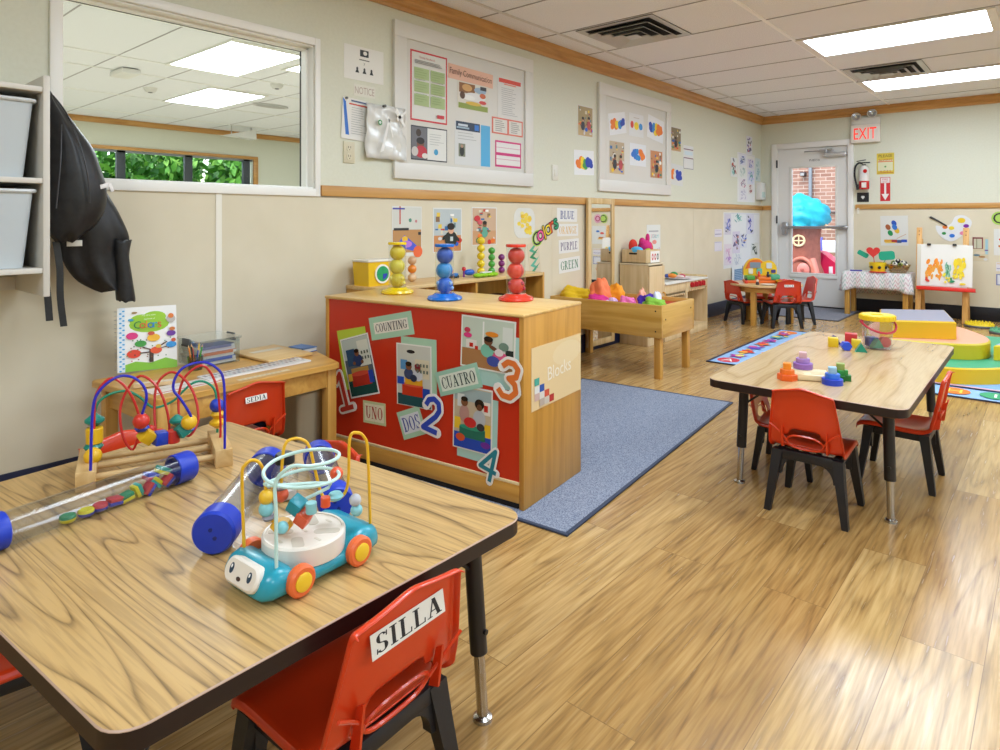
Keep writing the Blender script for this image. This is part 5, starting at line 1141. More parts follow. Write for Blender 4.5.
lw('color_spot_paper', 'paper with three small spots, red, yellow and cyan, on the paintings board', 'painting', 5.25, 5.52, 1.87, 2.08, '#dfe0e0', [('e', .2, .5, .11, .16, RE), ('e', .5, .47, .16, .18, YE), ('e', .8, .47, .13, .15, CY), ('r', .5, .82, .4, .03, '#c0b8b0')], 0, x=BX_)
lw('handprint_painting', 'handprint painting at the top right of the paintings board, blue at its left', 'painting', 5.60, 5.93, 1.87, 2.09, '#e6e7ea', splat(3, [BL, CY, YE, OR, OR]), -7, x=BX_)
lw('classroom_photo', 'photo of children at the bottom left of the paintings board', 'photo', 4.90, 5.17, 1.50, 1.80, '#d8d6d0', snap(31, '#b9a88c', '#c9b08a'), x=BX_)
lw('handprint_painting', 'handprint painting at the bottom middle of the paintings board, blue and orange halves', 'painting', 5.265, 5.57, 1.60, 1.805, '#e4e6ea', splat(5, ['#2f74d0', '#2f74d0', CY, OR, OR]), 0, x=BX_)
lw('classroom_photo', 'orange toned photo at the bottom right of the paintings board', 'photo', 5.65, 5.91, 1.50, 1.775, '#d8d6d0', snap(33, '#c98a5c', '#b98a60', 1), 0, x=BX_)
lw('classroom_photo', 'photo pinned left of the paintings board, above a handprint painting', 'photo', 4.435, 4.665, 1.79, 2.045, '#d8d6d0', snap(35, '#a89468', '#c2a878'))
lw('handprint_painting', 'handprint painting on bare wall left of the paintings board', 'painting', 4.385, 4.68, 1.47, 1.675, '#e8eaec', splat(7, [OR, OR, YE, GR, BL, BL]), 2)
lw('classroom_photo', 'photo pinned just right of the paintings board, near its top', 'photo', 6.09, 6.355, 1.80, 2.05, '#d8d6d0', snap(37, '#8a7a5c', '#c2a070', 1))
lw('schedule_card', 'white ruled card right of the paintings board', 'paper', 6.41, 6.655, 1.635, 1.885, '#dfe0e0', [('r', .5, .84, .96, .04, '#7a4a60'), ('r', .5, .47, .96, .04, '#7a4a60'), ('r', .5, .02, .96, .03, '#8a8a94'), ('r', .02, .24, .03, .46, '#8a8a94'), ('r', .98, .24, .03, .46, '#8a8a94'), ('r', .5, .68, .8, .16, '#cfe0ea')])
lw('handprint_painting', 'handprint painting low on the wall right of the paintings board, orange and dark blue apart', 'painting', 6.04, 6.40, 1.455, 1.67, '#d6d8d6', splat(9, [OR, OR, '#d6d8d6', BL, BL]), -3)
# below the rail
p1 = [('r', .5, .74, .96, .48, '#cfd0c8'), ('r', .26, .82, .04, .36, '#c0392f'), ('r', .22, .95, .4, .03, '#3a3aa0'), ('r', .5, .3, .96, .46, '#b98a58'), ('r', .3, .54, .5, .05, '#26262a'), ('e', .6, .72, .05, .04, '#4a8a7a'), ('e', .8, .7, .04, .03, '#c07a80'), ('p', [(.1, .2), (.4, .42), (.55, .35), (.9, .16), (.7, .1)], '#4a5ad0'), ('e', .42, .34, .1, .06, '#e8b82a'), ('e', .48, .24, .18, .07, '#b87ad8'), ('e', .25, .18, .2, .08, '#2447b8'), ('e', .86, .08, .16, .12, '#e8683a'), ('r', .92, .45, .1, .06, '#26262a')]
lw('activity_photo', 'photo of an indoor play space under the chair rail, first of three', 'photo', 2.48, 2.715, .88, 1.18, '#dcdcd8', p1)
p2_ = snap(42, '#b9c2c4', '#c98a54', 0)+[('e', .6, .3, .22, .18, '#1c2420'), ('e', .6, .5, .10, .09, '#d8a284'), ('e', .6, .58, .13, .08, '#241a14'), ('r', .62, .3, .1, .1, '#c9d2d0'), ('e', .38, .34, .1, .04, '#1c2420', .6), ('e', .82, .3, .1, .04, '#1c2420', -.7)]
lw('activity_photo', 'photo of a child in a black shirt under the chair rail, second of three', 'photo', 2.81, 3.07, .89, 1.175, '#dcdcd8', p2_)
lw('activity_photo', 'photo with red patterns under the chair rail, third of three, behind the ball stacks', 'photo', 3.165, 3.42, .925, 1.185, '#dcdcd8', snap(44, '#c9a98c', '#c99a70', 1)+[('e', .2, .7, .12, .08, '#c8323c'), ('e', .3, .6, .1, .06, '#d05a60')])
sh = []
rg = random.Random(5)
for i in range(22): sh.append(('e', rg.uniform(.22, .78), rg.uniform(.16, .84), .09, .07, rg.choice(['#ecd04a', '#e8c230', '#f0e08a'])))
lw('yellow_painting', 'rounded paper with yellow sponge paint under the chair rail', 'painting', 3.61, 3.855, .965, 1.185, '#d9d9d2', sh, 0, poly=rrect(.245, .22, .07, 5))
gl = []
for i, (a, c) in enumerate(((.9, '#4aa888'), (.7, '#2f8a5c'), (.45, '#5fb49a'), (.25, '#3f9a7a'))): gl += [('p', [(.1, a-.12), (.5, a-.1), (.95, a+.1), (.5, a)], c), ('p', [(.1, a-.12), (.4, a-.2), (.8, a-.25), (.4, a-.1)], c)]
lw('leaf_print', 'green leafy painted strip beside the red ball tower', 'painting', 3.78, 3.92, .68, .93, '#d4c6aa', gl, 8)
# Colors lettering: one banner cut-out of six letters
t = thing('letter_banner', 'multicolored cut out letters spelling Colors slanting up the wall', 'letters', (.006, 4.0, 1.005))
for i, (ch, c, e) in enumerate(zip('Colors', ('#20242a', '#e85a9a', '#e8b22a', '#e8d22a', '#d8502c', '#1f9a6c'), ('#a9cf4a', '#5a2a3c', '#5a6a2a', '#30343a', '#7a2a1c', '#14503c'))):
    mb = MB(); vs, fs, x0, x1, y0, y1 = text_geo(ch); hh = .105 if ch in 'Cl' else .078; k = hh/(y1-y0)
    X_ = frame((0, -.125+.049*i, -.050+.0225*i), LW, R(22)); ctr = ((x0+x1)/2, (y0+y1)/2)
    for a in range(10): mb.add([((v.x-ctr[0])*k+.009*math.cos(a*PI/5), (v.y-ctr[1])*k+.009*math.sin(a*PI/5), .001+.0001*a+.0006*i) for v in vs], fs, M(e, .5), X_)
    mb.add([((v.x-ctr[0])*k, (v.y-ctr[1])*k, .0024+.0006*i) for v in vs], fs, M(c, .5), X_)
    mb.build('letter', t)
for wd, c, y0, y1, z0, z1, r_ in (('BLUE', '#1f3f86', 4.14, 4.42, 1.083, 1.19, -1), ('ORANGE', '#d9b05a', 4.145, 4.435, .968, 1.065, 0), ('PURPLE', '#5a4a70', 4.165, 4.445, .835, .942, 2), ('GREEN', '#2f7a52', 4.165, 4.46, .68, .795, 3)):
    lw('color_word_card', 'white card reading '+wd+' in the column of color words', 'word card', y0, y1, z0, z1, '#e2e1dc', [('s', wd, .5, .5, .6, c, .84)], r_)
lw('rules_card', 'white card with pink and teal lettering behind the toys on the play kitchen', 'poster', 5.60, 5.88, .70, 1.05, '#dedfda', [('r', .5, .82, .7, .04, '#a9a9ac'), ('t', 'STOP', .5, .68, .1, '#d88aa0', .4), ('t', 'CALM', .62, .68, .1, '#6ac0bc', .5), ('e', .55, .52, .16, .06, '#e08a80'), ('r', .4, .25, .16, .1, '#a8c27a'), ('p', [(.66, .05), (.78, .06), (.8, .34), (.7, .3)], '#5a4a80'), ('r', .9, .22, .05, .3, '#c9a0c0')])
lw('backing_paper', 'large pale backing sheet behind the corner drawings below the rail', 'paper', 7.47, 8.68, .52, 1.185, '#e2e2e4', [('r', .5, .98, .96, .01, '#c9c9d2')], T=.0004)
lw('backing_paper', 'pale backing sheet behind the corner drawings above the rail', 'paper', 7.92, 8.52, 1.32, 1.93, '#e2e2e2', [('r', .5, .98, .96, .01, '#c9c9d2')], T=.0004)
# corner sheets
def doodle(seed, base, pal):
    rg = random.Random(seed); o = []
    for i in range(16): o.append(('e', rg.uniform(.2, .8), rg.uniform(.12, .88), rg.uniform(.06, .2), rg.uniform(.02, .08), rg.choice(pal), rg.uniform(-1, 1)))
    return o
PU = ['#8a7ac0', '#a89ad0', '#5a5a90', '#b9a0c8', '#6a8ac8']; PB = ['#4a5ac0', '#2f3f9a', '#7a8ad0', '#3a3a50', '#8a9ab0']
n = 0
for y0, y1, z0, z1, base, pal, lab in ((8.21, 8.42, 1.93, 2.16, '#dadbe2', ['#c84a5c', '#4a3f80', '#8a7ab0', '#3a3a44'], 'narrow drawing with red and violet, topmost of the corner papers'),
    (7.70, 7.90, 1.62, 1.85, '#dfe2e2', ['#3a4a48', '#b04a40', '#8ac8c4', '#6a6a70'], 'pale drawing with a teal foot, leftmost of the corner papers above the rail'),
    (7.97, 8.20, 1.78, 1.91, '#dcdce6', PB, 'blue scribbled drawing, upper row of the corner papers'),
    (7.97, 8.20, 1.62, 1.77, '#dfe2e0', ['#b9cfc8', '#9ab0b0', '#c9d2cc'], 'faint green drawing under the blue scribbled one in the corner'),
    (8.25, 8.48, 1.75, 1.87, '#dcd8e4', PU, 'violet scribbled drawing in the middle of the corner papers'),
    (8.25, 8.50, 1.55, 1.74, '#d8dae8', ['#b0b4e0', '#c2bfe6', '#5aa0a8'], 'lilac sheet with a teal foot line in the corner'),
    (8.53, 8.72, 1.60, 1.90, '#d0dcdf', ['#a9c8d0', '#b9d2d6', '#8ab0ba'], 'pale blue sheet close to the room corner above the rail'),
    (7.98, 8.21, 1.50, 1.61, '#e0dce2', ['#c06a80', '#5a4a70', '#8a7a9a'], 'drawing with a rosy blot in the lower row of the corner papers'),
    (8.30, 8.43, 1.43, 1.55, '#e0d8d4', ['#8a1f2c', '#a02a34', '#7a1a28'], 'small dark red card among the corner papers'),
    (7.98, 8.25, 1.34, 1.49, '#dfdde2', ['#c9c4d0', '#b9b4c8'], 'nearly blank lilac sheet just above the rail in the corner'),
    (7.50, 7.70, .92, 1.165, '#cfcad8', PB, 'drawing with a blue blot under the rail, left of the corner group'),
    (7.78, 8.08, 1.07, 1.165, '#dfe2e0', ['#4aa8a0', '#5ac0b4', '#3a8a90'], 'teal scribbled word sheet just under the rail'),
    (8.21, 8.46, .915, 1.17, '#d8d4e2', ['#2f3fae', '#4a5ab8', '#4a4a58', '#9a8ab8'], 'drawing with a strong blue blot under the rail near the corner'),
    (7.75, 7.98, .69, .955, '#d4ccde', ['#8a6ab8', '#c06a50', '#5a4a80', '#4a4a58'], 'purple and orange drawing in the middle below the rail'),
    (8.00, 8.22, .745, .925, '#dadae2', ['#2f2fa0', '#4a6ac0', '#50505a', '#c9a070'], 'drawing with a deep blue blot right of the purple and orange one'),
    (7.50, 7.72, .56, .81, '#dcd2dc', ['#c99ac0', '#b48ac8', '#d8b0c8'], 'pink and lilac drawing at the lower left of the corner group'),
    (8.38, 8.62, .64, .80, '#dcdcd8', ['#3a4a3c', '#5a6a58', '#2a2a2c'], 'dark green scribble sheet nearest the room corner'),
    (7.76, 8.04, .55, .685, '#dee0e2', ['#c9ced8', '#b4bccc'], 'blank pale sheet behind the round table toys')):
    lw('child_drawing', lab, 'drawing', y0, y1, z0, z1, base, doodle(100+n, base, pal), x=.0016); n += 1
lw('ruled_card', 'white card with a violet line left of the corner drawings, upper of two', 'paper', 7.21, 7.42, .90, .99, '#dcd8e4', [('r', .5, .35, .9, .1, '#8a84a8'), ('r', .5, .8, .8, .06, '#c0b8d0')])
lw('ruled_card', 'white card left of the corner drawings, lower of two', 'paper', 7.21, 7.42, .735, .845, '#d8d6e2', [('r', .5, .94, .95, .05, '#a09cc0'), ('r', .5, .06, .9, .05, '#c0bcd2')])
t = thing('wall_dispenser', 'small white wall box in the corner above the rail', 'box', (.0, 8.64, 1.36)); mb = MB(); mb.rbox(.001, .07, -.10, .10, 0, .22, M('#dddcd8', .4), .006); mb.build('case', t); mb = MB(); mb.rbox(.0705, .072, -.06, .06, .03, .1, M('#bcd2cf', .4)); mb.build('panel', t)
lw('daily_chart', 'blue ruled chart standing behind the toy playhouse near the corner', 'poster', 7.70, 8.06, .30, .535, '#dfe2e4', [('r', .55, .45, .7, .8, '#5a86b0')]+[('r', .55, .12+.09*i, .7, .02, '#c0d2e2') for i in range(9)]+[('r', .94, .5, .05, .95, '#2f4f7a')], x=.012)

# ================================================================= FAR WALL THINGS
t = thing('exit_sign', 'white EXIT sign with red letters and two round emergency lamps above the door', 'exit sign', (1.235, FAR, 2.02)); WP = M('#dcdad4', .4)
mb = MB(); mb.rbox(-.155, .155, -.07, -.0005, 0, .215, M('#e8e2da', .4), .006); mb.rbox(-.15, .155, -.055, -.0005, .215, .30, WP, .01); mb.build('housing', t)
mb = MB(); art_mb(mb, .27, .15, .0006, '#ece6de', [('t', 'EXIT', .5, .5, .9, '#e0281c', .88)], .4); o = mb.build('face', t); o.matrix_local = frame((0, -.0705, .108), FW)
o.data.materials.append(M('#000000'));
EXM = emit('exit_red', '#f02a1a', .9)
for i, m in enumerate(o.data.materials):
    if m.name.startswith('mat_e0281c'): o.data.materials[i] = EXM
for x, y_, z in ((-.10, -.05, .31), (.07, -.05, .335)):
    mb = MB(); X_ = Matrix.Translation((x, y_, z)) @ Matrix.Rotation(R(78), 4, 'X') @ Matrix.Rotation(R(10), 4, 'Y')
    mb.lathe([(0, -.03), (.03, -.028), (.05, -.005), (.054, .02), (.05, .026), (.044, .024)], M('#d2d0ca', .35), X=X_, n=26, cap=False); mb.build('emergency_lamp', t)
    mb = MB(); mb.lathe([(.046, .022), (.03, .014), (0, .01)], M('#b9bcc0', .15, .8), X=X_, n=24, cap=False); mb.lathe([(0, .02), (.012, .018), (.012, .012)], M('#f2f0e2', .2), X=X_, n=14, cap=False); mb.build('lens', t)
t = thing('fire_extinguisher', 'red fire extinguisher with white label and black hose on the far wall beside the door', 'fire extinguisher', (1.225, FAR-.07, 1.46)); RX = M('#c0181a', .25, coat=.3)
mb = MB(); mb.lathe([(0, 0), (.05, 0), (.056, .006), (.056, .10)], RX, n=28); mb.lathe([(.0562, .10), (.0562, .20), (.0562, .225), (.045, .255), (.028, .275), (.02, .285)], M('#dcd8d4', .35), n=28, cap=False); mb.lathe([(.02, .285), (.02, .30), (0, .30)], M('#2a2a2c', .4), n=16); mb.build('cylinder', t)
mb = MB(); mb.prism(rrect(.05, .06, .003, 2), 0, .001, M('#e8e2dc', .4), frame((0.01, -.0568, .05), FW)); mb.prism(ell(0, 0, .022, .024, 16), 0, .0014, RX, frame((.022, -.0568, .215), FW)); mb.build('label', t)
mb = MB(); mb.box((.01, -.01, .318), (.11, .022, .014), M('#2c2c30', .3, .7), .004, None, 2); mb.box((.02, -.01, .345), (.10, .02, .010), M('#4a4a4e', .3, .7), .003, Matrix.Rotation(R(-8), 4, 'Y')); mb.build('handle', t)
mb = MB(); mb.tube(spline([(-.01, -.02, .305), (-.05, -.03, .315), (-.085, -.04, .27), (-.092, -.045, .17), (-.075, -.04, .06), (-.065, -.04, .03)], 6), .011, M('#141416', .5), 10); mb.cyl((-.066, -.04, .06), (-.062, -.04, -.005), .017, M('#141416', .5), r1=.013); mb.build('hose', t)
mb = MB(); mb.rbox(-.03, .03, .0, .069, .10, .16, M('#3a3a3c', .4, .5), .004); mb.build('bracket', t)
fw('black_sign', 'small black sign with a white heart below the fire extinguisher', 'sign', 1.135, 1.263, 1.312, 1.425, '#17181c', [('e', .44, .54, .09, .12, '#e4e4e4'), ('e', .56, .54, .09, .12, '#e4e4e4'), ('p', [(.36, .48), (.64, .48), (.5, .28)], '#e4e4e4')], T=.004)
fw('yellow_notice', 'yellow and orange notice right of the fire extinguisher', 'sign', 1.345, 1.525, 1.635, 1.885, '#d8c040', [('r', .5, .42, .86, .5, '#d8d8b4'), ('t', 'PLEASE', .5, .87, .13, '#5a4a1c', .78), ('t', 'ALWAYS', .5, .68, .10, '#c8502c', .84), ('r', .5, .60, .86, .04, '#e0782c'), ('e', .5, .36, .06, .04, '#5a9a4c'), ('t', 'A C E S', .5, .14, .10, '#c85a2c', .84), ('r', .5, .07, .9, .03, '#c87a2c')])
fw('fire_arrow_sign', 'red sign with a white downward arrow below the yellow notice', 'sign', 1.382, 1.485, 1.318, 1.60, '#c8202c', [('r', .5, .87, .88, .22, '#e4dcdc'), ('t', 'FIRE', .5, .91, .08, '#c8202c', .7), ('t', 'EXT', .5, .81, .07, '#c8202c', .6), ('r', .5, .50, .2, .5, '#eae6e4'), ('p', [(.12, .3), (.88, .3), (.5, .04)], '#eae6e4')])
fw('wall_tag', 'tiny white hanging tag below the black sign on the chair rail', 'tag', 1.14, 1.165, 1.17, 1.24, '#e4e0d4', [('r', .5, .8, .5, .1, '#b0a890')], out=.024)
pb = []
for x, y, c in ((.28, .62, '#a0562c'), (.5, .75, '#1f4fae'), (.36, .42, '#1f8a4a'), (.6, .5, '#d8b02a'), (.52, .62, '#2f6fc0')): pb.append(('e', x, y, .09, .10, c, .4))
pb += [('r', .28, .16, .3, .08, '#d8a02a'), ('r', .5, .15, .2, .1, '#a82c2a'), ('r', .68, .14, .16, .1, '#3a4a80'), ('r', .86, .16, .2, .09, '#1f4fc0'), ('l', [(.6, .24), (.92, .38)], '#c8a080', .02), ('r', .35, .10, .36, .03, '#e0c040')]
fw('bottle_poster', 'white poster with painted ovals and crayons above the cloth covered table', 'poster', 1.385, 1.665, .795, 1.145, '#d9d8d2', pb, 1)
# palette
t = thing('paint_palette_cutout', 'white paint palette cut out with color dots and a black brush above the easel', 'wall decoration', (2.095, FAR-.006, .985))
mb = MB(); X_ = frame((0, 0, 0), FW); po = [(-.16, .05), (-.10, .035), (-.02, .07), (.02, .15), (.10, .16), (.165, .10), (.155, .03), (.10, -.04), (.02, -.115), (-.04, -.125), (-.10, -.09), (-.15, -.02)]
mb.prism([p[:2] for p in spline([(a, b_, 0) for a, b_ in po], 4, True)], .0006, .004, M('#dfe0e2', .45), X_); mb.build('palette', t)
for x, y, rx, c in ((.075, .105, .036, '#e6c21c'), (.118, .045, .026, '#7a1f9a'), (.085, -.035, .026, '#e88aa8'), (-.01, -.065, .026, '#1f6fd0'), (-.085, -.04, .02, '#1f8a3c'), (-.075, .03, .025, '#e0782a'), (-.015, .02, .026, '#e8cc2c')): mb = MB(); mb.prism(ell(x, y, rx, rx*.8, 18), .004, .0055, M(c, .4), X_); mb.build('paint_spot', t)
mb = MB(); mb.tube([(-.215, -.008, .145), (-.14, -.008, .10), (-.06, -.008, .045)], .011, M('#1d1a1c', .4), 8, radii=[.012, .009, .008]); mb.build('brush', t)
fw('art_photo', 'photo with a dark red frame shape right of the easel', 'photo', 2.26, 2.415, .64, .915, '#d0c8b4', [('r', .5, .5, .9, .95, '#cfc2a4'), ('r', .36, .74, .6, .46, '#7a2f34'), ('r', .36, .72, .46, .38, '#c2bfa8'), ('r', .3, .72, .05, .38, '#8a8a70'), ('r', .86, .6, .16, .6, '#9ac2d0'), ('e', .5, .36, .3, .06, '#d8c8b0'), ('e', .3, .26, .2, .04, '#5a7a8a'), ('e', .6, .2, .2, .04, '#a87a4a'), ('e', .8, .1, .12, .05, '#d0d0d2'), ('r', .85, .46, .2, .05, '#6a4a90')])
fw('painting_page', 'white page with red and orange marks, above two ruled cards at the right edge', 'poster', 2.455, 2.72, .715, 1.0, '#dadbd8', [('e', .3, .6, .14, .06, '#d8402c'), ('r', .35, .35, .4, .08, '#c8702a'), ('r', .4, .28, .4, .05, '#e0b22a'), ('e', .6, .7, .12, .06, '#2f6fc0')])
fw('ruled_card', 'white ruled card low on the far wall at the right edge, upper of two', 'paper', 2.475, 2.70, .545, .64, '#d9d6de', [('r', .5, .85, .95, .1, '#d8b890'), ('r', .5, .3, .95, .08, '#8a86b0')])
fw('ruled_card', 'white blue bordered card low on the far wall at the right edge, lower of two', 'paper', 2.475, 2.70, .395, .515, '#7a80b0', [('r', .5, .5, .9, .84, '#d6d6dc')])
t = thing('letter_banner', 'green edged black letter C of wall lettering at the right edge of the far wall', 'letters', (2.53, FAR-.006, 1.115)); X_ = frame((0, 0, 0), FW)
for i, (ch, c, e) in enumerate(zip('Co', ('#1c2420', '#a83a5c'), ('#a8cc5a', '#d8a0b4'))):
    mb = MB(); vs, fs, x0, x1, y0, y1 = text_geo(ch); k = .115/(y1-y0) if i == 0 else .09/(y1-y0); cx, cy = (x0+x1)/2, (y0+y1)/2
    mb.prism(ell(-.03+.115*i, 0, .066, .072, 22), .001, .003, M(e, .5), X_); mb.add([((v.x-cx)*k-.03+.115*i, (v.y-cy)*k, .0036) for v in vs], fs, M(c, .5), X_); mb.build('letter', t)
# ================================================================= CLOTH COVERED TABLE
def cloth_mat():
    k = NT('zigzag_cloth'); tc = k.n('TexCoord'); sp = k.n('SeparateXYZ'); k.l(tc.outputs['Object'], sp.inputs[0])
    x = k.math('MULTIPLY', sp.outputs[0], 40); zz = k.math('PINGPONG', x, 1)
    v = k.math('ADD', k.math('MULTIPLY', k.math('SUBTRACT', sp.outputs[2], sp.outputs[1]), 22), zz)
    b = k.math('FRACT', v); cell = k.math('FRACT', k.math('MULTIPLY', sp.outputs[0], 5.2))
    colr = k.ramp(cell, [(0, '#b8606c'), (.25, '#4a9a84'), (.5, '#b0708a'), (.72, '#6a7a90'), (.9, '#3f8a6e')], 'CONSTANT')
    n = k.n('TexNoise'); n.inputs['Scale'].default_value = 90; k.l(tc.outputs['Object'], n.inputs['Vector'])
    msk = k.ramp(k.math('MULTIPLY', k.ramp(b, [(.0, '#000000'), (.5, '#000000'), (.6, '#ffffff'), (.9, '#ffffff'), (1, '#000000')]), n.outputs[0]), [(.22, '#000000'), (.5, '#c8c8c8')])
    k.l(k.mix(msk, '#dcd7d6', colr), k.b.inputs['Base Color']); k.b.inputs['Roughness'].default_value = .7
    return k.m
CT = (1.415, 8.49); cw, cd, chh = .64, .36, .50
t = thing('art_table', 'small wooden table under a patterned cloth by the far wall', 'table', (CT[0], CT[1], 0)); mb = MB(); mb.rbox(-cw/2, cw/2, -cd/2, cd/2, chh-.025, chh-.004, BEECH, .004); mb.build('tabletop', t)
for sx in (-1, 1):
    for sy in (-1, 1): mb = MB(); x, y = sx*(cw/2-.03), sy*(cd/2-.03); mb.rbox(x-.025, x+.025, y-.025, y+.025, 0, chh-.025, BEECH_Z, .004); mb.build('leg', t)
b = bmesh.new(); N = 96; rows = []
per = []
for i in range(N):
    s = i/N*4; k_ = int(s); f = s-k_; a, c_ = cw/2+.008, cd/2+.008
    per.append([(-a+2*a*f, -c_, 0, -1), (a, -c_+2*c_*f, 1, 0), (a-2*a*f, c_, 0, 1), (-a, c_-2*c_*f, -1, 0)][k_])
ctr = b.verts.new((0, 0, chh))
for lv, (d, z) in enumerate(((-.06, chh), (0, chh), (.006, chh-.01), (.012, chh-.08), (.016, chh-.15), (.018, chh-.185))):
    row = []
    for i, (x, y, nx, ny) in enumerate(per):
        w = .010*math.sin(i*1.15)*(lv-1)/4 if lv > 1 else 0
        corner = min(abs(abs(x)-cw/2-.008)+abs(abs(y)-cd/2-.008), .12)/.12
        out = d+w+(.03*(1-corner)*(lv-1)/4 if lv > 1 else 0)
        zz = z-(.04*(1-corner)*(lv-1)/4 if lv > 1 else 0)
        if lv < 1: row.append(b.verts.new((x*.8, y*.7, z)))
        else:
            if ny > 0 and lv == 5: zz -= .09
            row.append(b.verts.new((x+nx*out, y+ny*min(out, .05), zz)))
    rows.append(row)
for i in range(N): b.faces.new((ctr, rows[0][i], rows[0][(i+1) % N]))
for r_ in range(5):
    for i in range(N): b.faces.new((rows[r_][i], rows[r_+1][i], rows[r_+1][(i+1) % N], rows[r_][(i+1) % N]))
bmesh.ops.recalc_face_normals(b, faces=b.faces[:]); mb = MB(); mb.bm(b, cloth_mat()); o = mb.build('tablecloth', None, (CT[0], CT[1], 0)); tag(o, 'white cloth with fine colored zigzags draped over the table by the far wall', 'tablecloth')
o.modifiers.new('thick', 'SOLIDIFY').thickness = .0015
t = thing('paper_flower_pot', 'yellow craft pot with paper heart and teal leaves on the cloth', 'craft', (1.42, 8.42, chh+.002)); mb = MB(); mb.lathe([(0, 0), (.075, 0), (.09, .11), (.08, .11), (.07, .01)], M('#e8c61c', .5), n=24, cap=False)
for a in range(6): mb.ball((.082*math.cos(a+4.1), .082*math.sin(a+4.1), .055), .018, M('#1d1d22', .5), 10)
mb.build('pot', t)
def petal(c, cx, cz, w, h, a=0, heart=False, y=0):
    mb = MB(); X_ = Matrix.Translation((cx, y, cz)) @ frame((0, 0, 0), FW) @ Matrix.Rotation(a, 4, 'Z')
    if heart: pts = [(.5*w*(16*math.sin(q)**3)/16, .5*h*(13*math.cos(q)-5*math.cos(2*q)-2*math.cos(3*q)-math.cos(4*q))/15) for q in [2*PI*i/28 for i in range(28)]]
    else: pts = rrect(w, h, min(w, h)*.3, 4)
    mb.prism(pts, 0, .004, M(c, .6), X_); return mb
petal('#d8342f', -.04, .23, .14, .13, 0, True, -.03).build('heart', t); petal('#1fa583', .09, .19, .16, .10, .1).build('leaf', t); petal('#1fa583', -.15, .20, .12, .055, -.5).build('leaf', t)
mb = MB(); mb.cyl((-.03, 0, .05), (-.04, -.02, .2), .004, M('#d0502a', .5)); mb.cyl((.03, 0, .05), (.09, 0, .17), .004, M('#3a8a4a', .5)); mb.build('stem', t)
t = thing('patterned_bowl', 'clear bowl heaped with black and yellow patterned balls on the cloth', 'bowl', (1.62, 8.44, chh+.002)); mb = MB(); mb.lathe([(0, 0), (.08, 0), (.125, .095), (.121, .095), (.076, .006)], clear('bowl_clear', '#e8dcc0', .1, .1), n=26, cap=False); mb.build('bowl', t)
rg = random.Random(3)
for i in range(14):
    c = ['#d8a81c', '#e8e4da', '#23232a', '#c8a44a', '#7a8a2c', '#d8d4c8'][i % 6]; mb = MB(); a = i*2.4; r_ = .075*math.sqrt((i+1)/14); mb.ball((0, 0, 0), .027, M(c, .5), 12)
    for q in range(4): mb.ball((.02*math.cos(q*1.6), .02*math.sin(q*1.6), .012*(1 if q % 2 else -1)), .0105, M('#1d1d24' if c != '#23232a' else '#e4e0d4', .5), 8)
    tag(mb.build('patterned_ball', None, (1.62+r_*math.cos(a), 8.44+r_*math.sin(a), chh+.06+.085*(1-r_/.085)+.012*(i % 3))), 'dotted ball in the clear bowl on the patterned cloth', 'ball', 'dotted balls in the clear bowl')
tag(MB().cyl((-.06, 0, .008), (.06, .02, .008), .008, M('#4a3fa0', .4)).build('marker', None, (1.20, 8.40, chh+.001)), 'purple marker at the left end of the patterned cloth', 'marker')
tag(MB().box((0, 0, .006), (.16, .10, .010), M('#c8342f', .5), .002).build('red_booklet', None, (1.44, 8.335, chh+.001)), 'red booklet at the front edge of the patterned cloth', 'book')

# ================================================================= EASEL
t = thing('painting_easel', 'wooden easel with a red tray holding a painted sheet, by the far wall', 'easel', (2.03, 8.33, 0)); EW = ply('easel_wood', '#dcab68', '#c89450', 'Z', .45)
X_ = Matrix.Rotation(R(-7), 4, 'X')
for s in (-1, 1):
    mb = MB(); mb.rbox(s*.21-.026, s*.21+.026, -.012, .012, .0, 1.02, EW, .004, X_)
    for z in (.98, .94): mb.cyl((s*.21, -.013, z), (s*.21, -.010, z), .006, M('#8a5a2c', .6), n=10, X=X_)
    mb.build('front_leg', t)
    mb = MB(); mb.rbox(s*.205-.02, s*.205+.02, -.011, .011, 0, .90, EW, .004, Matrix.Translation((0, .34, 0)) @ Matrix.Rotation(R(10), 4, 'X')); mb.build('rear_leg', t)
mb = MB(); mb.rbox(-.225, .225, -.026, -.013, .37, .835, M('#d8d2c4', .4), .003, X_); mb.build('board', t)
mb = MB(); mb.rbox(-.215, .305, -.10, -.012, .335, .345, M('#c8261c', .35), 0, X_); mb.rbox(-.215, .305, -.11, -.10, .335, .375, M('#d8281c', .35), .004, X_); mb.build('tray', t)
mb = MB()
for x in (-.115, .115): mb.box((x, -.036, .832), (.035, .03, .022), M('#17171a', .4), .005, X_)
mb.build('clip', t)
pt = []
rg = random.Random(12)
for i in range(34): x = rg.uniform(.12, .42); y = rg.uniform(.18, .62); pt.append(('e', x, y, rg.uniform(.015, .04), rg.uniform(.03, .09), rg.choice(['#ee8a1c', '#f09a2c', '#e8a03c']), rg.uniform(-.4, .4)))
for i in range(16): pt.append(('e', rg.uniform(.48, .6), rg.uniform(.14, .6), .012, rg.uniform(.05, .1), rg.choice(['#3f8a5a', '#6aa88a', '#8ac0a0']), rg.uniform(-.3, .3)))
for i in range(30): pt.append(('e', rg.uniform(.66, .86), rg.uniform(.22, .66), rg.uniform(.02, .04), rg.uniform(.04, .08), rg.choice(['#ecd01c', '#f0d83c', '#e8c82a']), rg.uniform(-.3, .3)))
for i in range(8): pt.append(('e', rg.uniform(.4, .7), rg.uniform(.08, .3), .025, .03, '#e8d83c'))
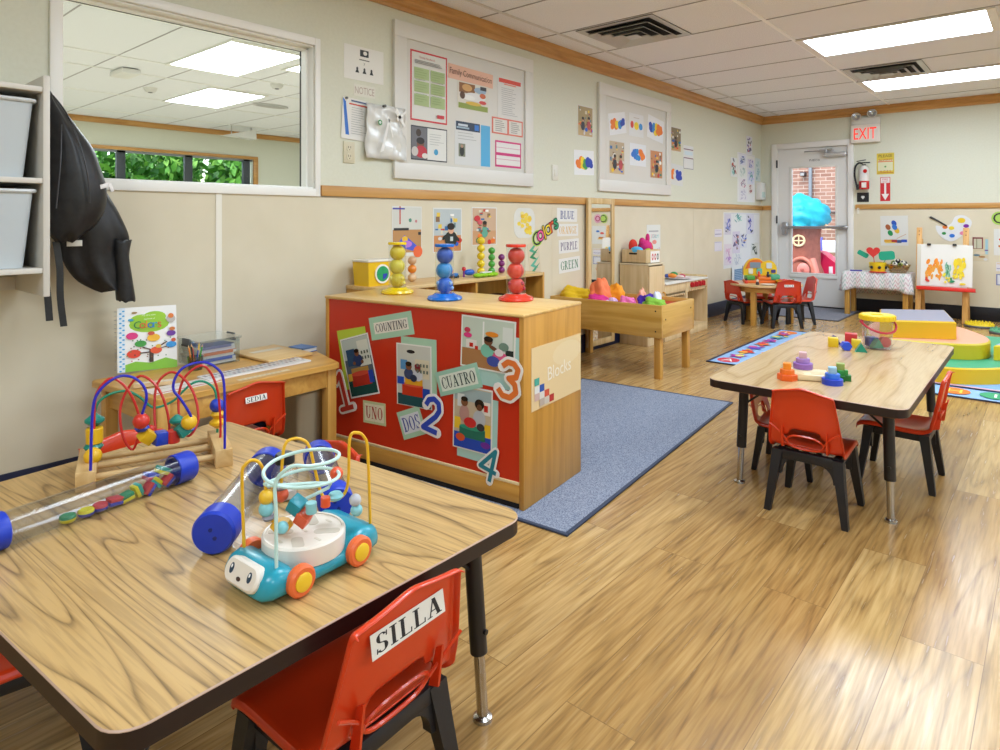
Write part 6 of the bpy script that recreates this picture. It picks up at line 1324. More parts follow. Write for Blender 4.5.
pt += [('e', .14, .12, .05, .03, '#d83c2c', -.5), ('e', .12, .17, .02, .04, '#d83c2c'), ('e', .62, .12, .05, .03, '#1f8a5a', .2), ('e', .6, .18, .018, .04, '#1f8a5a'), ('e', .82, .07, .06, .025, '#e8d020')]
o = art_mb(MB(), .46, .44, .001, '#e6e3dc', pt, .6, z0=.0).build('easel_painting', X=Matrix.Translation((2.03, 8.33, 0)) @ X_ @ frame((.042, -.0275, .608), FW)); tag(o, 'painted sheet with orange, green and yellow brushwork clipped to the easel', 'painting')

# ================================================================= FOAM CLIMBER
YF, TOPS = M('#dcb214', .45, bump=.05, bscale=30), {}
def foam(name, label, poly, z0, z1, side, top):
    p = [q[:2] for q in spline([(a, b_, 0) for a, b_ in poly], 4, True)] if len(poly) > 5 else poly
    t = thing(name, label, 'foam block', (sum(q[0] for q in p)/len(p), sum(q[1] for q in p)/len(p), z0)); c = t.location
    p = [(a-c.x, b_-c.y) for a, b_ in p]; mb = MB(); mb.prism(p, .001, z1-z0-.012, M(side, .42)); mb.build('side_cover', t)
    mb = MB(); q = [(a, b_) for a, b_ in p]; mb.prism(q, z1-z0-.012, z1-z0, M(side, .42), bev=.010, m_top=M(top, .4)); mb.build('top_cover', t)
foam('foam_step', 'lowest foam step with yellow sides and green top, on the alphabet rug', [(1.95, 5.35), (2.20, 5.21), (2.43, 5.17), (2.60, 5.27), (2.75, 5.45), (2.98, 5.8), (3.05, 6.3), (2.85, 6.75), (2.3, 6.7), (1.85, 6.2)], .010, .125, '#dcb414', '#2fa078')
foam('foam_step', 'middle foam step with lime yellow sides and salmon top, under the topmost block', [(1.93, 5.44), (2.12, 5.42), (2.40, 5.47), (2.545, 5.555), (2.615, 5.71), (2.60, 5.92), (2.52, 6.12), (2.37, 6.38), (2.15, 6.55), (1.80, 6.2)], .126, .236, '#c6b220', '#e6a284')
foam('foam_step', 'topmost foam block with yellow sides and lavender grey top', [(1.99, 5.42), (2.43, 5.665), (2.285, 6.36), (1.87, 6.08)], .237, .365, '#d8ac14', '#8d8c9c')
foam('foam_wedge', 'yellow foam wedge with lavender top at the right edge of the photo', [(2.645, 5.62), (2.86, 5.70), (2.98, 6.05), (2.74, 6.2)], .126, .232, '#dcc01c', '#a2a1b4')
# stepping discs
def pod(x, y, c, label, r=.13):
    t = thing('balance_pod', label, 'stepping pod', (x, y, 0)); mb = MB(); mb.lathe([(0, 0), (r, 0), (r*1.03, .012), (r, .022)], M('#55565c', .5), n=32); mb.build('base', t)
    mb = MB(); mb.lathe([(r*.99, .022), (r*.95, .035), (r*.6, .042), (0, .044)], M(c, .5), n=32, cap=False)
    for i in range(40): a = i*2.4; q = r*.9*math.sqrt(i/40); mb.cyl((q*math.cos(a), q*math.sin(a), .034), (q*math.cos(a), q*math.sin(a), .056), .009, M(c, .5), r1=.004, n=8)
    mb.build('spiky_top', t)
pod(2.37, 8.24, '#e0c414', 'yellow spiky balance pod on the floor in front of the easel')
pod(2.60, 7.90, '#5aa07a', 'green spiky balance pod at the right edge, nearer than the yellow one')
pod(2.66, 8.42, '#5a62b0', 'blue spiky balance pod at the right edge, beyond the yellow one', .10)

# ================================================================= RUGS
GRUG = speckle('blue_grey_carpet', '#979eac', '#5d687f', 230, .95, .38, .62, .6)
t = thing('blue_rug', 'plain blue grey rug under the block shelf', 'rug', (1.69, 1.858, 0), R(5.4)); mb = MB(); mb.rbox(-1.0, 0, 0, 1.99, .0005, .007, GRUG); mb.build('pile', t)
mb = MB()
for a in ((-1.005, .008, -.008, .007), (-1.005, .008, 1.983, 1.998), (-1.005, -.993, 0, 1.99), (-.007, .008, 0, 1.99)): mb.rbox(*a, .0005, .0085, M('#333c50', .8), .002)
mb.build('edge_binding', t)
sh = [('r', .5, .5, .985, .985, '#8fb4dc')]
rg = random.Random(21)
for i in range(11):
    for j, (yy) in enumerate((.075, .925)):
        x = .05+.09*i; sh += [('e', x, yy, .036, .05, ['#c8384a', '#7a4ab0', '#e0782c', '#3f9a6a', '#d8508a'][(i+j*2) % 5]), ('t', 'ABCDEFGHIJKLMNOPQRSTUV'[i+11*j], x, yy, .05, ['#e8e0d8', '#f0d24a'][i % 2])]
for j in range(7):
    for xx in (.055, .945):
        y = .17+.11*j; c1, c2 = [('#a83a9a', '#d8d06a'), ('#d8402c', '#e8a03c'), ('#6a4ab8', '#c8508a'), ('#e0702c', '#c82f4a'), ('#c84a8a', '#7a3fa8'), ('#3a8a9a', '#d8c84a'), ('#d04a3c', '#8a4ab0')][(j+3*(xx > .5)) % 7]; q_ = rg.uniform(0, 6)
        sh += [('p', [(xx+.034*(1 if k % 2 else .5)*math.cos(q_+k*PI/5), y+.05*(1 if k % 2 else .5)*math.sin(q_+k*PI/5)) for k in range(10)], c1), ('e', xx+rg.uniform(-.012, .012), y+rg.uniform(-.02, .02), .015, .02, c2, q_), ('e', xx+rg.uniform(-.03, .03), y+.05, .010, .012, c2)]
sh += [('r', .5, .5, .78, .72, '#c8a0b0'), ('r', .5, .5, .74, .68, '#7fa8d8'), ('e', .25, .35, .12, .16, '#d0503c'), ('e', .25, .35, .08, .1, '#e8a070'), ('p', [(.12, .5), (.3, .55), (.36, .72), (.16, .68)], '#d8404a'), ('e', .18, .7, .06, .05, '#7a4ab0'), ('e', .5, .3, .1, .12, '#e0a03c'), ('e', .75, .5, .12, .16, '#5aa06a'), ('p', [(.1, .28), (.3, .3), (.34, .36), (.14, .38)], '#e0622c'), ('e', .4, .6, .08, .08, '#e8d84a')]
RGW, RGH = 2.3, 1.85
t = thing('alphabet_rug', 'light blue rug with colorful letters and shapes beyond the middle table', 'rug', (.885+RGW/2+.02, 4.87+RGH/2, 0), R(1.2)); mb = MB(); art_mb(mb, RGW, RGH, .006, '#3a3f5c', sh, .95, z0=.0005, step=.0001); mb.build('printed_pile', t)
mb = MB()
for a in ((-RGW/2-.008, RGW/2+.008, -RGH/2-.008, -RGH/2+.006), (-RGW/2-.008, RGW/2+.008, RGH/2-.006, RGH/2+.008), (-RGW/2-.008, -RGW/2+.006, -RGH/2, RGH/2), (RGW/2-.006, RGW/2+.008, -RGH/2, RGH/2)): mb.rbox(*a, .0005, .0085, M('#22263c', .8), .002)
mb.build('edge_binding', t)
t = thing('door_mat', 'grey entrance mat in front of the far door', 'mat', (.66, 8.20, 0), R(0)); mb = MB(); mb.rbox(-.52, .52, -.52, .50, .0005, .007, speckle('grey_mat', '#8a8a90', '#6a6a72', 200, .95)); mb.build('pile', t); mb = MB()
for a in ((-.53, .53, -.53, -.51), (-.53, -.51, -.52, .5), (.51, .53, -.52, .5)): mb.rbox(*a, .0005, .008, M('#4a4a50', .7), .002)
mb.build('edge', t)

# ================================================================= TOYS ON THE MIDDLE TABLE
def stackt(x, y, z, c, shape, label, cs=None):
    t = thing('stacking_blocks', label, 'toy', (x, y, z), R(15)); cs = cs or (c, c, c)
    sh_ = {'hex': lambda r: ell(0, 0, r, r, 6), 'round': lambda r: ell(0, 0, r, r, 22), 'square': lambda r: rrect(1.7*r, 1.7*r, .004, 2), 'cross': lambda r: [(r*a, r*b_) for a, b_ in ((-.4, -1), (.4, -1), (.4, -.4), (1, -.4), (1, .4), (.4, .4), (.4, 1), (-.4, 1), (-.4, .4), (-1, .4), (-1, -.4), (-.4, -.4))]}[shape]
    zz = 0
    for i, (r, h) in enumerate(((.038, .024), (.027, .019), (.016, .025))): mb = MB(); mb.prism(sh_(r) if i < 2 else rrect(1.9*r, 1.9*r, .003, 2), zz, zz+h-.0005, M(cs[i], .4), bev=.002); mb.build('block', t); zz += h
stackt(2.158, 2.735, TZ, '#e05f16', 'hex', 'stack of orange blocks on the middle table, nearest its left edge', ('#dd5a14', '#e4701c', '#e8861f'))
BZ_ = TZ+.0275
t = thing('sorting_board', 'pale wooden stacking board under the purple stack on the middle table', 'board', (2.215, 2.825, TZ), R(20)); mb = MB(); mb.box((0, 0, .0125), (.14, .125, .023), ply('board_pale', '#e0cda4', '#cfb88a', 'X', .4), .004); mb.build('board', t)
mb = MB(); mb.prism(rrect(.05, .05, .004, 2, .03, -.02), .0242, .0248, M('#c9b286', .5)); mb.prism(ell(-.04, -.04, .02, .02, 16), .0242, .0248, M('#c9b286', .5)); mb.build('recess', t)
stackt(2.178, 2.875, TZ+.0246, '#9a70b0', 'round', 'stack of purple round blocks at the far side of the pale board', ('#8a60a8', '#a07ab8', '#c9a3a8'))
stackt(2.315, 2.775, TZ, '#1d44c0', 'round', 'stack of blue blocks on the middle table, right of the pale board', ('#1a3ab4', '#2a6ad0', '#8ab0c8'))
stackt(2.322, 2.868, TZ, '#1f7a2c', 'cross', 'stack of green blocks behind the blue stack', ('#1c6a2a', '#2f8a3c', '#8a9a4a'))
def blk(x, y, z, kind, c, label, s=.024, a=0):
    mb = MB(); m_ = M(c, .35)
    if kind == 'cube': mb.box((0, 0, s), (2*s, 2*s, 2*s), m_, .002)
    elif kind == 'prism': mb.prism([(-s*1.1, 0), (s*1.1, 0), (0, s*1.8)], -s*.8, s*.8, m_, Matrix(((1, 0, 0, 0), (0, 0, -1, 0), (0, 1, 0, 0), (0, 0, 0, 1))))
    elif kind == 'hexa': mb.prism([(q[0], q[1]+s) for q in ell(0, 0, s*1.12, s, 6)], -s*.8, s*.8, m_, Matrix(((1, 0, 0, 0), (0, 0, -1, 0), (0, 1, 0, 0), (0, 0, 0, 1))))
    elif kind == 'cyl': mb.cyl((0, 0, 0), (0, 0, 2*s), s, m_, n=20)
    elif kind == 'wheel': mb.prism([(q[0], q[1]+s) for q in ell(0, 0, s, s, 24)], -s*.5, s*.5, m_, Matrix(((1, 0, 0, 0), (0, 0, -1, 0), (0, 1, 0, 0), (0, 0, 0, 1))))
    tag(mb.build('shape_block', None, (x, y, z), a), label, 'block')
blk(2.118, 3.60, TZ, 'cube', '#dcb91e', 'yellow cube block left of the bucket, leftmost of the loose blocks', .023, .3)
blk(2.192, 3.535, TZ, 'hexa', '#1746c4', 'blue hexagonal block in front of the loose blocks', .022, .5)
blk(2.255, 3.55, TZ, 'prism', '#12846c', 'teal triangular block in front of the bucket', .024, .3)
blk(2.215, 3.64, TZ, 'cube', '#d8bc2c', 'second yellow block, behind the blue one', .021, .2)
blk(2.172, 3.73, TZ, 'cube', '#c83236', 'red block standing at the back of the loose blocks', .028, .2)
blk(2.105, 3.68, TZ, 'prism', '#1d2a80', 'dark blue triangular block behind the yellow cube', .024, .6)
t = thing('shape_bucket', 'clear bucket with yellow lid and red handle on the middle table', 'bucket', (2.297, 3.70, TZ)); mb = MB(); mb.lathe([(0, .002), (.060, .002), (.063, .006), (.070, .142)], clear('bucket_clear', '#eceef2', .12, .25), n=36, cap=False); mb.build('tub', t)
mb = MB(); mb.lathe([(.071, .142), (.079, .142), (.081, .150), (.079, .166), (.074, .170), (.03, .168), (.028, .162), (0, .162)], M('#e4c21c', .35), n=36, cap=False)
for i in range(20): a = i*PI/10; mb.box((.0805*math.cos(a), .0805*math.sin(a), .156), (.004, .012, .02), M('#e4c21c', .35), .001, None, 1, a)
mb.build('lid', t)
mb = MB(); va = R(-40); hp = []
for i in range(13):
    a = PI*i/12; hp.append((.082*math.cos(a), -.082*math.sin(a)*.98, .135-.048*math.sin(a)))
mb.tube([Matrix.Rotation(R(40), 3, 'Z') @ Vector(p) for p in hp], .0055, M('#b8263c', .35), 8)
for s in (1, -1): p = Matrix.Rotation(R(40), 3, 'Z') @ Vector((s*.078, 0, .135)); mb.ball(p, .010, M('#b8263c', .35), 10)
mb.build('handle', t)
blk(2.272, 3.70, TZ+.008, 'cube', '#3a52a8', 'blue cube block inside the clear bucket', .023, .7)
blk(2.300, 3.668, TZ+.008, 'prism', '#1f8a6c', 'teal triangular block inside the clear bucket', .025, .7)
blk(2.328, 3.705, TZ+.008, 'wheel', '#cc2a3c', 'red round block inside the clear bucket', .026, .7)

# ================================================================= ROUND TABLE AND ITS TOYS
RT = (.62, 7.07); RH = .425
t = thing('round_table', 'low round wooden table with red chairs near the far door', 'table', (RT[0], RT[1], 0)); mb = MB(); mb.lathe([(0, RH-.024), (.355, RH-.024), (.365, RH-.018), (.365, RH-.006), (.358, RH), (0, RH)], ply('round_top', '#dcbc8c', '#cba672', 'X', .3), n=48); mb.build('tabletop', t)
mb = MB(); mb.lathe([(.28, RH-.08), (.295, RH-.08), (.295, RH-.024), (.28, RH-.024)], BEECH, n=40, cap=False); mb.build('apron', t)
for a in (-97, 38, 108, 150): mb = MB(); x, y = .262*math.cos(R(a)), .262*math.sin(R(a)); mb.rbox(x-.026, x+.026, y-.026, y+.026, 0, RH-.024, BEECH_Z, .005); mb.build('leg', t)
t = thing('toy_playhouse', 'yellow and orange toy playhouse on the round table', 'toy', (.54, 7.13, RH), R(35)); t.scale = (1.12, 1.12, 1.2); mb = MB(); X_ = frame((0, 0, 0), FW)
mb.prism([p[:2] for p in spline([(-.15, .06, 0), (-.15, .13, 0), (-.10, .20, 0), (-.02, .215, 0), (.03, .185, 0), (.10, .195, 0), (.15, .14, 0), (.15, .06, 0)], 4)], -.02, .02, M('#e6bc1a', .4), X_); mb.build('back_wall', t)
mb = MB(); mb.prism([p[:2] for p in spline([(-.14, .12, 0), (-.10, .19, 0), (-.02, .205, 0), (.02, .18, 0)], 4)]+[(0, .165), (-.1, .13)], .02, .03, M('#d86a24', .4), X_); mb.build('roof_trim', t)
for cx_, cz_, w_, h_, c_ in ((-.05, .155, .10, .05, '#7a8a98'), (.08, .15, .05, .05, '#c9d0d2'), (-.09, .1, .04, .05, '#e8e0d0'), (-.01, .1, .05, .05, '#6ab0a0'), (.12, .1, .04, .03, '#4a3a80')): mb = MB(); mb.prism(rrect(w_, h_, .008, 3, cx_, cz_), .0302 if cz_ > .12 and cx_ < 0 else .02, .034 if cz_ > .12 and cx_ < 0 else .028, M(c_, .4), X_); mb.build('window', t)
mb = MB(); mb.box((0, -.05, .012), (.31, .14, .024), M('#dd6a20', .4), .006); mb.box((-.11, -.06, .045), (.08, .10, .04), M('#4a9a3c', .4), .01); mb.box((.02, -.05, .04), (.12, .08, .03), M('#e07a24', .4), .008); mb.box((.12, -.05, .05), (.09, .08, .05), M('#4aa07a', .4), .012); mb.build('base', t)
for x, y, z, c in ((-.03, -.08, .075, '#d8402c'), (.05, -.09, .075, '#2a2a34')):
    mb = MB(); mb.lathe([(0, -.02), (.012, -.02), (.014, 0), (.008, .008), (.011, .016), (.008, .026), (0, .028)], M(c, .4), (x, y, z), 14); mb.build('peg_figure', t)
t = thing('toy_bowl', 'yellow bowl of red play food on the round table', 'bowl', (.80, 7.08, RH)); mb = MB(); mb.lathe([(0, 0), (.05, 0), (.075, .04), (.072, .04), (.046, .005), (0, .005)], M('#e4bf14', .4), n=28); mb.build('bowl', t)
for i, c in enumerate(('#cc2a2c', '#d8502c', '#cc2a2c', '#b82430')): tag(MB().ball((0, 0, 0), .02, M(c, .4), 12).build('play_food', None, (.80+.03*math.cos(i*1.6), 7.08+.03*math.sin(i*1.6), RH+.032)), 'red play food ball in the yellow bowl on the round table', 'toy', 'play food in the yellow bowl')
def figurine(x, y, c1, c2, label):
    t = thing('toy_figure', label, 'toy', (x, y, RH)); mb = MB(); mb.lathe([(0, 0), (.018, 0), (.02, .012), (.013, .03), (0, .034)], M(c1, .4), n=16); mb.build('body', t); mb = MB(); mb.ball((0, 0, .042), .014, M(c2, .4), 12); mb.build('head', t)
figurine(.62, 6.83, '#3a2a2c', '#e4d4c0', 'small dark toy figure at the front edge of the round table')
figurine(.48, 6.90, '#d8402c', '#30242a', 'small red toy figure left of the dark one on the round table')
figurine(.86, 7.22, '#b8c8bc', '#8a9a90', 'small grey green toy figure right of the yellow bowl')
figurine(.90, 7.03, '#e0dcd0', '#e8dc7a', 'small white toy figure at the right edge of the round table')
t = thing('play_plate', 'pale plate at the front of the round table', 'plate', (.72, 6.86, RH)); mb = MB(); mb.lathe([(0, 0), (.05, 0), (.07, .008), (.068, .010), (.048, .004), (0, .004)], M('#d8ccc0', .4), n=24); mb.build('plate', t)

# ================================================================= WALL CUBBY WITH BINS AND JACKET
CW = M('#d3cec4', .45); CIN = M('#8a6f4e', .6)
t = thing('wall_cubby', 'white wall mounted cubby holding grey bins at the top left', 'shelf', (.001, .673, .837)); mb = MB(); W_ = 1.1
mb.rbox(0, .374, -.02, 0, 0, .754, CW, .002); mb.build('side_panel', t); mb = MB(); mb.rbox(0, .374, -W_, -W_+.02, 0, .754, CW, .002); mb.build('side_panel', t)
for z in (.098, .404, .715):
    mb = MB(); mb.rbox(.0, .370, -W_+.02, -.02, z-.018, z, CW, .002); mb.build('shelf_board', t)
mb = MB(); mb.rbox(0, .006, -W_+.02, -.02, .08, .715, CIN); mb.build('back_board', t)
mb = MB(); mb.rbox(.006, .02, -W_+.02, -.02, 0, .05, CW); mb.build('hanging_rail', t)
BINM = M('#c3c9cc', .35)
for i, (z, lab) in enumerate(((.405, 'grey translucent bin on the upper shelf of the wall cubby'), (.099, 'grey translucent bin on the lower shelf of the wall cubby'))):
    b_ = tub('storage_tub', lab, 'bin', (.19, .673-.225, .837+z), 0, .33, .37, .265, .13, '#bfc6ca', '#d2d6d8', .35)
t = thing('black_jacket', 'black jacket hanging beside the wall cubby, its label showing', 'jacket', (.17, .83, .78)); JK = speckle('black_nylon', '#1e1e20', '#141416', 30, .42, .4, .6, .15)
def drape(prof, cx, amp, fold, seed, closed=True, n=40):
    """cloth volume from (z, left y, right y, half depth) rows with vertical folds"""
    rg = random.Random(seed); ph = [rg.uniform(0, 6) for _ in range(4)]; P = [tuple(v) for v in spline([(a_, b_, c_) for a_, b_, c_, d_ in prof], 4)]; D = [v[0] for v in spline([(d_, 0, 0) for a_, b_, c_, d_ in prof], 4)]
    b = bmesh.new(); rows = []
    for i, ((z, y0, y1), d) in enumerate(zip(P, D)):
        cy = (y0+y1)/2; hy = max(.004, (y1-y0)/2); row = []; tt = i/(len(P)-1)
        for j in range(n):
            a = 2*PI*j/n; s_ = math.sin(a); c_ = -math.cos(a)
            f = amp*(.35+.65*tt)*(math.sin(fold*c_*hy/.12+ph[0]+1.2*tt)+.5*math.sin(2.3*fold*c_*hy/.12+ph[1]-2*tt))
            row.append(b.verts.new((cx-.17+d*s_+(f if abs(s_) > .2 else 0)*s_, cy-.83+hy*c_, z-.78+.006*math.sin(6*c_+ph[2]))))
        rows.append(row)
    for i in range(len(rows)-1):
        for j in range(n): b.faces.new((rows[i][j], rows[i+1][j], rows[i+1][(j+1) % n], rows[i][(j+1) % n]))
    b.faces.new(rows[0]); b.faces.new(rows[-1][::-1]); bmesh.ops.recalc_face_normals(b, faces=b.faces[:]); mb = MB(); mb.bm(b, JK); return mb
drape([(1.25, .70, .90, .05), (1.20, .70, .925, .055), (1.144, .705, .956, .06), (1.08, .72, .985, .06), (1.035, .74, 1.0, .055), (1.0, .757, .996, .05), (.97, .765, .992, .045), (.92, .784, .998, .04), (.87, .82, 1.003, .036), (.835, .87, 1.008, .03), (.82, .90, 1.01, .028)], .15, .010, 5, 1).build('body', t, sharp=3)
drape([(1.02, .93, 1.0, .035), (.96, .935, .99, .035), (.88, .94, 1.0, .034), (.785, .945, 1.014, .032), (.781, .95, 1.01, .03)], .175, .002, 3, 2).build('sleeve', t, sharp=3)
drape([(1.56, .695, .712, .02), (1.52, .69, .735, .04), (1.47, .69, .772, .055), (1.42, .69, .806, .07), (1.36, .69, .848, .08), (1.29, .69, .872, .088), (1.22, .69, .892, .09), (1.16, .692, .893, .088), (1.11, .695, .88, .08), (1.07, .70, .855, .07), (1.04, .712, .82, .055), (1.02, .735, .79, .03)], .22, .006, 4, 3).build('hood', t, sharp=3)
mb = MB()
for s0 in ([(.115, -.125, .76), (.135, -.09, .70), (.150, -.055, .60), (.158, -.03, .48), (.15, -.02, .38)], [(.118, -.10, .66), (.142, -.11, .52), (.15, -.125, .36)]): mb.tube(spline(s0, 5), .0028, M('#323236', .35), 6)
mb.build('piping', t)
for s0, w_ in (([(.05, -.10, .24), (.05, -.088, .147), (.05, -.086, .033), (.05, -.075, -.072)], .011), ([(.06, -.133, .10), (.06, -.127, .03), (.06, -.122, -.045)], .011)):
    mb = MB()
    for p, q in zip(spline(s0, 4), spline(s0, 4)[1:]): mb.add([(p.x, p.y-w_, p.z), (p.x, p.y+w_, p.z), (q.x, q.y+w_, q.z), (q.x, q.y-w_, q.z), (p.x+.004, p.y-w_, p.z), (p.x+.004, p.y+w_, p.z), (q.x+.004, q.y+w_, q.z), (q.x+.004, q.y-w_, q.z)], [(0, 1, 2, 3), (7, 6, 5, 4), (0, 4, 5, 1), (2, 6, 7, 3), (1, 5, 6, 2), (3, 7, 4, 0)], JK)
    mb.build('strap', t)
mb = MB(); X_ = Matrix.Translation((.115, .035, .445)) @ Matrix.Rotation(R(20), 4, 'X'); mb.box((0, 0, 0), (.006, .045, .016), M('#e6e2e0', .5), .001, X_); mb.box((.001, .022, -.012), (.006, .012, .034), M('#e6e2e0', .5), .001, X_); o = mb.build('care_label', t); tag(o, 'white label')
mb = MB(); mb.box((.048, -.04, .232), (.005, .05, .022), M('#cfcabd', .6), .001, None, 2); mb.build('inner_tag', t)

# ================================================================= NEXT ROOM CEILING FITTINGS
def tag1(o, l, c): return tag(o, l, c)
t = thing('emergency_light', 'flat white emergency light on the ceiling of the next room', 'light', (-3.40, 2.22, CEIL)); mb = MB(); mb.box((0, 0, -.03), (.30, .16, .045), M('#e4e2de', .4), .01); mb.build('housing', t); mb = MB(); mb.box((0, 0, -.007), (.26, .12, .012), M('#55555a', .5)); mb.build('base_plate', t)
for x, y, l in ((-4.07, 2.69, 'round smoke detector on the ceiling of the next room, left one'), (-2.92, 3.44, 'round smoke detector on the next room ceiling, right side of the glass')):
    t = thing('smoke_detector', l, 'smoke detector', (x, y, CEIL)); mb = MB(); mb.lathe([(0, -.045), (.04, -.043), (.06, -.02), (.065, 0)], M('#dad8d4', .4), n=26); mb.build('body', t); mb = MB(); mb.lathe([(0, -.05), (.02, -.05), (.022, -.044)], M('#77777a', .5), n=16); mb.build('sensor', t)
t = thing('oval_vent', 'flat oval vent on the ceiling of the next room', 'air vent', (-4.05, 4.02, CEIL)); mb = MB(); mb.prism(ell(0, 0, .10, .22, 30), -.02, -.0005, M('#c9c8c6', .4)); mb.build('rim', t); mb = MB(); mb.prism(ell(0, 0, .07, .18, 26), -.022, -.02, M('#aeadab', .5)); mb.build('grille', t)
t = thing('glass_reflection', 'white wedge standing in for a ceiling light reflected in the glass, near the far crown', 'reflection', (-6.0, 4.62, 2.30)); mb = MB(); mb.prism([(-.22, 0), (.24, -.03), (.24, .12)], -.08, .08, M('#e2e0dc', .45), Matrix(((0, 0, 1, 0), (1, 0, 0, 0), (0, 1, 0, 0), (0, 0, 0, 1)))); mb.build('panel', t)  # wedge and hangers imitate a ceiling light mirrored in the glass
mb = MB(); mb.cyl((0, .2, .1), (0, .2, .149), .008, M('#c9c8c6', .4)); mb.cyl((0, -.1, .02), (0, -.1, .149), .008, M('#c9c8c6', .4)); mb.build('hanger', t)

# ================================================================= OUTSIDE THE FAR DOOR
k = NT('brick_wall'); tc = k.n('TexCoord'); mp = k.n('Mapping'); mp.inputs['Rotation'].default_value = (R(90), 0, 0); k.l(tc.outputs['Object'], mp.inputs['Vector'])
br = k.n('TexBrick'); br.inputs['Color1'].default_value = lin('#947262'); br.inputs['Color2'].default_value = lin('#7d5a4c'); br.inputs['Mortar'].default_value = lin('#a8998c'); br.inputs['Scale'].default_value = 1
br.inputs['Brick Width'].default_value = .21; br.inputs['Row Height'].default_value = .075; br.inputs['Mortar Size'].default_value = .007; k.l(mp.outputs[0], br.inputs['Vector']); k.l(br.outputs['Color'], k.b.inputs['Base Color']); k.b.inputs['Roughness'].default_value = .9
mb = MB(); mb.rbox(-4, 3.5, 14, 14.3, -.1, 5, k.m); struct('wall_outside', mb)
mb = MB(); mb.rbox(-14, 9, FAR+.14, 30, -.12, -.05, M('#a9a8a6', .8)); mb.rbox(-14, -6.12, -6, FAR+.14, -.12, -.05, M('#8a9a6a', .9)); struct('ground_outside', mb)
mb = MB(); mb.rbox(-.75, 1.4, 12.6, 13.9, -.05, -.03, speckle('lawn', '#6fae3c', '#4a8a28', 90, .95)); tag(mb.build('lawn_strip'), 'strip of green lawn before the brick wall outside', 'lawn', kind='stuff')
t = thing('downspout', 'pale metal downspout on the brick wall outside', 'pipe', (-.80, 13.95, -.05)); mb = MB(); mb.box((0, 0, 2.0), (.06, .06, 4.0), M('#6f767c', .5), .012); mb.build('pipe', t); mb = MB()
for z in (.8, 2.4): mb.box((0, .01, z), (.12, .06, .03), M('#8a9096', .5), .004)
mb.build('strap', t)
t = thing('camera_box', 'small dark camera box on the brick wall outside', 'security_camera', (-.93, 13.98, 2.02)); mb = MB(); mb.box((0, -.06, 0), (.10, .12, .09), M('#3a2a28', .5), .01); mb.build('housing', t); mb = MB(); mb.box((0, -.125, -.01), (.07, .01, .05), M('#8a8a88', .3)); mb.build('lens', t)  # dark box taken for a camera on the outside brick wall
t = thing('wall_hose_pipe', 'dark horizontal pipe on the brick wall outside', 'pipe', (-.45, 13.96, 1.25)); mb = MB(); mb.cyl((-.10, 0, 0), (.6, 0, 0), .02, M('#5a4a48', .5)); mb.box((-.1, 0, 0), (.07, .06, .09), M('#2f2a2c', .5), .01); mb.build('pipe', t)
t = thing('white_fence_rail', 'white rail with a blue post cap beyond the playhouse outside', 'fence', (-.2, 13.2, -.03)); mb = MB(); mb.rbox(-.3, .9, -.03, .03, .52, .74, M('#e2e4e8', .5), .01); mb.build('rail', t)
for x in (-.24, .5): mb = MB(); mb.rbox(x-.06, x+.06, -.05, .02, 0, .8, M('#5f62b8', .5), .01); mb.build('post', t)
# tree shaped playhouse
BRN = speckle('playhouse_brown', '#9a5a48', '#8a4e3e', 14, .6, .3, .7, .3)
t = thing('tree_playhouse', 'brown tree trunk playhouse with a turquoise foliage top, seen through the door glass', 'playhouse', (-.42, 11.75, -.05))
b = bmesh.new(); rows = []; n = 28
for z, r in ((0, .47), (.15, .44), (.4, .36), (.6, .36), (.8, .36), (1.05, .40), (1.15, .38)):
    rows.append([b.verts.new(((r+.02*math.sin(7*2*PI*j/n+z*3))*math.cos(2*PI*j/n), (r+.02*math.sin(7*2*PI*j/n+z*3))*math.sin(2*PI*j/n), z)) for j in range(n)])
for i in range(len(rows)-1):
    for j in range(n): b.faces.new((rows[i][j], rows[i][(j+1) % n], rows[i+1][(j+1) % n], rows[i+1][j]))
b.faces.new(rows[-1]); mb = MB(); mb.bm(b, BRN); mb.build('trunk', t, sharp=2)
mb = MB(); b = bmesh.new(); bmesh.ops.create_icosphere(b, subdivisions=4, radius=1)
for v in b.verts:
    c = v.co.copy(); w = 1+.05*math.sin(14*c.x+6*c.z)+.05*math.sin(15*c.z+7*c.y)+.03*math.sin(23*c.x); v.co = Vector((c.x*.50*w, c.y*.50*w, max(c.z, -.25)*.42*w+1.15))
mb.bm(b, M('#1aa3b8', .5)); mb.build('foliage_top', t, sharp=2)
mb = MB(); X_ = Matrix.Translation((.13, -.35, .80)) @ Matrix.Rotation(R(18), 4, 'Z'); mb.torus((0, 0, 0), .085, .018, M('#e6cfa0', .5), X_ @ Matrix.Rotation(PI/2, 4, 'X'))
mb.box((0, -.005, 0), (.02, .02, .17), M('#e6cfa0', .5), .004, X_); mb.box((0, -.005, 0), (.17, .02, .02), M('#e6cfa0', .5), .004, X_); mb.build('round_window', t)
mb = MB(); mb.cyl((0, .01, 0), (0, -.004, 0), .082, M('#6a3a30', .7), n=24, X=X_); mb.build('window_recess', t)
mb = MB(); mb.torus((.16, -.36, .28), .19, .035, M('#b06a58', .55), Matrix.Translation((.16, -.36, .28)) @ Matrix.Rotation(R(80), 4, 'X') @ Matrix.Translation((-.16, .36, -.28)), 26, 10, 1, 1.2); mb.build('arched_door_rim', t)
mb = MB(); mb.ball((.22, -.42, .32), (.10, .05, .12), M('#c4766a', .5), 16); mb.ball((.22, -.47, .33), (.035, .02, .035), M('#a8584c', .5), 10); mb.build('door_relief', t)
mb = MB(); mb.tube(spline([(.33, -.30, .5), (.40, -.36, .3), (.44, -.42, .12), (.50, -.46, .02)], 5), .05, M('#b87060', .5), 10, radii=None); mb.build('root', t)
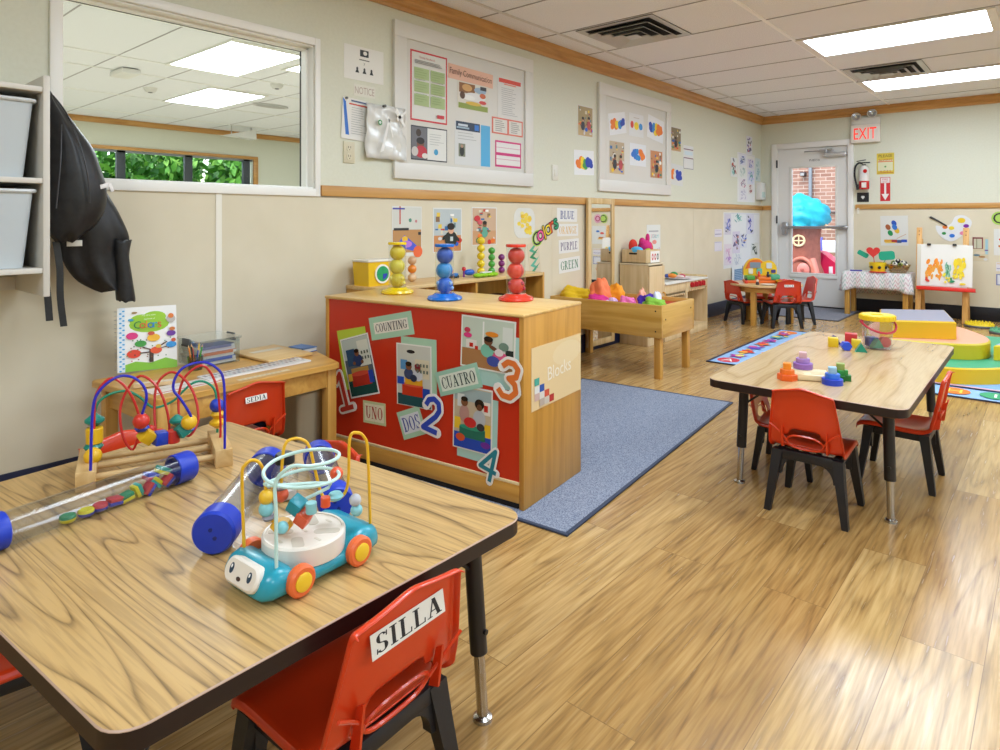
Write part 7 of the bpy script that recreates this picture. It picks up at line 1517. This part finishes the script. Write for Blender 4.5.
mb = MB(); mb.box((-.02, -.48, .22), (.1, .06, .14), M('#c83a6a', .5), .02); mb.build('mailbox', t)
mb = MB(); mb.prism([(0, 0), (.16, -.02), (.02, .16)], -.03, .03, M('#d8b890', .5), Matrix.Translation((.40, -.1, 1.0)) @ Matrix.Rotation(PI/2, 4, 'X')); mb.build('branch_stub', t)
t = thing('play_slide', 'pink red plastic slide beside the tree playhouse outside', 'slide', (.06, 12.38, -.05)); mb = MB(); PKS = M('#cf2450', .35)
mb.prism([(-.35, 0), (.9, 0), (.9, .12), (.3, .24), (0, .42), (-.2, .58), (-.35, .6)], -.2, .2, PKS, Matrix.Rotation(PI/2, 4, 'X')); mb.build('body', t)
mb = MB(); mb.box((-.05, -.205, .28), (.06, .02, .12), M('#eae4e4', .5), .005); mb.build('sticker', t)
mb = MB(); mb.rbox(-.35, .9, -.22, -.2, .0, .04, M('#a81c40', .4)); mb.build('edge', t)
# shrubs beyond the next room
def shrub(x, y, h, r, seed, label):
    t = thing('leafy_tree', label, 'tree', (x, y, -.05)); rg = random.Random(seed); mb = MB(); mats = [M('#5f9a34', .6), M('#4a8428', .6), M('#86b84a', .6), M('#3a6a22', .6)]
    for i in range(2600):
        a = rg.uniform(0, 2*PI); q = r*math.sqrt(rg.random()); z = rg.uniform(.7, h); k_ = .11*rg.uniform(.6, 1.3); c = Vector((q*math.cos(a), q*math.sin(a), z)); u = Vector((rg.gauss(0, 1), rg.gauss(0, 1), rg.gauss(0, 1))).normalized(); v = u.orthogonal().normalized()
        mb.add([c-u*k_, c+v*k_*.5, c+u*k_, c-v*k_*.5], [(0, 1, 2, 3)], mats[i % 4])
    mb.build('foliage', t); mb = MB(); mb.cyl((0, 0, 0), (0, 0, h*.6), .09, M('#5a4430', .8), r1=.05); mb.build('trunk', t)
shrub(-9.6, 2.7, 2.45, .95, 1, 'green tree outside the next room window, left one')
shrub(-9.8, 4.75, 2.35, 1.0, 2, 'green tree outside the next room window, middle one')
shrub(-9.6, 6.85, 2.4, .95, 3, 'green tree outside the next room window, right one')

# ================================================================= CAMERA, LIGHT, WORLD
cam = bpy.data.cameras.new('camera'); co = bpy.data.objects.new('camera', cam); COL.objects.link(co); SC.camera = co
cam.sensor_fit = 'HORIZONTAL'; cam.sensor_width = 36; cam.lens = 648.0/1000*36
co.location = (2.988, 0, 1.1); co.rotation_euler = (PI/2, 0, .7119)
cam.shift_x = 0; cam.shift_y = -(375-219.57)/1000; cam.clip_start = .02
sun = bpy.data.lights.new('sun', 'SUN'); so = bpy.data.objects.new('sun', sun); COL.objects.link(so); sun.energy = 2.6; sun.angle = .02; sun.color = (1, .96, .9)
so.rotation_euler = Vector((-.3, .6, -1.0)).to_track_quat('-Z', 'Y').to_euler()
wd = bpy.data.worlds.new('world'); SC.world = wd; wd.use_nodes = True; nt = wd.node_tree; bg = nt.nodes['Background']
sky = nt.nodes.new('ShaderNodeTexSky'); sky.sky_type = 'NISHITA'; sky.sun_disc = False; sky.sun_elevation = R(50); sky.sun_rotation = R(200); sky.air_density = 1.2; sky.dust_density = 2
nt.links.new(sky.outputs[0], bg.inputs[0]); bg.inputs[1].default_value = .7
vs_ = SC.view_settings; SC.display_settings.display_device = 'sRGB'; vs_.view_transform = 'Standard'; vs_.look = 'None'; vs_.gamma = 1; vs_.use_curve_mapping = False; vs_.exposure = 0.0
SC.cycles.use_denoising = True; SC.cycles.max_bounces = 10; SC.cycles.transparent_max_bounces = 24; SC.cycles.diffuse_bounces = 5; SC.cycles.glossy_bounces = 4; SC.cycles.sample_clamp_indirect = 6; SC.cycles.caustics_reflective = False; SC.cycles.caustics_refractive = False
